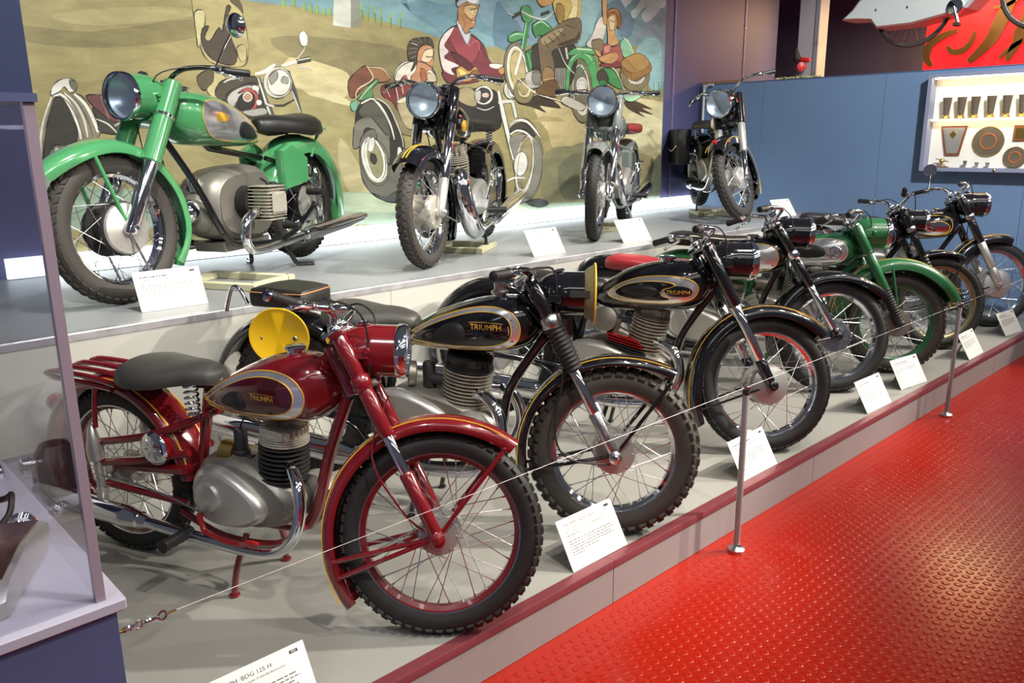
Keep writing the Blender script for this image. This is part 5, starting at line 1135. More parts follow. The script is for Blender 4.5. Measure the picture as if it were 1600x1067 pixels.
    def muffler(s, p0, p1, r, m=CHROME, fish=True, name='silencer', parent=None):
        p0, p1 = V(p0), V(p1); L = (p1 - p0).length; g = G()
        pr = [(0, r * .5), (.015, r * .62), (.03, r * .66), (.034, r * .8), (.05, r * .8), (.09, r), (.11, r * 1.03), (.13, r), (L * .8, r), (L * .86, r * .98), (L * .93, r * .72), (L, r * .45)] if not fish else [(0, r * .5), (.015, r * .62), (.03, r * .66), (.034, r * .8), (.05, r * .8), (.09, r), (.11, r * 1.03), (.13, r), (L * .72, r), (L * .8, r * .9), (L, r * .75)]
        lathe(g, pr, p0, p1 - p0, 20); return s.part(name, g, m, parent)
    def peg(s, p, L=.10, m=RUBBER, sd=-1, name='footpeg'):
        g = lathe(G(), [(0, .012), (.004, .02)] + [(.01 + k * (L - .02) / 8, .0205 if k % 2 else .0185) for k in range(9)] + [(L - .004, .023), (L, .016)], p, (0, sd, 0), 12); return s.part(name, g, m)
    def stand(s, x=.55, z=.22, y=.13, foot=.04, m=None, base_z=0, rake=.0):
        for sd in (-1, 1):
            g = tube(G(), cr([(x, sd * .07, z), (x + rake * .5, sd * y * .9, z * .5), (x + rake, sd * y, base_z + .012)], 4), .011, 10); lathe(g, [(0, .018), (.008, .018), (.012, .012)], (x + rake, sd * y, base_z), (0, 0, 1), 12); s.part('stand_leg', g, m or s.P['frame'])
    def taillight(s, x, z, m=BLACK):
        g = lathe(G(), [(-.03, .012), (-.02, .03), (.0, .034), (.014, .032)], (x, 0, z), (-1, 0, .2), 18); t = s.part('tail_light', g, m); s.part('tail_lens', lathe(G(), [(.014, .03), (.024, .024), (.028, .006)], (x, 0, z), (-1, 0, .2), 18), REDLENS, t)
    def common(s):
        s.wheel(True); s.wheel(False); s.fenders(); s.fork(); s.bars(); s.lamp(); s.tank(); s.saddle()
GL = 'motorcycles in the front row on the low platform'; GU = 'motorcycles on the raised stage'
MS = STEEL
# ---- maroon 125
b = Bike('maroon motorcycle with a bare solo saddle and luggage rack, nearest to the viewer', (1.340, 1.740), 0, -67.5, GL, W=1.285, zr=.31, zf=.31, rr=.312, rf=.31, tw=.075, paint=RED, frame=RED, rim=CHROME, rim2=DARKREDRIM, tread='trial', rake=28, fs=.082, steer=27, head_t=.665, hub_r=.062, hub_w=.10,
         ff=dict(R=.048, w=.062, a0=51, a1=222, crown=.03, skirt=.012, flare=.006, flare2=.014, taper=.55, so=.70), fr=dict(R=.05, w=.07, a0=4, a1=205, crown=.03, skirt=.012, taper=.2, so=.75), stays=(55, 196, 205), yoke_m=RED,
         fork=[(-.02, .215, .020, .022, RED, 'fork_leg'), (.21, .34, .0165, .0165, CHROME, 'stanchion'), (.335, .50, .0235, .0235, RED, 'fork_cover'), (.49, .53, .031, .031, RED, 'fork_collar'), (.52, .675, .0235, .0235, RED, 'fork_cover')],
         bar=dict(rise=.05, w=.33, back=.11, drop=-.025, z=.035, ball=1), lamp=dict(r=.080, len=.20, t=.585, f=.055),
         tank=dict(st=[(.425, .625, .655, .022), (.48, .605, .690, .052), (.56, .598, .738, .080), (.66, .598, .785, .102), (.76, .602, .818, .112), (.85, .612, .825, .108), (.91, .632, .812, .088), (.945, .665, .785, .055)], cap=(.80, .03),
                   panel=[(.435, .637), (.50, .686), (.58, .728), (.68, .768), (.78, .784), (.86, .768), (.895, .718), (.875, .662), (.81, .630), (.70, .620), (.58, .620), (.49, .624)],
                   inner='inset', inset=.017, im=DKRED,
                   knee=[(.555, .655), (.60, .694), (.65, .704), (.672, .680), (.668, .652), (.61, .645)], text=('TRIUMPH', .705, .692, .0215, .0046), p=2.4),
         seat=dict(x0=.095, x1=.49, z=.738, w=.14, spring_z=.575, spring_x=.405, spring_y=.055, fm=RED, slope=.03))
b.common()
b.frame_tubes([([(.965, 0, .84), (.70, 0, .70), (.42, 0, .60)], .018), ([(.985, 0, .70), (.91, 0, .52), (.845, 0, .32), (.80, 0, .24)], .020, 1), ([(.82, .05, .26), (.72, .06, .185), (.50, .065, .17), (.32, .07, .23)], .012, 1), ([(.43, 0, .66), (.38, 0, .45), (.34, 0, .25)], .019), ([(.44, .02, .58), (.24, .08, .50), (.0, .10, .445)], .014, 1), ([(.36, .05, .44), (.18, .09, .40), (.0, .10, .37)], .014), ([(.33, .05, .25), (.0, .095, .29)], .012), ([(.0, .11, .50), (-.015, .09, .58), (-.02, .072, .645)], .009)])
for sd in (-1, 1):
    g = lathe(G(), [(-.13, .012), (-.12, .02), (-.05, .02), (-.045, .015), (.05, .015), (.055, .028), (.10, .03), (.13, .022), (.17, .014), (.18, .006)], (-.005, sd * .115, .33), (-.06, 0, 1), 16); b.part('plunger_unit', g, ALU)
g = G()
for y in (-.095, -.032, .032, .095): tube(g, cr([(.11, y, .66), (-.02, y, .678), (-.18, y, .680), (-.235, y * .98, .668)], 4), .0105, 8)
tube(g, cr([(.09, -.095, .645), (-.06, -.098, .655), (-.20, -.095, .658), (-.245, -.06, .66), (-.245, .06, .66), (-.20, .095, .658), (-.06, .098, .655), (.09, .095, .645)], 4), .0105, 8); b.part('luggage_rack', g, RED)
b.taillight(-.335, .52, RED)
# engine
case = b.egg('crankcase', (.60, 0, .335), .42, .24, .17, CAST, tilt=6); c2 = b.egg('engine_cover', (.565, -.085, .325), .30, .19, .075, ALU, case, tilt=10, taper=.35)
g = lathe(G(), [(0, .05), (.012, .048), (.018, .03)], (.50, -.122, .335), (0, -1, 0), 24); b.part('cover_boss', g, ALU, c2)
g = lathe(G(), [(0, .075), (.05, .075), (.06, .068), (.075, .055), (.078, .01)], (.80, .03, .33), (0, 1, 0), 24); b.part('generator_cover', g, ALU, case)
b.fincyl('cylinder', (.715, 0, .40), (.10, 0, 1), .125, .055, .082, 8, IRON, mh=FINS, hh=.055)
g = G(); lathe(g, [(0, .02), (.05, .022), (.055, .015)], (.61, -.02, .44), (-1, 0, .15), 14); lathe(g, [(-.07, .018), (-.065, .022), (.0, .022), (.005, .028), (.045, .028), (.05, .018)], (.565, -.02, .475), (0, 0, -1), 14); b.part('carburettor', g, IRON)
g = lathe(G(), [(0, .038), (.004, .043), (.05, .043), (.055, .036)], (.545, -.02, .455), (-1, -.2, .1), 20); b.part('air_filter', g, BRASS)
ex = b.pipe([(.775, -.045, .455), (.815, -.075, .455), (.855, -.105, .42), (.868, -.12, .35), (.845, -.13, .265), (.78, -.135, .205), (.68, -.138, .185), (.50, -.14, .19), (.20, -.142, .205)], .0195)
b.muffler((.235, -.142, .203), (-.33, -.148, .235), .038, fish=True)
g = G(); cbox(g, (-.33, -.148, .235), (.06, .025, .075), .008); b.part('fishtail', g, CHROME)
# horn / tool canister
can = b.part('tool_canister', lathe(G(), [(-.09, .04), (-.085, .052), (.10, .052), (.105, .045)], (.25, 0, .455), (0, 1, 0), 24), REDBR)
g = lathe(G(), [(0, .056), (.006, .060), (.012, .056), (.018, .045), (.021, .008)], (.25, -.088, .455), (0, -1, 0), 28)
for k in range(6):
    a = k * math.pi / 3; q = G(); cbox(q, (.028, 0, .019), (.03, .006, .005), .001); q.xf(Matrix.Translation((.25, -.088, .455)) @ Matrix.Rotation(math.pi / 2, 4, 'X') @ Matrix.Rotation(a, 4, 'Z')); g.join(q)
b.part('canister_cap', g, CHROME, can)
g = tube(G(), cr([(.02, -.13, .335), (.15, -.12, .325), (.35, -.12, .30), (.475, -.12, .265)], 4), .0035, 6); b.part('brake_rod', g, STEEL)
g = tube(G(), cr([(.46, -.13, .275), (.475, -.135, .235), (.50, -.14, .215), (.62, -.15, .205), (.70, -.155, .225)], 4), [.009] * 16 + [.012], 8); cbox(g, (.70, -.157, .228), (.05, .018, .014), .004); b.part('brake_pedal', g, REDBR)
b.peg((.42, -.13, .205), .13); b.peg((.42, .13, .205), .13, sd=1)
b.stand(.60, .20, .13, m=RED, rake=-.02)
g = G(); cbox(g, (.18, -.03, .36), (.36, .09, .04), .012, Matrix.Rotation(-.1, 3, 'Y')); b.part('chain_guard', g, RED)
g = tube(G(), cr([(.56, -.02, .535), (.60, .0, .60), (.80, .05, .66), (.93, .06, .88)], 5), .003, 6); b.part('cable', g, RUBBER)
g = tube(G(), cr([tuple(b.fk(.44, -.05, .05)), tuple(b.fk(.30, -.075, -.07)), tuple(b.fk(.12, -.08, -.06)), tuple(b.fk(.03, -.06, -.03))], 6), .0032, 6); b.part('brake_cable', g, RED, None, True)

# ---- black 250 trials
def triumph_tank(dx=0, dz=0, sc=1, **kw):
    f = lambda x, z: (x + dx, z + dz)
    t = dict(st=[(.50 + dx, .690 + dz, .725 + dz, .025), (.56 + dx, .672 + dz, .765 + dz, .06), (.65 + dx, .668 + dz, .815 + dz, .095), (.76 + dx, .668 + dz, .858 + dz, .120), (.88 + dx, .674 + dz, .885 + dz, .130), (.98 + dx, .688 + dz, .888 + dz, .118), (1.04 + dx, .715 + dz, .87 + dz, .085), (1.065 + dx, .75 + dz, .845 + dz, .05)], cap=(.905 + dx, .03), p=2.5,
             panel=[f(*q) for q in ((.515, .708), (.60, .765), (.70, .813), (.82, .852), (.92, .862), (.99, .842), (1.018, .790), (1.0, .732), (.93, .703), (.80, .694), (.66, .692), (.57, .694))], pm=TCHROME,
             inner='inset', inset=.015, im=BLACK, knee=[f(*q) for q in ((.665, .735), (.715, .782), (.77, .80), (.805, .785), (.812, .745), (.77, .725), (.71, .722))], text=('TRIUMPH', .835 + dx, .782 + dz, .029, .0046))
    t.update(kw); return t
b = Bike('black trials motorcycle with yellow oval side plate and dished olive headlamp guard', (2.212, 1.791), 0, -63, GL, W=1.35, zr=.385, zf=.32, rr=.33, rf=.318, tw=.095, tyre=TYREB, tread='knob', rake=27, fs=.095, steer=18, head_t=.70, hub_r=.078, hub_w=.11,
         ff=dict(R=.05, w=.068, a0=54, a1=200, crown=.03, skirt=.006, flare=.02, flare2=.01, taper=.5, so=.72), fr=dict(R=.065, w=.08, a0=15, a1=200, crown=.036, skirt=.012, taper=.1, so=.75, stm=None, cx=-.02), stays=(54, 192),
         fork=[(-.02, .18, .020, .024, STEEL, 'fork_leg'), (.17, .36, .020, .020, CHROME, 'stanchion'), (.35, .53, .030, .036, RUBBER, 'fork_boot'), (.525, .57, .036, .036, STEEL, 'fork_collar'), (.565, .72, .026, .026, BLACK, 'fork_cover')],
         bar=dict(rise=.03, w=.36, back=.10, drop=.01, z=.02, m=BLACK, lm=STEEL), lamp=dict(r=.082, len=.20, t=.615, f=.09),
         tank=triumph_tank(wing=1), seat=dict(x0=.16, x1=.56, z=.815, w=.145, spring_z=.67, fm=BLACK, pillion=(-.02, .835, .115, .26, LEATHB)))
b.common()
b.std_frame(seat=(.46, .66), bottom=(.42, .30), dx=.90, dz=.30)
# lamp guard
c = b.fk(.615, 0, .09); g = G(); rows = []
for h, q in ((.072, .084), (.082, .094), (.108, .109), (.111, .112), (.107, .107), (.086, .093), (.076, .087)): rows.append([c + V((h, q * math.cos(2 * math.pi * j / 32), q * math.sin(2 * math.pi * j / 32))) for j in range(32)])
loft(g, rows, cap=False); lg = b.part('lamp_guard', g, OLIVE, None, True)
b.part('guard_edge', tube(G(), [c + V((.110, .111 * math.cos(2 * math.pi * j / 32), .111 * math.sin(2 * math.pi * j / 32))) for j in range(32)], .004, 6, closed=True), GOLD, lg, True)
for sd in (-1, 1): b.part('guard_strap', cbox(G(), c + V((.06, sd * .096, 0)), (.085, .006, .026), .002), IRON, lg, True)
# yellow plate
yp = b.part('number_plate', lathe(G(), [(0, .0005), (0, .130), (.004, .133), (.008, .131), (.008, .125), (.005, .121), (.005, .0005)], (.02, -.155, .70), (.12, -1, .05), 36, sx=1.0, sy=.88), YELLOW)
for x, z in ((-.06, .69), (.10, .70)): b.part('screw', lathe(G(), [(0, .011), (.004, .009)], (x, -.166, z), (0, -1, 0), 10), STEEL, yp)
g = G(); cbox(g, (.02, -.10, .69), (.05, .09, .02), .003); b.part('plate_bracket', g, BLACK, yp)
g = tube(G(), cr([(-.20, -.05, .80), (-.235, -.05, .86), (-.27, -.05, .865), (-.30, -.05, .80), (-.31, -.05, .765)], 5), .010, 10); b.part('grab_handle', g, CHROME)
b.taillight(-.46, .62)
case = b.egg('crankcase', (.66, 0, .385), .50, .24, .20, CAST, tilt=6); b.egg('engine_cover', (.56, -.095, .40), .36, .20, .07, ALU, case, tilt=8)
g = lathe(G(), [(0, .085), (.04, .08), (.06, .06), (.065, .01)], (.82, -.10, .37), (0, -1, 0), 24); b.part('generator_cover', g, ALU, case)
b.fincyl('cylinder', (.745, 0, .43), (.16, 0, 1), .17, .062, .100, 12, IRON, mf=FINS, sy=.95, mh=IRON, hh=.05)
b.pipe([(.82, -.05, .505), (.87, -.075, .505), (.925, -.10, .46), (.945, -.115, .38), (.92, -.125, .29), (.85, -.13, .225), (.70, -.135, .205), (.45, -.14, .215), (.22, -.145, .235)], .023)
b.muffler((.36, -.145, .225), (-.40, -.155, .31), .05)
b.pipe([(.82, .05, .505), (.87, .075, .505), (.925, .10, .46), (.945, .115, .38), (.92, .125, .29), (.85, .13, .225), (.70, .135, .205), (.45, .14, .215), (.22, .145, .235)], .023)
g = G(); lathe(g, [(0, .04), (.004, .05), (.03, .052), (.034, .044)], (.56, -.03, .56), (-1, -.5, .1), 22); b.part('air_filter', g, CAST); g = G(); lathe(g, [(-.07, .02), (-.06, .026), (.06, .026), (.07, .02)], (.615, -.03, .545), (0, 0, 1), 14); lathe(g, [(0, .024), (.08, .024)], (.60, -.03, .55), (1, 0, -.1), 12); b.part('carburettor', g, IRON)
g = G(); cbox(g, (.30, -.02, .56), (.16, .13, .17), .015); bb = b.part('battery_box', g, BLACK); g = tube(G(), [(.235, -.087, .49), (.365, -.087, .49), (.365, -.087, .63), (.235, -.087, .63)], .002, 6, closed=True); b.part('pin_stripe', g, GOLD, bb)
b.peg((.50, -.14, .26), .12); b.peg((.50, .14, .26), .12, sd=1)
b.stand(.62, .24, .15, rake=-.05)
g = tube(G(), cr([tuple(b.fk(.62, -.07, -.05)), tuple(b.fk(.40, -.10, -.02)), tuple(b.fk(.20, -.11, -.15)), tuple(b.fk(.07, -.10, -.16)), tuple(b.fk(-.02, -.09, -.03))], 6), .004, 6); b.part('brake_cable', g, RUBBER, None, True)

# ---- black with red seat
b = Bike('black motorcycle with large chrome oval tank badge behind the nearer barrier post', (3.363, 1.808), 0, -63, GL, W=1.34, zr=.385, zf=.325, rr=.335, rf=.325, tw=.085, rake=27, fs=.095, steer=27, head_t=.70, hub_r=.095, hub_w=.13, hub_m2=ALU,
         ff=dict(R=.052, w=.074, a0=40, a1=212, crown=.034, skirt=.02, flare=.016, flare2=.03, taper=.4, so=.55, ridge=.004), fr=dict(R=.06, w=.085, a0=5, a1=205, crown=.04, skirt=.03, taper=.1, stm=None), stays=(200,), stay_r=.006,
         fork=[(-.02, .14, .024, .026, BLACK, 'fork_leg'), (.13, .42, .024, .024, CHROME, 'fork_cover'), (.41, .72, .030, .030, BLACK, 'fork_cover')],
         bar=dict(rise=.05, w=.34, back=.12, drop=.02, z=.04), lamp=dict(r=.088, len=.21, t=.60, f=.10),
         tank=triumph_tank(panel=[(.60, .745), (.66, .79), (.76, .826), (.88, .838), (.98, .826), (1.025, .785), (1.0, .735), (.92, .712), (.80, .706), (.68, .708), (.61, .722)], inner=[(.635, .750), (.69, .788), (.78, .808), (.87, .812), (.92, .800), (.90, .786), (.865, .775), (.86, .750), (.90, .732), (.86, .722), (.76, .720), (.67, .728)], st=[(.50, .68, .725, .03), (.56, .655, .775, .07), (.65, .648, .835, .105), (.76, .648, .875, .130), (.88, .652, .895, .138), (.98, .668, .893, .125), (1.04, .70, .872, .09), (1.065, .74, .845, .05)], knee=[(.665, .752), (.70, .778), (.77, .790), (.83, .782), (.845, .760), (.81, .742), (.73, .738)], badge=[(.875, .772), (.90, .790), (.94, .794), (.98, .788), (1.0, .768), (.985, .748), (.94, .742), (.895, .748)], bm=BLACK, text=('TRIUMPH', .882, .757, .026, .0075), cap=(.86, .04), bar=False),
         seat=dict(x0=.14, x1=.58, z=.80, w=.14, m=LEATHB, spring_z=.66))
b.common(); b.std_frame(seat=(.48, .66), bottom=(.42, .30), dx=.90, dz=.30)
case = b.egg('crankcase', (.66, 0, .38), .50, .24, .20, CAST, tilt=6); b.egg('engine_cover', (.58, -.095, .39), .40, .20, .07, ALU, case, tilt=8)
cyl = b.fincyl('cylinder', (.755, 0, .42), (.22, 0, 1), .20, .06, .090, 12, IRON, mf=FINS, mh=CAST, hh=.055); fins_ = [b.part('side_fin', cbox(G(), (.70 - .004 * k, -.05, .455 + .014 * k), (.20 - .006 * k, .13, .0045), .001, Matrix.Rotation(.25, 3, 'Y')), (REDBR if k > 2 else IRON), cyl) for k in range(6)]
b.pipe([(.83, -.05, .50), (.88, -.075, .50), (.935, -.10, .455), (.955, -.115, .37), (.92, -.125, .28), (.85, -.13, .225), (.70, -.135, .205), (.45, -.14, .215), (.22, -.145, .235)], .024); b.muffler((.36, -.145, .225), (-.42, -.155, .30), .05)
g = lathe(G(), [(0, .055), (.006, .06), (.05, .06), (.056, .052)], (.585, -.05, .60), (0, -1, .25), 24); b.part('air_filter', g, CAST); g = G(); lathe(g, [(-.06, .02), (.06, .024), (.07, .014)], (.625, -.05, .535), (.1, 0, 1), 14); lathe(g, [(0, .024), (.09, .03)], (.69, -.03, .52), (-1, -.1, .4), 12); b.part('carburettor', g, CAST)
b.peg((.50, -.14, .26), .12); b.peg((.50, .14, .26), .12, sd=1); b.stand(.62, .24, .15, rake=-.05); b.taillight(-.46, .60)

# ---- black, long front fender
def engine_std(b, x=.72, z=.40, tilt=.15, h=.17, r=.09, m=FINS, ym=.14, pr=.022, mr=.045, sd=-1):
    case = b.egg('crankcase', (x - .08, 0, z - .05), .48, .24, .20, CAST, tilt=6); b.egg('engine_cover', (x - .14, sd * .095, z - .045), .38, .20, .07, ALU, case, tilt=8); b.egg('engine_cover', (x - .12, -sd * .095, z - .045), .34, .20, .07, ALU, case, tilt=8)
    b.fincyl('cylinder', (x, 0, z), (tilt, 0, 1), h, r * .62, r, 11, IRON, mf=m, mh=CAST)
    b.pipe([(x + .08, sd * .04, z + .09), (x + .13, sd * .07, z + .09), (x + .185, sd * .10, z + .04), (x + .20, sd * .115, z - .04), (x + .17, sd * .125, z - .13), (x + .10, sd * .13, z - .185), (x - .05, sd * .135, z - .20), (x - .30, sd * .14, z - .195), (x - .50, sd * .145, z - .18)], pr); b.muffler((x - .38, sd * ym, z - .185), (x - 1.12, sd * (ym + .01), z - .12), mr)
    g = G(); lathe(g, [(-.06, .02), (-.05, .026), (.05, .026), (.06, .02)], (x - .13, 0, z + .12), (0, 0, 1), 14); lathe(g, [(0, .03), (.05, .045), (.09, .045), (.095, .03)], (x - .15, 0, z + .12), (-1, 0, 0), 16); b.part('carburettor', g, CAST)
    b.peg((x - .22, -.14, z - .15), .12); b.peg((x - .22, .14, z - .15), .12, sd=1)
    g = tube(G(), cr([(x - .18, sd * .13, z - .06), (x - .20, sd * .15, z + .02), (x - .24, sd * .16, z + .10), (x - .24, sd * .22, z + .11)], 4), .009, 8); b.part('kick_starter', g, CHROME)
b = Bike('black motorcycle with red seat and long swept front fender, left of the green one', (4.49, 2.02), 0, -65, GL, W=1.34, zr=.36, zf=.33, rr=.33, rf=.33, tw=.085, rake=31, fs=.095, steer=24, head_t=.72, hub_r=.095, hub_w=.12, hub_m=STEEL, spokes='j',
         ff=dict(R=.05, w=.08, a0=38, a1=200, crown=.034, skirt=.02, flare=.03, flare2=.01, taper=.5, so=.45, stm=None, ridge=.003), fr=dict(R=.06, w=.085, a0=5, a1=205, crown=.04, skirt=.03, taper=.1, stm=None), stays=(195,), stay_r=.006,
         fork=[(-.02, .05, .026, .028, BLACK, 'fork_leg'), (.04, .34, .021, .021, CHROME, 'stanchion'), (.33, .52, .027, .027, BLACK, 'fork_cover'), (.515, .56, .033, .033, CHROME, 'fork_collar'), (.555, .73, .028, .028, BLACK, 'fork_cover')],
         bar=dict(rise=.06, w=.34, back=.16, drop=.03, z=.04), lamp=dict(r=.09, len=.24, t=.65, f=.07), tank=triumph_tank(text=None, inner=None, knee=[(.665, .735), (.715, .775), (.77, .79), (.83, .772), (.84, .74), (.77, .722), (.71, .722)], cap=(.86, .035)), seat=dict(type='dual', x0=-.02, x1=.56, z=.735, w=.13, m=REDSEAT))
b.common(); b.std_frame(seat=(.48, .66), bottom=(.42, .30), dx=.90, dz=.30); engine_std(b); b.stand(.62, .22, .15, rake=-.05); b.taillight(-.44, .60)
# ---- green
b = Bike('dark green motorcycle with chrome star badge tank in the front row', (5.16, 1.94), 0, -65, GL, W=1.33, zr=.34, zf=.315, rr=.33, rf=.315, tw=.09, paint=DGREEN, frame=DGREEN, rim=DGREEN, rake=27, fs=.095, steer=20, head_t=.655, hub_r=.085, hub_w=.12, hub_m=CAST, spokes='j', tyre=TYREB, tread='trial',
         ff=dict(R=.095, w=.085, a0=22, a1=175, crown=.045, skirt=.03, flare=.02, taper=.5, so=.35, stm=GOLD), fr=dict(R=.06, w=.085, a0=5, a1=205, crown=.04, skirt=.03, taper=.1, stm=None), stays=(100,), stay_r=.009,
         fork=[(-.02, .05, .026, .028, IRON, 'fork_leg'), (.04, .24, .026, .034, IRON, 'fork_spring'), (.235, .48, .030, .030, DGREEN, 'fork_cover'), (.475, .49, .034, .034, CHROME, 'fork_collar'), (.485, .67, .030, .030, DGREEN, 'fork_cover')],
         bar=dict(rise=.06, w=.33, back=.12, drop=.03, z=.04), lamp=dict(r=.098, len=.22, t=.585, f=.08), tank=triumph_tank(0, -.02, text=None, inner=None, sm=WHITEL, star=(.945, .758, .038), knee=[(.68, .74), (.74, .785), (.82, .80), (.88, .78), (.88, .735), (.80, .722), (.71, .722)], cap=(.9, .035)), seat=dict(type='dual', x0=-.12, x1=.54, z=.83, w=.12, m=LEATHB, piping=WHITEL))
b.common(); b.std_frame(seat=(.48, .66), bottom=(.42, .30), dx=.90, dz=.30); engine_std(b); b.stand(.62, .22, .15, rake=-.05); b.taillight(-.44, .58, DGREEN)
# ---- black, dull brass rims
b = Bike('black motorcycle with dull brass coloured wheel rims behind the green one', (5.97, 1.965), 0, -64, GL, W=1.34, zr=.35, zf=.325, rr=.33, rf=.325, tw=.08, rim=BROWNRIM, spoke_m=BROWNRIM, rake=27, fs=.09, steer=22, head_t=.70, hub_r=.06, hub_w=.10, hub_m=CAST, spokes='j',
         ff=dict(R=.048, w=.07, a0=62, a1=205, crown=.03, skirt=.01, taper=.4, stm=None), fr=dict(R=.06, w=.08, a0=5, a1=205, crown=.04, skirt=.02, taper=.1, stm=None), stays=(66, 195), stay_r=.005,
         fork=[(-.02, .10, .024, .024, IRON, 'fork_leg'), (.09, .36, .024, .030, IRON, 'fork_boot'), (.35, .55, .024, .024, BLACK, 'fork_cover'), (.545, .58, .032, .032, STEEL, 'fork_collar'), (.575, .72, .026, .026, BLACK, 'fork_cover')],
         bar=dict(rise=.06, w=.36, back=.10, drop=-.02, z=.04), lamp=dict(r=.08, len=.18, t=.60, f=.06), tank=triumph_tank(text=None, inner=None, pm=BLACK, sm=mat('pale_blue_line', (.2, .4, .6), .4), knee=[(.68, .74), (.74, .785), (.80, .79), (.84, .77), (.84, .735), (.80, .722), (.71, .722)]), seat=dict(x0=.14, x1=.57, z=.81, w=.14, spring_z=.66, m=LEATHB))
b.common(); b.std_frame(seat=(.48, .66), bottom=(.42, .30), dx=.90, dz=.30); engine_std(b, m=IRON); b.stand(.62, .22, .15, rake=-.05); b.taillight(-.44, .58)
# ---- farthest black with chrome tank
b = Bike('black motorcycle with chrome tank panel and round mirror, farthest of the front row', (7.0, 1.93), 0, -62, GL, W=1.36, zr=.37, zf=.335, rr=.335, rf=.335, tw=.085, rake=27, fs=.10, steer=20, head_t=.72, hub_r=.115, hub_w=.14, hub_m2=ALU, spokes='j',
         ff=dict(R=.055, w=.085, a0=70, a1=215, crown=.04, skirt=.03, taper=.4, so=.6, stm=GOLD), fr=dict(R=.06, w=.085, a0=5, a1=205, crown=.04, skirt=.03, taper=.1, stm=GOLD), stays=(200,), stay_r=.006,
         fork=[(-.02, .14, .03, .032, ALU, 'fork_leg'), (.13, .36, .030, .030, ALU, 'fork_cover'), (.35, .56, .03, .03, BLACK, 'fork_cover'), (.555, .59, .036, .036, STEEL, 'fork_collar'), (.585, .73, .030, .030, BLACK, 'fork_cover')],
         bar=dict(rise=.06, w=.36, back=.14, drop=.02, z=.05, mirror=(1, .17, .05, (.06, .10), (-.5, -1, .2))), lamp=dict(r=.095, len=.22, t=.64, f=.09), tank=triumph_tank(text=None, inner=[(.80, .735), (.84, .80), (.92, .82), (.98, .80), (1.0, .765), (.97, .725), (.88, .712)], im=CHROME, pm=BLACK, knee=[(.62, .735), (.70, .785), (.77, .80), (.785, .76), (.76, .72), (.68, .712)]), seat=dict(type='dual', x0=-.1, x1=.55, z=.84, w=.12, m=LEATHB))
b.common(); b.std_frame(seat=(.48, .66), bottom=(.42, .30), dx=.90, dz=.30); engine_std(b); b.stand(.62, .24, .15, rake=-.05); b.taillight(-.44, .60)
# ------------------------------------------------------------------ raised stage
# ---- pale green flat twin
b = Bike('pale green flat twin motorcycle with big valanced fenders, leftmost on the stage', (1.229, 3.847), H, -151.3, GU, W=1.49, zr=.345, zf=.335, rr=.335, rf=.335, tw=.098, paint=GREEN, frame=BLACK, rim=CHROME, tyre=TYREB, tread='zig', rake=30, fs=.105, steer=-8, head_t=.715, hub_r=.122, hub_w=.14, hub_m=IRON, hub_m2=ALU,
         ff=dict(R=.06, w=.088, a0=38, a1=212, crown=.045, skirt=.02, flare=.035, flare2=.01, taper=.55, stm=None), fr=dict(R=.075, w=.105, a0=10, a1=205, crown=.05, skirt=.06, flare2=.03, taper=.05, stm=None), stays=(72,), stay_r=.009,
         fork=[(-.03, .33, .032, .036, CHROME, 'fork_leg'), (.32, .55, .044, .044, GREEN, 'fork_cover'), (.545, .565, .049, .049, CHROME, 'fork_collar'), (.56, .735, .042, .042, GREEN, 'fork_cover')],
         bar=dict(rise=.05, w=.38, back=.20, drop=.03, z=.03, m=BLACK, mirror=(1, .17, .055)), lamp=dict(r=.105, len=.24, t=.635, f=.06),
         tank=dict(st=[(.42, .70, .75, .04), (.50, .69, .81, .09), (.62, .685, .875, .13), (.76, .685, .925, .152), (.90, .69, .95, .16), (1.01, .70, .95, .148), (1.08, .74, .93, .11), (1.11, .79, .89, .06)], p=2.5, cap=(.96, .035), panel=[(.44, .73), (.52, .785), (.64, .84), (.78, .885), (.90, .91), (.98, .895), (1.01, .83), (.98, .76), (.90, .725), (.76, .712), (.60, .708), (.50, .715)], badge=[(.83, .83), (.87, .85), (.91, .848), (.925, .825), (.90, .808), (.85, .81)], bm=GOLD, knee=[(.52, .735), (.58, .78), (.66, .81), (.72, .80), (.73, .755), (.68, .728), (.58, .722)]),
         seat=dict(x0=-.16, x1=.38, z=.86, w=.16, m=LEATHB, springs=False, thick=1.7))
b.common()
b.frame_tubes([([(1.14, 0, .86), (.80, 0, .68), (.36, 0, .62)], .018), ([(1.17, .03, .74), (1.02, .09, .48), (.90, .13, .24), (.75, .14, .18), (.35, .14, .18), (0, .11, .34)], .018, 1), ([(.40, .06, .62), (.18, .10, .56), (0, .12, .50)], .014)])
for sd in (-1, 1): b.part('rear_shock', lathe(G(), [(-.14, .014), (-.12, .026), (-.02, .026), (-.015, .018), (.08, .018), (.085, .032), (.16, .034), (.20, .018)], (.0, sd * .135, .36), (.06, 0, 1), 14), CHROME)
b.part('tool_box', prism(G(), [(.10, .48), (.34, .44), (.36, .66), (.26, .70), (.10, .62)], .09, .15, .01), GREEN); b.part('tool_box', prism(G(), [(.10, .48), (.34, .44), (.36, .66), (.26, .70), (.10, .62)], -.15, -.09, .01), GREEN)
case = b.egg('crankcase', (.69, 0, .39), .54, .40, .26, CAST, p=3.0, taper=.12)
b.part('front_cover', lathe(G(), [(0, .105), (.02, .10), (.05, .075), (.06, .07)], (.93, 0, .36), (1, 0, 0), 24), CAST, case); b.part('generator_dome', lathe(G(), [(0, .062), (.05, .064), (.08, .055), (.105, .03), (.112, .005)], (.985, 0, .37), (1, 0, 0), 24), CHROME, case)
b.part('ignition_cap', lathe(G(), [(0, .03), (.06, .032), (.065, .02)], (.93, 0, .47), (.2, 0, 1), 16), STEEL, case)
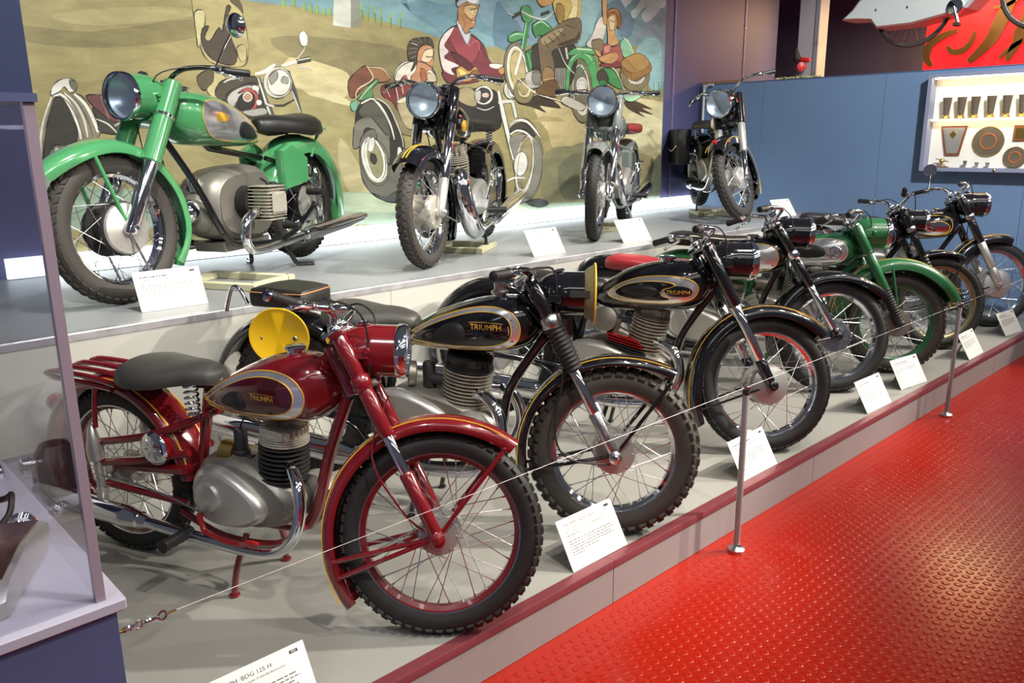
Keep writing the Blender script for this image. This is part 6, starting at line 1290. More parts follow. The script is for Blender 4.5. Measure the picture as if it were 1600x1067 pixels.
b.part('oil_sump', prism(G(), [(.48, .15), (.86, .15), (.88, .20), (.47, .20)], -.10, .10, .01), CAST, case)
for sd in (-1, 1):
    g = G(); prof = [(0, .065)]
    for k in range(7): z = .01 + k * .011; prof += [(z, .058), (z + .0003, .088), (z + .004, .088), (z + .0043, .058)]
    prof.append((.09, .06)); cy = b.part('cylinder', lathe(g, prof, (.72, sd * .12, .40), (0, sd, 0), 24), IRON, sharp=30)
    g = G()
    for k in range(11): zz = .40 - .085 + k * .017; cbox(g, (.71, sd * .265, zz), (.165 - .02 * abs(k - 5) / 5, .13, .006), .002)
    cbox(g, (.71, sd * .26, .40), (.11, .11, .15), .01); hd = b.part('cylinder_head', g, FINS, cy)
    b.part('rocker_cover', cbox(G(), (.71, sd * .335, .40), (.12, .03, .115), .014), FINS, hd)
    b.part('spark_lead', tube(G(), cr([(.66, sd * .20, .52), (.67, sd * .24, .50), (.70, sd * .27, .47)], 4), .006, 8), RUBBER)
    b.part('carburettor', lathe(lathe(G(), [(-.06, .02), (.05, .026), (.06, .015)], (.555, sd * .20, .44), (0, 0, 1), 14), [(0, .022), (.10, .03)], (.58, sd * .2, .44), (-1, 0, .2), 12), IRON)
    b.pipe([(.77, sd * .25, .36), (.83, sd * .26, .355), (.90, sd * .265, .32), (.92, sd * .265, .25), (.89, sd * .26, .185), (.80, sd * .25, .16), (.55, sd * .22, .165), (.30, sd * .20, .18)], .024); b.muffler((.30, sd * .20, .18), (-.42 if sd > 0 else -.30, sd * .20, .225), .042)
    if sd > 0: b.part('tail_pipe', lathe(G(), [(0, .018), (.08, .018)], (-.40, sd * .20, .224), (-1, 0, .06), 12), CHROME)
    b.peg((.42, sd * .16, .25), .11, sd=sd); b.peg((.12, sd * .14, .42), .11, sd=sd, name='pillion_peg')
b.part('grab_rail', tube(G(), cr([(-.02, .10, .62), (-.10, .11, .76), (-.20, .10, .79), (-.26, 0, .79), (-.20, -.10, .79), (-.10, -.11, .76), (-.02, -.10, .62)], 5), .009, 8), GREEN)
for sd in (-1, 1): b.part('stand_leg', tube(G(), cr([(.40, sd * .08, .20), (.34, sd * .13, .09), (.30, sd * .16, .015), (.24, sd * .23, .012)], 5), .013, 10), BLACK)
b.part('stand_bar', tube(G(), cr([(.35, -.12, .09), (.35, 0, .12), (.35, .12, .09)], 4), .010, 8), BLACK); b.taillight(-.46, .50, GREEN)
b.part('fender_loop', tube(G(), cr([tuple(b.fk(-.02, .10, .0)), tuple(b.fk(-.20, .11, -.22)), tuple(b.fk(-.27, .06, -.34)), tuple(b.fk(-.27, -.06, -.34)), tuple(b.fk(-.20, -.11, -.22)), tuple(b.fk(-.02, -.10, .0))], 5), .006, 8), STEEL, None, True)
# ---- wooden frames under the stands
WOOD = mat('pale_green_wood', (.42, .41, .27), .6, 0, noise=.12, nscale=15)
def wood_frame(x, y, ang, lx, ly, h, label):
    o = tag(empty('wooden_frame', (x, y, H), (0, 0, ang * D2R)), label, 'wooden frame', 'wooden frames under the stage motorcycles')
    for s1 in (-1, 1):
        build('rail', cbox(G(), (0, s1 * (ly / 2 - .03), h / 2), (lx, .05, h), .003), WOOD, o)
        build('rail', cbox(G(), (s1 * (lx / 2 - .03), 0, h / 2), (.05, ly - .115, h), .003), WOOD, o)
        for s2 in (-1, 1): build('screw', lathe(G(), [(0, .006), (.002, .004)], (s1 * (lx / 2 - .03), s2 * (ly / 2 - .03), h), (0, 0, 1), 8), STEEL, o)
def wood_under(b, label, zz=None):
    M = Matrix.LocRotScale(b.root.location, b.root.rotation_euler, None); p = M @ V((.55, 0, 0)); wood_frame(p.x, p.y, math.degrees(b.root.rotation_euler.z), .40, .36, .035, label)
# ---- black twin port
b = Bike('black motorcycle with tall finned cylinder and fat chrome exhaust on the stage', (2.826, 3.687), H, -146, GU, W=1.36, zr=.34, zf=.315, rr=.32, rf=.315, tw=.088, rake=26, fs=.10, steer=-4, head_t=.72, hub_r=.095, hub_w=.15, hub_m=FINS, spokes='j', tyre=TYREB, tread='zig', yoke_gap=.2,
         ff=dict(R=.055, w=.085, a0=48, a1=212, crown=.045, skirt=.03, flare=.012, flare2=.01, taper=.1, so=.12), fr=dict(R=.06, w=.095, a0=5, a1=205, crown=.045, skirt=.05, taper=.1), stays=(195,), stay_m=STEEL, stay_r=.006,
         fork=[(-.03, .20, .026, .030, ALU, 'fork_leg'), (.19, .54, .030, .031, CHROME, 'fork_cover'), (.53, .76, .034, .034, BLACK, 'fork_cover')], bar=dict(rise=.05, w=.37, back=.10, drop=.02, z=.05), lamp=dict(r=.098, len=.20, t=.63, f=.10),
         tank=triumph_tank(.02, .03, text=None, inner=None, pm=BLACK, badge=[(.88, .79), (.91, .82), (.96, .82), (.98, .79), (.95, .76), (.90, .76)], bm=GOLD), seat=dict(x0=.10, x1=.58, z=.83, w=.15, m=LEATHB, spring_z=.68))
b.common(); b.std_frame(seat=(.48, .68), bottom=(.42, .30), dx=.92, dz=.28)
case = b.egg('crankcase', (.72, 0, .33), .54, .28, .22, CAST, tilt=6); b.egg('engine_cover', (.60, .095, .34), .42, .22, .09, ALU, case, tilt=8)
b.fincyl('cylinder', (.84, 0, .42), (.14, 0, 1), .17, .075, .125, 10, IRON, mf=FINS, mh=FINS, hh=.09)
for sd in (1, -1):
    b.part('exhaust_pipe', tube(G(), cr([(.92, sd * .06, .54), (.97, sd * .09, .52), (1.01, sd * .115, .44), (.985, sd * .14, .30), (.90, sd * .155, .19), (.78, sd * .16, .155), (.60, sd * .16, .165), (.40, sd * .16, .19)], 6), [.026] * 5 + [.034, .042, .05, .056, .058, .060] + [.060] * 17 + [.056, .05, .042, .034, .028, .026] + [.024] * 9, 16), CHROME); b.muffler((.45, sd * .16, .185), (-.40, sd * .18, .30), .05)
    b.peg((.50, sd * .15, .26), .13, sd=sd)
b.part('side_case', lathe(G(), [(0, .10), (.04, .10), (.055, .085), (.06, .01)], (.42, .08, .46), (0, 1, 0), 28), BLACK)
b.part('kick_starter', tube(G(), cr([(.52, .15, .33), (.50, .17, .42), (.47, .18, .52), (.47, .25, .53)], 4), .010, 8), CHROME); b.stand(.55, .24, .15, rake=.0, base_z=.0362); wood_under(b, 'pale wooden frame on the stage under the tall finned black motorcycle'); b.taillight(-.46, .52)
# ---- grey with red seat
b = Bike('slim grey motorcycle with red seat on the stage, facing straight to the aisle', (4.438, 3.824), H, -150, GU, W=1.34, zr=.33, zf=.325, rr=.325, rf=.325, tw=.082, paint=GREYP, frame=GREYP, rake=26, fs=.095, steer=4, head_t=.74, hub_r=.09, hub_w=.12, spokes='j', yoke_gap=.24,
         ff=dict(R=.05, w=.075, a0=60, a1=212, crown=.045, skirt=.02, taper=.3, stm=REDBR, so=.3), fr=dict(R=.06, w=.085, a0=5, a1=205, crown=.045, skirt=.04, taper=.1, stm=None), stays=(198,), stay_r=.006,
         fork=[(-.03, .10, .024, .028, CHROME, 'fork_leg'), (.09, .50, .032, .033, CHROME, 'fork_cover'), (.495, .51, .037, .037, CHROME, 'fork_collar'), (.505, .76, .034, .034, GREYP, 'fork_cover')], bar=dict(rise=.02, w=.38, back=.04, drop=-.01, z=.03), lamp=dict(r=.105, len=.20, t=.67, f=.09),
         tank=triumph_tank(.0, .02, text=None, inner=None, pm=GREYP), seat=dict(type='dual', x0=-.15, x1=.54, z=.82, w=.13, m=REDSEAT))
b.common(); b.std_frame(seat=(.48, .66), bottom=(.42, .30), dx=.92, dz=.28); engine_std(b, .74, .42, .3, sd=1); b.stand(.55, .24, .15, rake=0, base_z=.0362); wood_under(b, 'pale wooden frame on the stage under the grey motorcycle'); b.taillight(-.46, .52, GREYP)
# ---- black tourer with saddle bags
b = Bike('black touring motorcycle with saddlebag and front wheel turned, rightmost on the stage', (6.25, 3.715), H + .035, -133, GU, W=1.36, zr=.34, zf=.335, rr=.335, rf=.335, tw=.095, tyre=TYREB, tread='zig', rake=27, fs=.105, steer=-40, head_t=.76, hub_r=.105, hub_w=.14, hub_m2=ALU, spokes='j', yoke_gap=.22,
         ff=dict(R=.055, w=.095, a0=48, a1=216, crown=.05, skirt=.04, flare=.012, taper=.3, stm=GOLD, so=.95), fr=dict(R=.06, w=.10, a0=5, a1=205, crown=.05, skirt=.05, taper=.1, stm=None), stays=(198,), stay_r=.007,
         fork=[(-.03, .24, .026, .028, CHROME, 'fork_leg'), (.235, .50, .034, .034, ALU, 'fork_cover'), (.495, .78, .038, .038, BLACK, 'fork_cover')], bar=dict(rise=.07, w=.40, back=.16, drop=.02, z=.06), lamp=dict(r=.115, len=.22, t=.68, f=.11),
         tank=triumph_tank(.02, .03, text=None, inner=None, pm=CHROME), seat=dict(x0=.08, x1=.56, z=.83, w=.15, m=LEATHB, spring_z=.66))
b.common(); b.std_frame(seat=(.48, .66), bottom=(.42, .30), dx=.92, dz=.28); engine_std(b, .74, .42, .2, sd=-1, mr=.055, pr=.028); b.stand(.55, .24, .15, rake=0, base_z=.0012); wood_under(b, 'pale wooden frame on the stage under the saddlebag motorcycle', H); b.taillight(-.48, .52)
for sd in (-1, 1):
    bag = b.part('saddlebag', prism(G(), [(-.28, .42), (.10, .42), (.14, .50), (.13, .72), (.06, .76), (-.26, .76), (-.31, .70), (-.31, .48)], sd * .13, sd * .27, .02), LEATHB)
    b.part('bag_flap', prism(G(), [(-.31, .60), (-.10, .55), (.13, .60), (.14, .765), (-.31, .765)], sd * .13, sd * .28, .012), LEATHB, bag); b.part('bag_piping', tube(G(), cr([(-.31, sd * .283, .60), (-.10, sd * .283, .55), (.13, sd * .283, .60)], 5), .005, 6), WHITEL, bag)
ff_lamp = b.fk(.0, 0, 0); a = 62 * D2R; q = b.ax + V((math.cos(a), 0, math.sin(a))) * .39; b.part('fender_marker', lathe(G(), [(0, .02), (.02, .02), (.03, .01)], q, (math.cos(a), 0, math.sin(a)), 12), REDLENS, None, True)
wood_frame(1.80, 3.98, -62, .50, .36, .035, 'pale wooden frame on the stage under the pale green motorcycle')
# ------------------------------------------------------------------ information cards
CARD = mat('white_card', (.80, .79, .74), .55); INK = mat('black_ink', (.02, .02, .02), .7); GINK = mat('grey_ink', (.12, .12, .12), .7)
def card(x, y, z, ang, label, lines, phi=60, w=.29, h=.18, seed=1):
    rnd = random.Random(seed); o = tag(empty('information_card', (x, y, z), (0, 0, ang * D2R)), label, 'information card', 'white information cards beside the motorcycles')
    R = Matrix.Rotation(phi * D2R, 4, 'X'); up = R @ V((0, 1, 0)); nm = R @ V((0, 0, 1)); lift = .003 * math.cos(phi * D2R) + .0005
    def pt(u, v, d=0): return V((u, 0, lift)) + up * v + nm * d
    g = G(); g.add([pt(0, 0, -.003), pt(w, 0, -.003), pt(w, h, -.003), pt(0, h, -.003), pt(0, 0, 0), pt(w, 0, 0), pt(w, h, 0), pt(0, h, 0)], [(0, 1, 2, 3), (4, 5, 6, 7), (0, 1, 5, 4), (1, 2, 6, 5), (2, 3, 7, 6), (3, 0, 4, 7)]); build('board', g, CARD, o)
    t = pt(w / 2, h * .8, -.0035); foot = V((w / 2, t.y + .045, .001)); g = G(); d = V((.03, 0, 0)); th = V((0, .003, 0)); g.add([t - d, t + d, foot + d, foot - d, t - d + th, t + d + th, foot + d + th, foot - d + th], [(0, 1, 2, 3), (4, 5, 6, 7), (0, 1, 5, 4), (1, 2, 6, 5), (2, 3, 7, 6), (3, 0, 4, 7)]); build('strut', g, CARD, o)
    gk, gg = G(), G()
    def quad(G_, u0, u1, v0, v1, e=.0004): G_.add([pt(u0, v0, e), pt(u1, v0, e), pt(u1, v1, e), pt(u0, v1, e)], [(0, 1, 2, 3)])
    v = h - .030
    for kind, val in lines:
        if kind == 't': text_on(gk, val, .0155, lambda a, c: pt(.026 + a * 1.12, v + c, .0004)); v -= .013
        elif kind == 's': text_on(gg, val, .0088, lambda a, c: pt(.026 + a * 1.1, v + c, .0004)); v -= .0105
        elif kind == 'y': quad(gk, w - .045, w - .021, h - .021, h - .0125); 
        elif kind == 'g': v -= val
        else:
            sz = .0046 if kind == 'T' else .0030; u = .026; end = u + val * (w - .05)
            while u < end:
                l = rnd.uniform(.006, .022); l = min(l, end - u); quad(gk if kind == 'T' else gg, u, u + l, v, v + sz)
                u += l + .0035
            v -= .013 if kind == 'T' else .0095
    build('lettering', gk, INK, o)['kind'] = 'stuff'
    if gg.v: build('lettering', gg, GINK, o)['kind'] = 'stuff'
    yr = [q for k_, q in lines if k_ == 'y' and q]
    if yr: g = G(); text_on(g, yr[0], .0085, lambda a, c: pt(w - .0425 + a, h - .0195 + c, .0008)); build('lettering', g, CARD, o)
    return o
body = [('b', .92), ('b', .96), ('b', .88), ('b', .93), ('b', .6)]
card(.615, 1.695, .0015, 0, 'white information card at the front left edge, before the maroon motorcycle', [('y', '1952'), ('t', 'TRIUMPH ·BDG 125 H·'), ('s', '123 ccm Einzylinder Zweitakt-Doppelkolbenmotor'), ('b', .3), ('g', .006)] + body, seed=1)
card(1.884, 1.6925, .0015, -.7, 'white information card standing before the knobbly front tyre', [('y', ''), ('t', 'TRIUMPH ·BDG 250 S·'), ('s', 'GELÄNDEMASCHINE'), ('s', '248 ccm Einzylinder Zweitakt-Doppelkolbenmotor'), ('b', .28), ('g', .010)] + body + [('b', .25)], seed=2)
card(2.977, 1.6925, .0015, -.3, 'white information card partly hidden behind the nearer grey barrier post', [('y', ''), ('T', .6), ('b', .9), ('b', .35), ('g', .012)] + body + [('g', .02), ('b', .3)], seed=3)
card(4.245, 1.699, .0015, -1.9, 'left of the two white information cards standing between the two barrier posts', [('y', ''), ('T', .5), ('b', .3), ('b', .85), ('b', .3), ('g', .012)] + body + [('g', .02), ('b', .3)], seed=4)
card(4.812, 1.745, .0015, -8, 'right of the two white information cards standing between the two barrier posts', [('y', ''), ('T', .62), ('b', .8), ('g', .012), ('b', .9), ('b', .8), ('b', .3)], seed=5)
card(5.801, 1.6925, .0015, .8, 'white information card before the brass coloured wheel, right of the farther post', [('y', ''), ('T', .5), ('b', .8), ('g', .012)] + body, seed=6)
card(6.705, 1.732, .0015, -6, 'white information card at the far right end of the low platform', [('y', ''), ('T', .5), ('b', .8), ('g', .012)] + body, seed=7)
card(1.19, 3.563, H, -.8, 'white information card on the stage under the pale green front wheel', [('y', ''), ('T', .5), ('b', .8), ('g', .012)] + body, phi=65, seed=8)
card(3.54, 3.534, H, .9, 'white information card on the stage between the tall black and grey motorcycles', [('y', ''), ('T', .5), ('b', .8), ('g', .012)] + body, seed=9)
card(4.464, 3.572, H, -4, 'white information card on the stage right of the grey front wheel', [('y', ''), ('T', .6), ('b', .8), ('g', .012)] + body, phi=56, seed=10)
card(6.90, 3.74, H, -6, 'white information card on the stage near the blue partition', [('y', ''), ('T', .5), ('b', .8), ('g', .012)] + body, phi=56, seed=11)
# ------------------------------------------------------------------ barrier
PGREY = mat('grey_post_metal', (.30, .275, .285), .4, .3)
for i, (x, y, lb) in enumerate(((2.703, 1.548, 'slim grey barrier post nearer to the viewer, before the oval badged black motorcycle'), (5.039, 1.556, 'slim grey barrier post farther along the aisle, before the green motorcycle'), (7.35, 1.56, 'slim grey barrier post at the far end of the aisle'))):
    o = tag(empty('barrier_post', (x, y, -.17)), lb, 'barrier post', 'barrier posts along the platform')
    build('pole', lathe(G(), [(.018, .0125), (.66, .0125), (.664, .011)], (0, 0, 0), (0, 0, 1), 18), PGREY, o); build('base', lathe(G(), [(0, .034), (.004, .036), (.014, .034), (.02, .026), (.026, .018), (.034, .016)], (0, 0, 0), (0, 0, 1), 24), STEEL, o); build('cap', lathe(G(), [(.664, .013), (.672, .0145), (.682, .014), (.69, .008), (.694, .003)], (0, 0, 0), (0, 0, 1), 18), IRON, o)
o = tag(empty('barrier_wire', (.40, 1.55, 0.5255)), 'thin steel barrier wire strung between the posts and the glass case', 'wire'); O_ = V(o.location)
pts = [V((.512, 1.55, .5265)), V((2.6885, 1.548, .523)), V((5.0245, 1.556, .512)), V((7.3355, 1.56, .51))]
for a, b_ in zip(pts, pts[1:]): build('wire', tube(G(), [a - O_, b_ + V((.001, 0, 0)) - O_], .0009, 6), PGREY, o)
for q in pts[1:]: build('clamp', lathe(G(), [(-.008, .0145), (-.006, .0175), (.006, .0175), (.008, .0145)], q + V((.0145, 0, 0)) - O_, (0, 0, 1), 14), STEEL, o)
build('crimp', lathe(G(), [(0, .0024), (.02, .0024)], V((.494, 1.55, .5263)) - O_, (1, 0, 0), 8), BRASS, o)
def ringlet(p, ax, rx, ry, r): F = frame_of(ax); return tube(G(), [V(p) - O_ + F @ V((rx * math.cos(2 * math.pi * k / 16), ry * math.sin(2 * math.pi * k / 16), 0)) for k in range(16)], r, 6, closed=True)
build('shackle', ringlet((.486, 1.55, .526), (0, 1, 0), .008, .009, .0026), CHROME, o); build('turnbuckle', ringlet((.464, 1.55, .526), (0, .3, 1), .016, .006, .0022), CHROME, o); build('link', ringlet((.440, 1.55, .526), (0, 1, .2), .007, .010, .0022), STEEL, o); build('shackle', ringlet((.424, 1.55, .526), (0, .2, 1), .009, .008, .0028), CHROME, o); build('hook', lathe(G(), [(0, .004), (.010, .0035), (.016, .006), (.02, .003)], V((.398, 1.55, .526)) - O_, (1, 0, 0), 10), BRASS, o)
# ------------------------------------------------------------------ glass case
gm = thin_glass('clear_glass', (.97, .98, 1.0))
CX0, CX1, CY0, CY1 = -.55, .362, 1.445, 2.33
cs = tag(empty('display_case', (CX0, CY0, -.17)), 'tall glass display case on a blue plinth at the left edge', 'display case')
def cbuild(nm, g, m, par=None): return build(nm, g.xf(Matrix.Translation(-V((CX0, CY0, -.17)))), m, par or cs)
pb = cbuild('plinth', box(CX0, CX1 + .012, CY0 - .008, CY1, -.17, .635), PLINTH); cbuild('plinth_top', cbox(G(), ((CX0 + CX1 + .025) / 2, (CY0 + CY1) / 2, .6475), (CX1 - CX0 + .035, CY1 - CY0 + .03, .025), .004), PTOP)
EDGE = mat('mauve_acrylic_edge', (.30, .24, .30), .3)
for x, y in ((CX1 - .008, CY0 + .008), (CX1 - .008, CY1 - .02), (CX0 + .01, CY0 + .008), (CX0 + .01, CY1 - .02)): cbuild('corner_post', box(x - .008, x + .008, y - .008, y + .008, .66, 1.515), EDGE)
cbuild('glass_pane', box(CX1 - .010, CX1 - .004, CY0 + .018, CY1 - .03, .66, 1.515), gm); cbuild('glass_pane', box(CX0 + .02, CX1 - .018, CY0 + .004, CY0 + .010, .66, 1.515), gm); cbuild('glass_pane', box(CX0 + .02, CX1 - .018, CY1 - .024, CY1 - .018, .66, 1.515), gm)
hd = cbuild('header', box(CX0, CX1, CY0, CY1 - .012, 1.528, 1.80), mat('navy_header', (.035, .05, .12), .4)); cbuild('header_rail', box(CX0, CX1 + .004, CY0 - .004, CY1 - .008, 1.515, 1.528), PLINTH)
cbuild('case_light', box(CX0 + .1, CX1 - .06, CY0 + .05, CY0 + .09, 1.503, 1.514), mat('case_light_tube', (1, 1, 1), .5, emit=(.86, .88, 1), es=10))
# things in the case
COPPER = mat('copper_tinted_metal', (.62, .42, .30), .22, 1, rvar=.08, nscale=20)
fl = tag(empty('metal_flask', (.245, 1.66, .66), (0, 0, 62 * D2R)), 'polished metal canister lying in the glass case', 'canister')
build('body', prism(G(), [(-.16, .0), (-.02, -.0), (.10, .0), (.135, .025), (.135, .05), (.10, .065), (-.02, .075), (-.13, .06), (-.17, .035)], -.055, .055, .014), ALU, fl); build('top_plate', prism(G(), [(-.125, .061), (-.02, .0755), (.10, .0655), (.10, .068), (-.02, .078), (-.125, .0635)], -.045, .045, .001), COPPER, fl)
build('cap', lathe(G(), [(0, .018), (.012, .018), (.014, .024)] + [(.016 + k * .004, .025 if k % 2 else .022) for k in range(5)] + [(.038, .018)], (.13, 0, .035), (1, 0, .3), 18), CHROME, fl); build('tap', cbox(cbox(G(), (-.185, 0, .03), (.03, .014, .014), .003), (-.198, 0, .022), (.012, .01, .03), .003), BRASS, fl)
lm = tag(empty('black_lamp', (.262, 2.02, .66)), 'black lamp with a coiled cable in the glass case', 'lamp')
build('body', lathe(G(), [(0, .035), (.01, .05), (.06, .052), (.10, .042), (.12, .03), (.125, .01)], (0, .0, 0), (0, 0, 1), 20), RUBBER, lm); build('knob', lathe(G(), [(0, .016), (.012, .016), (.014, .02), (.03, .02), (.034, .012)], (.04, 0, .08), (1, 0, .1), 14), CHROME, lm); build('cable', tube(G(), cr([(.03, -.03, .03), (.06, -.06, .04), (.065, -.10, .06), (.05, -.13, .03), (.02, -.14, .006)], 5), .007, 8), RUBBER, lm)
# ------------------------------------------------------------------ lit wall cabinet
CABF = mat('grey_blue_cabinet_paint', (.24, .26, .36), .45); CABI = mat('white_cabinet_lining', (.88, .84, .74), .6); CABL = mat('cabinet_light_tube', (1, .9, .7), .5, emit=(1, .80, .50), es=18)
cb = tag(empty('wall_cabinet', (XE - .13, 1.5, 1.165)), 'lit wall cabinet with trophies on the blue partition', 'cabinet')
def kb(nm, g, m, par=None): return build(nm, g.xf(Matrix.Translation(-V((XE - .13, 1.5, 1.165)))), m, par or cb)
X0, Y0_, Y1_, Z0_, Z1_ = XE - .13, 1.5, 2.79, 1.165, 1.965
kb('frame_rail', box(X0, XE - .001, Y0_, Y1_, Z0_, Z0_ + .03), CABF); kb('frame_rail', box(X0, XE - .001, Y0_, Y1_, Z1_ - .03, Z1_), CABF); kb('frame_stile', box(X0, XE - .001, Y1_ - .03, Y1_, Z0_ + .03, Z1_ - .03), CABF); kb('frame_stile', box(X0, XE - .001, Y0_, Y0_ + .03, Z0_ + .03, Z1_ - .03), CABF)
kb('back_panel', box(XE - .012, XE - .001, Y0_ + .03, Y1_ - .03, Z0_ + .03, Z1_ - .03), CABI); kb('shelf', box(X0 + .02, XE - .012, Y0_ + .03, Y1_ - .03, 1.592, 1.600), CABI); kb('light_tube', box(X0 + .008, X0 + .03, Y0_ + .05, Y1_ - .05, Z1_ - .042, Z1_ - .032), CABL); kb('light_tube', box(X0 + .022, X0 + .034, Y0_ + .05, Y1_ - .05, 1.582, 1.5915), CABL)
kb('lock', lathe(G(), [(0, .008), (.004, .012), (.008, .006)], (X0, 2.20, Z0_ + .014), (-1, 0, 0), 12), BRASS)
PEWTER = mat('dark_pewter', (.26, .21, .15), .32, .6, noise=.3, nscale=60); GOLDM = mat('gold_trophy_metal', (.72, .50, .16), .25, 1)
xi = XE - .065
for i, (y, lab) in enumerate(((2.64, 'leftmost dark beaker trophy on the cabinet shelf'), (2.525, 'second dark beaker trophy from the left on the cabinet shelf'), (2.42, 'third dark beaker trophy from the left on the cabinet shelf'), (2.30, 'fourth dark beaker trophy from the left on the cabinet shelf'), (2.185, 'fifth dark beaker trophy from the left on the cabinet shelf'), (2.07, 'sixth dark beaker trophy from the left, at the picture edge'))):
    o = tag(empty('beaker_trophy', (xi, y, 1.6002)), lab, 'trophy', 'beaker trophies in the cabinet')
    build('beaker', lathe(G(), [(.022, .020), (.03, .024), (.06, .025), (.10, .028), (.15, .034), (.17, .037), (.172, .034), (.16, .03), (.05, .02)], (0, 0, 0), (0, 0, 1), 20), PEWTER, o); build('foot', lathe(G(), [(0, .034), (.006, .036), (.012, .03), (.022, .022), (.03, .025)], (0, 0, 0), (0, 0, 1), 20), GOLDM, o)
def onwall(nm, y, z, lab, cat): return tag(empty(nm, (XE - .0125, y, z)), lab, cat)
o = onwall('trophy_plaque', 2.575, 1.42, 'tapered wooden plaque with pale face and diamond emblem in the cabinet', 'plaque')
FRW = mat('brown_frame_wood', (.22, .07, .03), .4); PLF = mat('pale_grey_plate', (.45, .44, .42), .35, .6)
def flat(poly, x0, x1): # polygon in (y,z) extruded along -x
    g = G(); prism(g, [(y, z) for y, z in poly], x0, x1, .003); g.v = [V((-p[1], -p[0], p[2])) for p in g.v]; return g
build('frame', flat([(-.105, .12), (.105, .12), (.06, -.125), (-.05, -.125)], .001, .018), FRW, o); build('plate', flat([(-.088, .105), (.088, .105), (.048, -.108), (-.038, -.108)], .016, .022), PLF, o); build('emblem', flat([(0, .085), (.03, .05), (0, .012), (-.03, .05)], .02, .026), GOLDM, o)
for y, z, r, nm in ((2.30, 1.41, .118, 'large dark round trophy plate with orange ring in the cabinet'), (2.09, 1.283, .082, 'small dark round trophy plate in the cabinet')):
    o = onwall('trophy_plate', y, z, nm, 'plate'); build('disc', lathe(G(), [(.001, r * .9), (.01, r), (.018, r * .98), (.016, r * .7), (.014, .01)], (0, 0, 0), (-1, 0, 0), 32), PEWTER, o); build('rim', tube(G(), [(-.014, r * .985 * math.cos(a * math.pi / 16), r * .985 * math.sin(a * math.pi / 16)) for a in range(32)], .005, 6, closed=True), BRASS, o); build('ring', tube(G(), [(-.017, r * .52 * math.cos(a * math.pi / 16), r * .52 * math.sin(a * math.pi / 16)) for a in range(32)], .005, 6, closed=True), mat('orange_ring', (.6, .16, .03), .4, .3), o)
o = onwall('trophy_plaque', 2.06, 1.475, 'small square wooden plaque with gold centre in the cabinet', 'plaque'); build('frame', flat([(-.062, .062), (.062, .062), (.062, -.062), (-.062, -.062)], .001, .016), FRW, o); build('plate', flat([(-.045, .045), (.045, .045), (.045, -.045), (-.045, -.045)], .014, .02), GOLDM, o)
zb = Z0_ + .0302
o = tag(empty('globe_trophy', (xi, 2.63, zb)), 'gold ringed globe trophy at the cabinet bottom left', 'trophy'); build('base', cbox(G(), (0, 0, .005), (.05, .10, .010), .002), FRW, o); build('stem', lathe(G(), [(.01, .012), (.014, .006), (.03, .005), (.036, .010)], (0, 0, 0), (0, 0, 1), 12), GOLDM, o); build('globe', lathe(G(), [(-.022, .005), (-.016, .016), (0, .022), (.016, .016), (.022, .005)], (0, 0, .056), (0, 0, 1), 16), GOLDM, o); build('ring', tube(G(), [(.012 * math.cos(a), .05 * math.sin(a), .06 + .012 * math.sin(a)) for a in [k * math.pi / 12 for k in range(24)]], .004, 6, closed=True), PEWTER, o)
for i, (y, h_, lab) in enumerate(((2.445, .058, 'tallest of the three small silver cups in the cabinet'), (2.355, .045, 'middle small silver cup in the cabinet'), (2.272, .045, 'right small silver cup in the cabinet'))): tag(build('silver_cup', lathe(G(), [(0, .012), (.003, .012), (.006, .008), (h_, .018), (h_ + .001, .016), (.012, .006)], (0, 0, 0), (0, 0, 1), 16), STEEL), lab, 'cup', 'small silver cups in the cabinet').location = (xi, y, zb)
# ------------------------------------------------------------------ red neon sign on the far side
NEON = mat('red_lit_sign', (.6, .01, .02), .4, emit=(1, .012, .014), es=1.3); SCRIPT = mat('brown_gold_script', (.13, .075, .02), .4, .3)
sn = tag(empty('lit_sign', (10.0, 2.2, 1.9)), 'red illuminated sign with brown script swirls above the partition', 'sign'); SO = V((10.0, 2.2, 1.9))
cab_ = box(10.0, 10.12, 2.1, 3.78, 1.9, 3.4); build('panel', cab_.xf(Matrix.Translation(-SO)), NEON, sn)
def spt(X, Y): u = 1240 + X * .28125; v = Y * .28125; return V((9.992, 3.78 - (u - 1442) * .00639, 2.22 + (105 - v) * .0065)) - SO
for w_, pts_ in ((22, ((770, 372), (738, 320), (752, 250), (820, 205), (900, 180))), (16, ((852, 265), (885, 300), (940, 298), (985, 255), (1000, 195))), (34, ((1200, -60), (1165, 60), (1130, 160), (1085, 260), (985, 365))), (10, ((1085, 75), (1150, 70), (1210, 40), (1290, 0))), (12, ((1150, 355), (1210, 300), (1290, 250))), (24, ((1300, 60), (1250, 180), (1230, 280), (1190, 370))), (12, ((1000, 0), (1100, -40), (1250, -80)))):
    P_ = cr([spt(*q) for q in pts_], 6); rows = []
    for i, p in enumerate(P_):
        d = (P_[min(i + 1, len(P_) - 1)] - P_[max(i - 1, 0)]).normalized(); nn = V((0, -d.z, d.y)); k = w_ * .002 * (.4 + .6 * math.sin(math.pi * min(1, (i + .8) / len(P_)))); rows.append([p + nn * k, p - nn * k, p - nn * k + V((-.02, 0, 0)), p + nn * k + V((-.02, 0, 0))])
    build('script_stroke', loft(G(), rows), SCRIPT, sn)
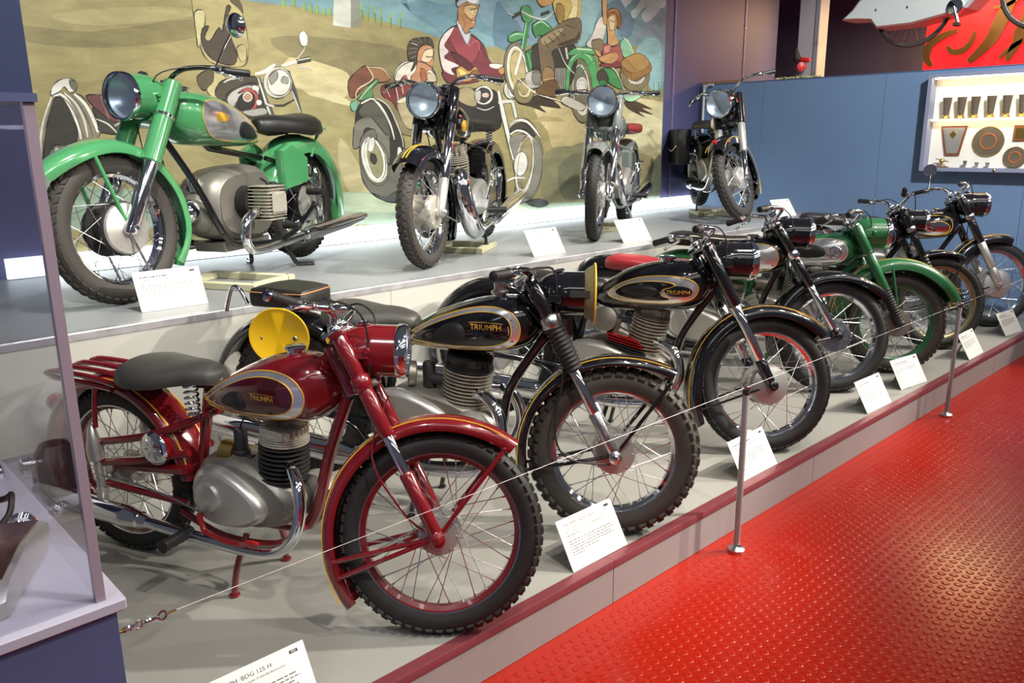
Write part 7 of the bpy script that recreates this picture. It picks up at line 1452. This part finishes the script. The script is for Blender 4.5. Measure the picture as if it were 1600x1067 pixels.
# ------------------------------------------------------------------ hanging streamliner bicycle
SHEET = mat('dull_aluminium_sheet', (.55, .60, .58), .5, .35, noise=.12, nscale=6)
hb = tag(empty('streamlined_bicycle', (9.0, 3.48, 2.28)), 'silver streamlined bicycle hanging above the partition', 'bicycle'); HO = V((9.0, 3.48, 2.28))
def hp(X, Y): u = 1240 + X * .28125; v = Y * .28125; return (4.22 - (u - 1325) * .00613, 2.65 + (36 - v) * .0063)
sil = [hp(*q) for q in ((302, 126), (360, 80), (410, 15), (470, -90), (700, -160), (1000, -150), (1140, -60), (1100, 45), (1020, 135), (900, 160), (730, 188), (520, 190), (480, 142), (380, 130))]
cy_, cz_ = sum(p[0] for p in sil) / len(sil), sum(p[1] for p in sil) / len(sil); rows = []
for k, x in ((.93, 8.80), (.99, 8.83), (1, 9.0), (.99, 9.17), (.93, 9.2)): rows.append([V((x, cy_ + (y - cy_) * k, cz_ + (z - cz_) * k)) - HO for y, z in sil])
build('fairing', loft(G(), rows), SHEET, hb, sharp=20)
for i in range(4): p = hp(*((430, 20), (520, 90), (700, 95), (950, 60))[i]); build('rivet', lathe(G(), [(0, .014), (.008, .01)], V((8.797, *p)) - HO, (-1, 0, 0), 8), STEEL, hb)
def hwheel(X, Y, R):
    y, z = hp(X, Y); c = V((9.0, y, z)) - HO; w_ = build('wheel', tube(G(), [c + V((0, R * math.cos(k * math.pi / 24), R * math.sin(k * math.pi / 24))) for k in range(48)], .017, 10, closed=True), TYREB, hb)
    build('rim', tube(G(), [c + V((0, (R - .022) * math.cos(k * math.pi / 24), (R - .022) * math.sin(k * math.pi / 24))) for k in range(48)], .009, 8, closed=True), STEEL, w_); g = G()
    for k in range(28): a = k * math.pi / 14; tube(g, [c + V((.02 * (1 if k % 2 else -1), .02 * math.cos(a), .02 * math.sin(a))), c + V((0, (R - .03) * math.cos(a), (R - .03) * math.sin(a)))], .0012, 4)
    lathe(g, [(-.04, .012), (-.03, .02), (.03, .02), (.04, .012)], c, (1, 0, 0), 12); build('spokes', g, STEEL, w_)['kind'] = 'stuff'
hwheel(690, 90, .36); hwheel(1360, 60, .36)
y, z = hp(960, 125); build('crank', tube(lathe(G(), [(-.03, .05), (-.02, .075), (.02, .075), (.03, .05)], V((8.80, y, z)) - HO, (1, 0, 0), 18), [V((8.76, y, z)) - HO, V((8.74, y - .06, z - .16)) - HO], .016, 10), CHROME, hb); build('pedal', cbox(G(), V((8.70, y - .065, z - .17)) - HO, (.09, .05, .035), .006), IRON, hb)
for yy in (3.1, 3.9): build('hanger_wire', tube(G(), [V((9.0, yy, 2.85)) - HO, V((9.0, yy, 4.6)) - HO], .003, 6), STEEL, hb)
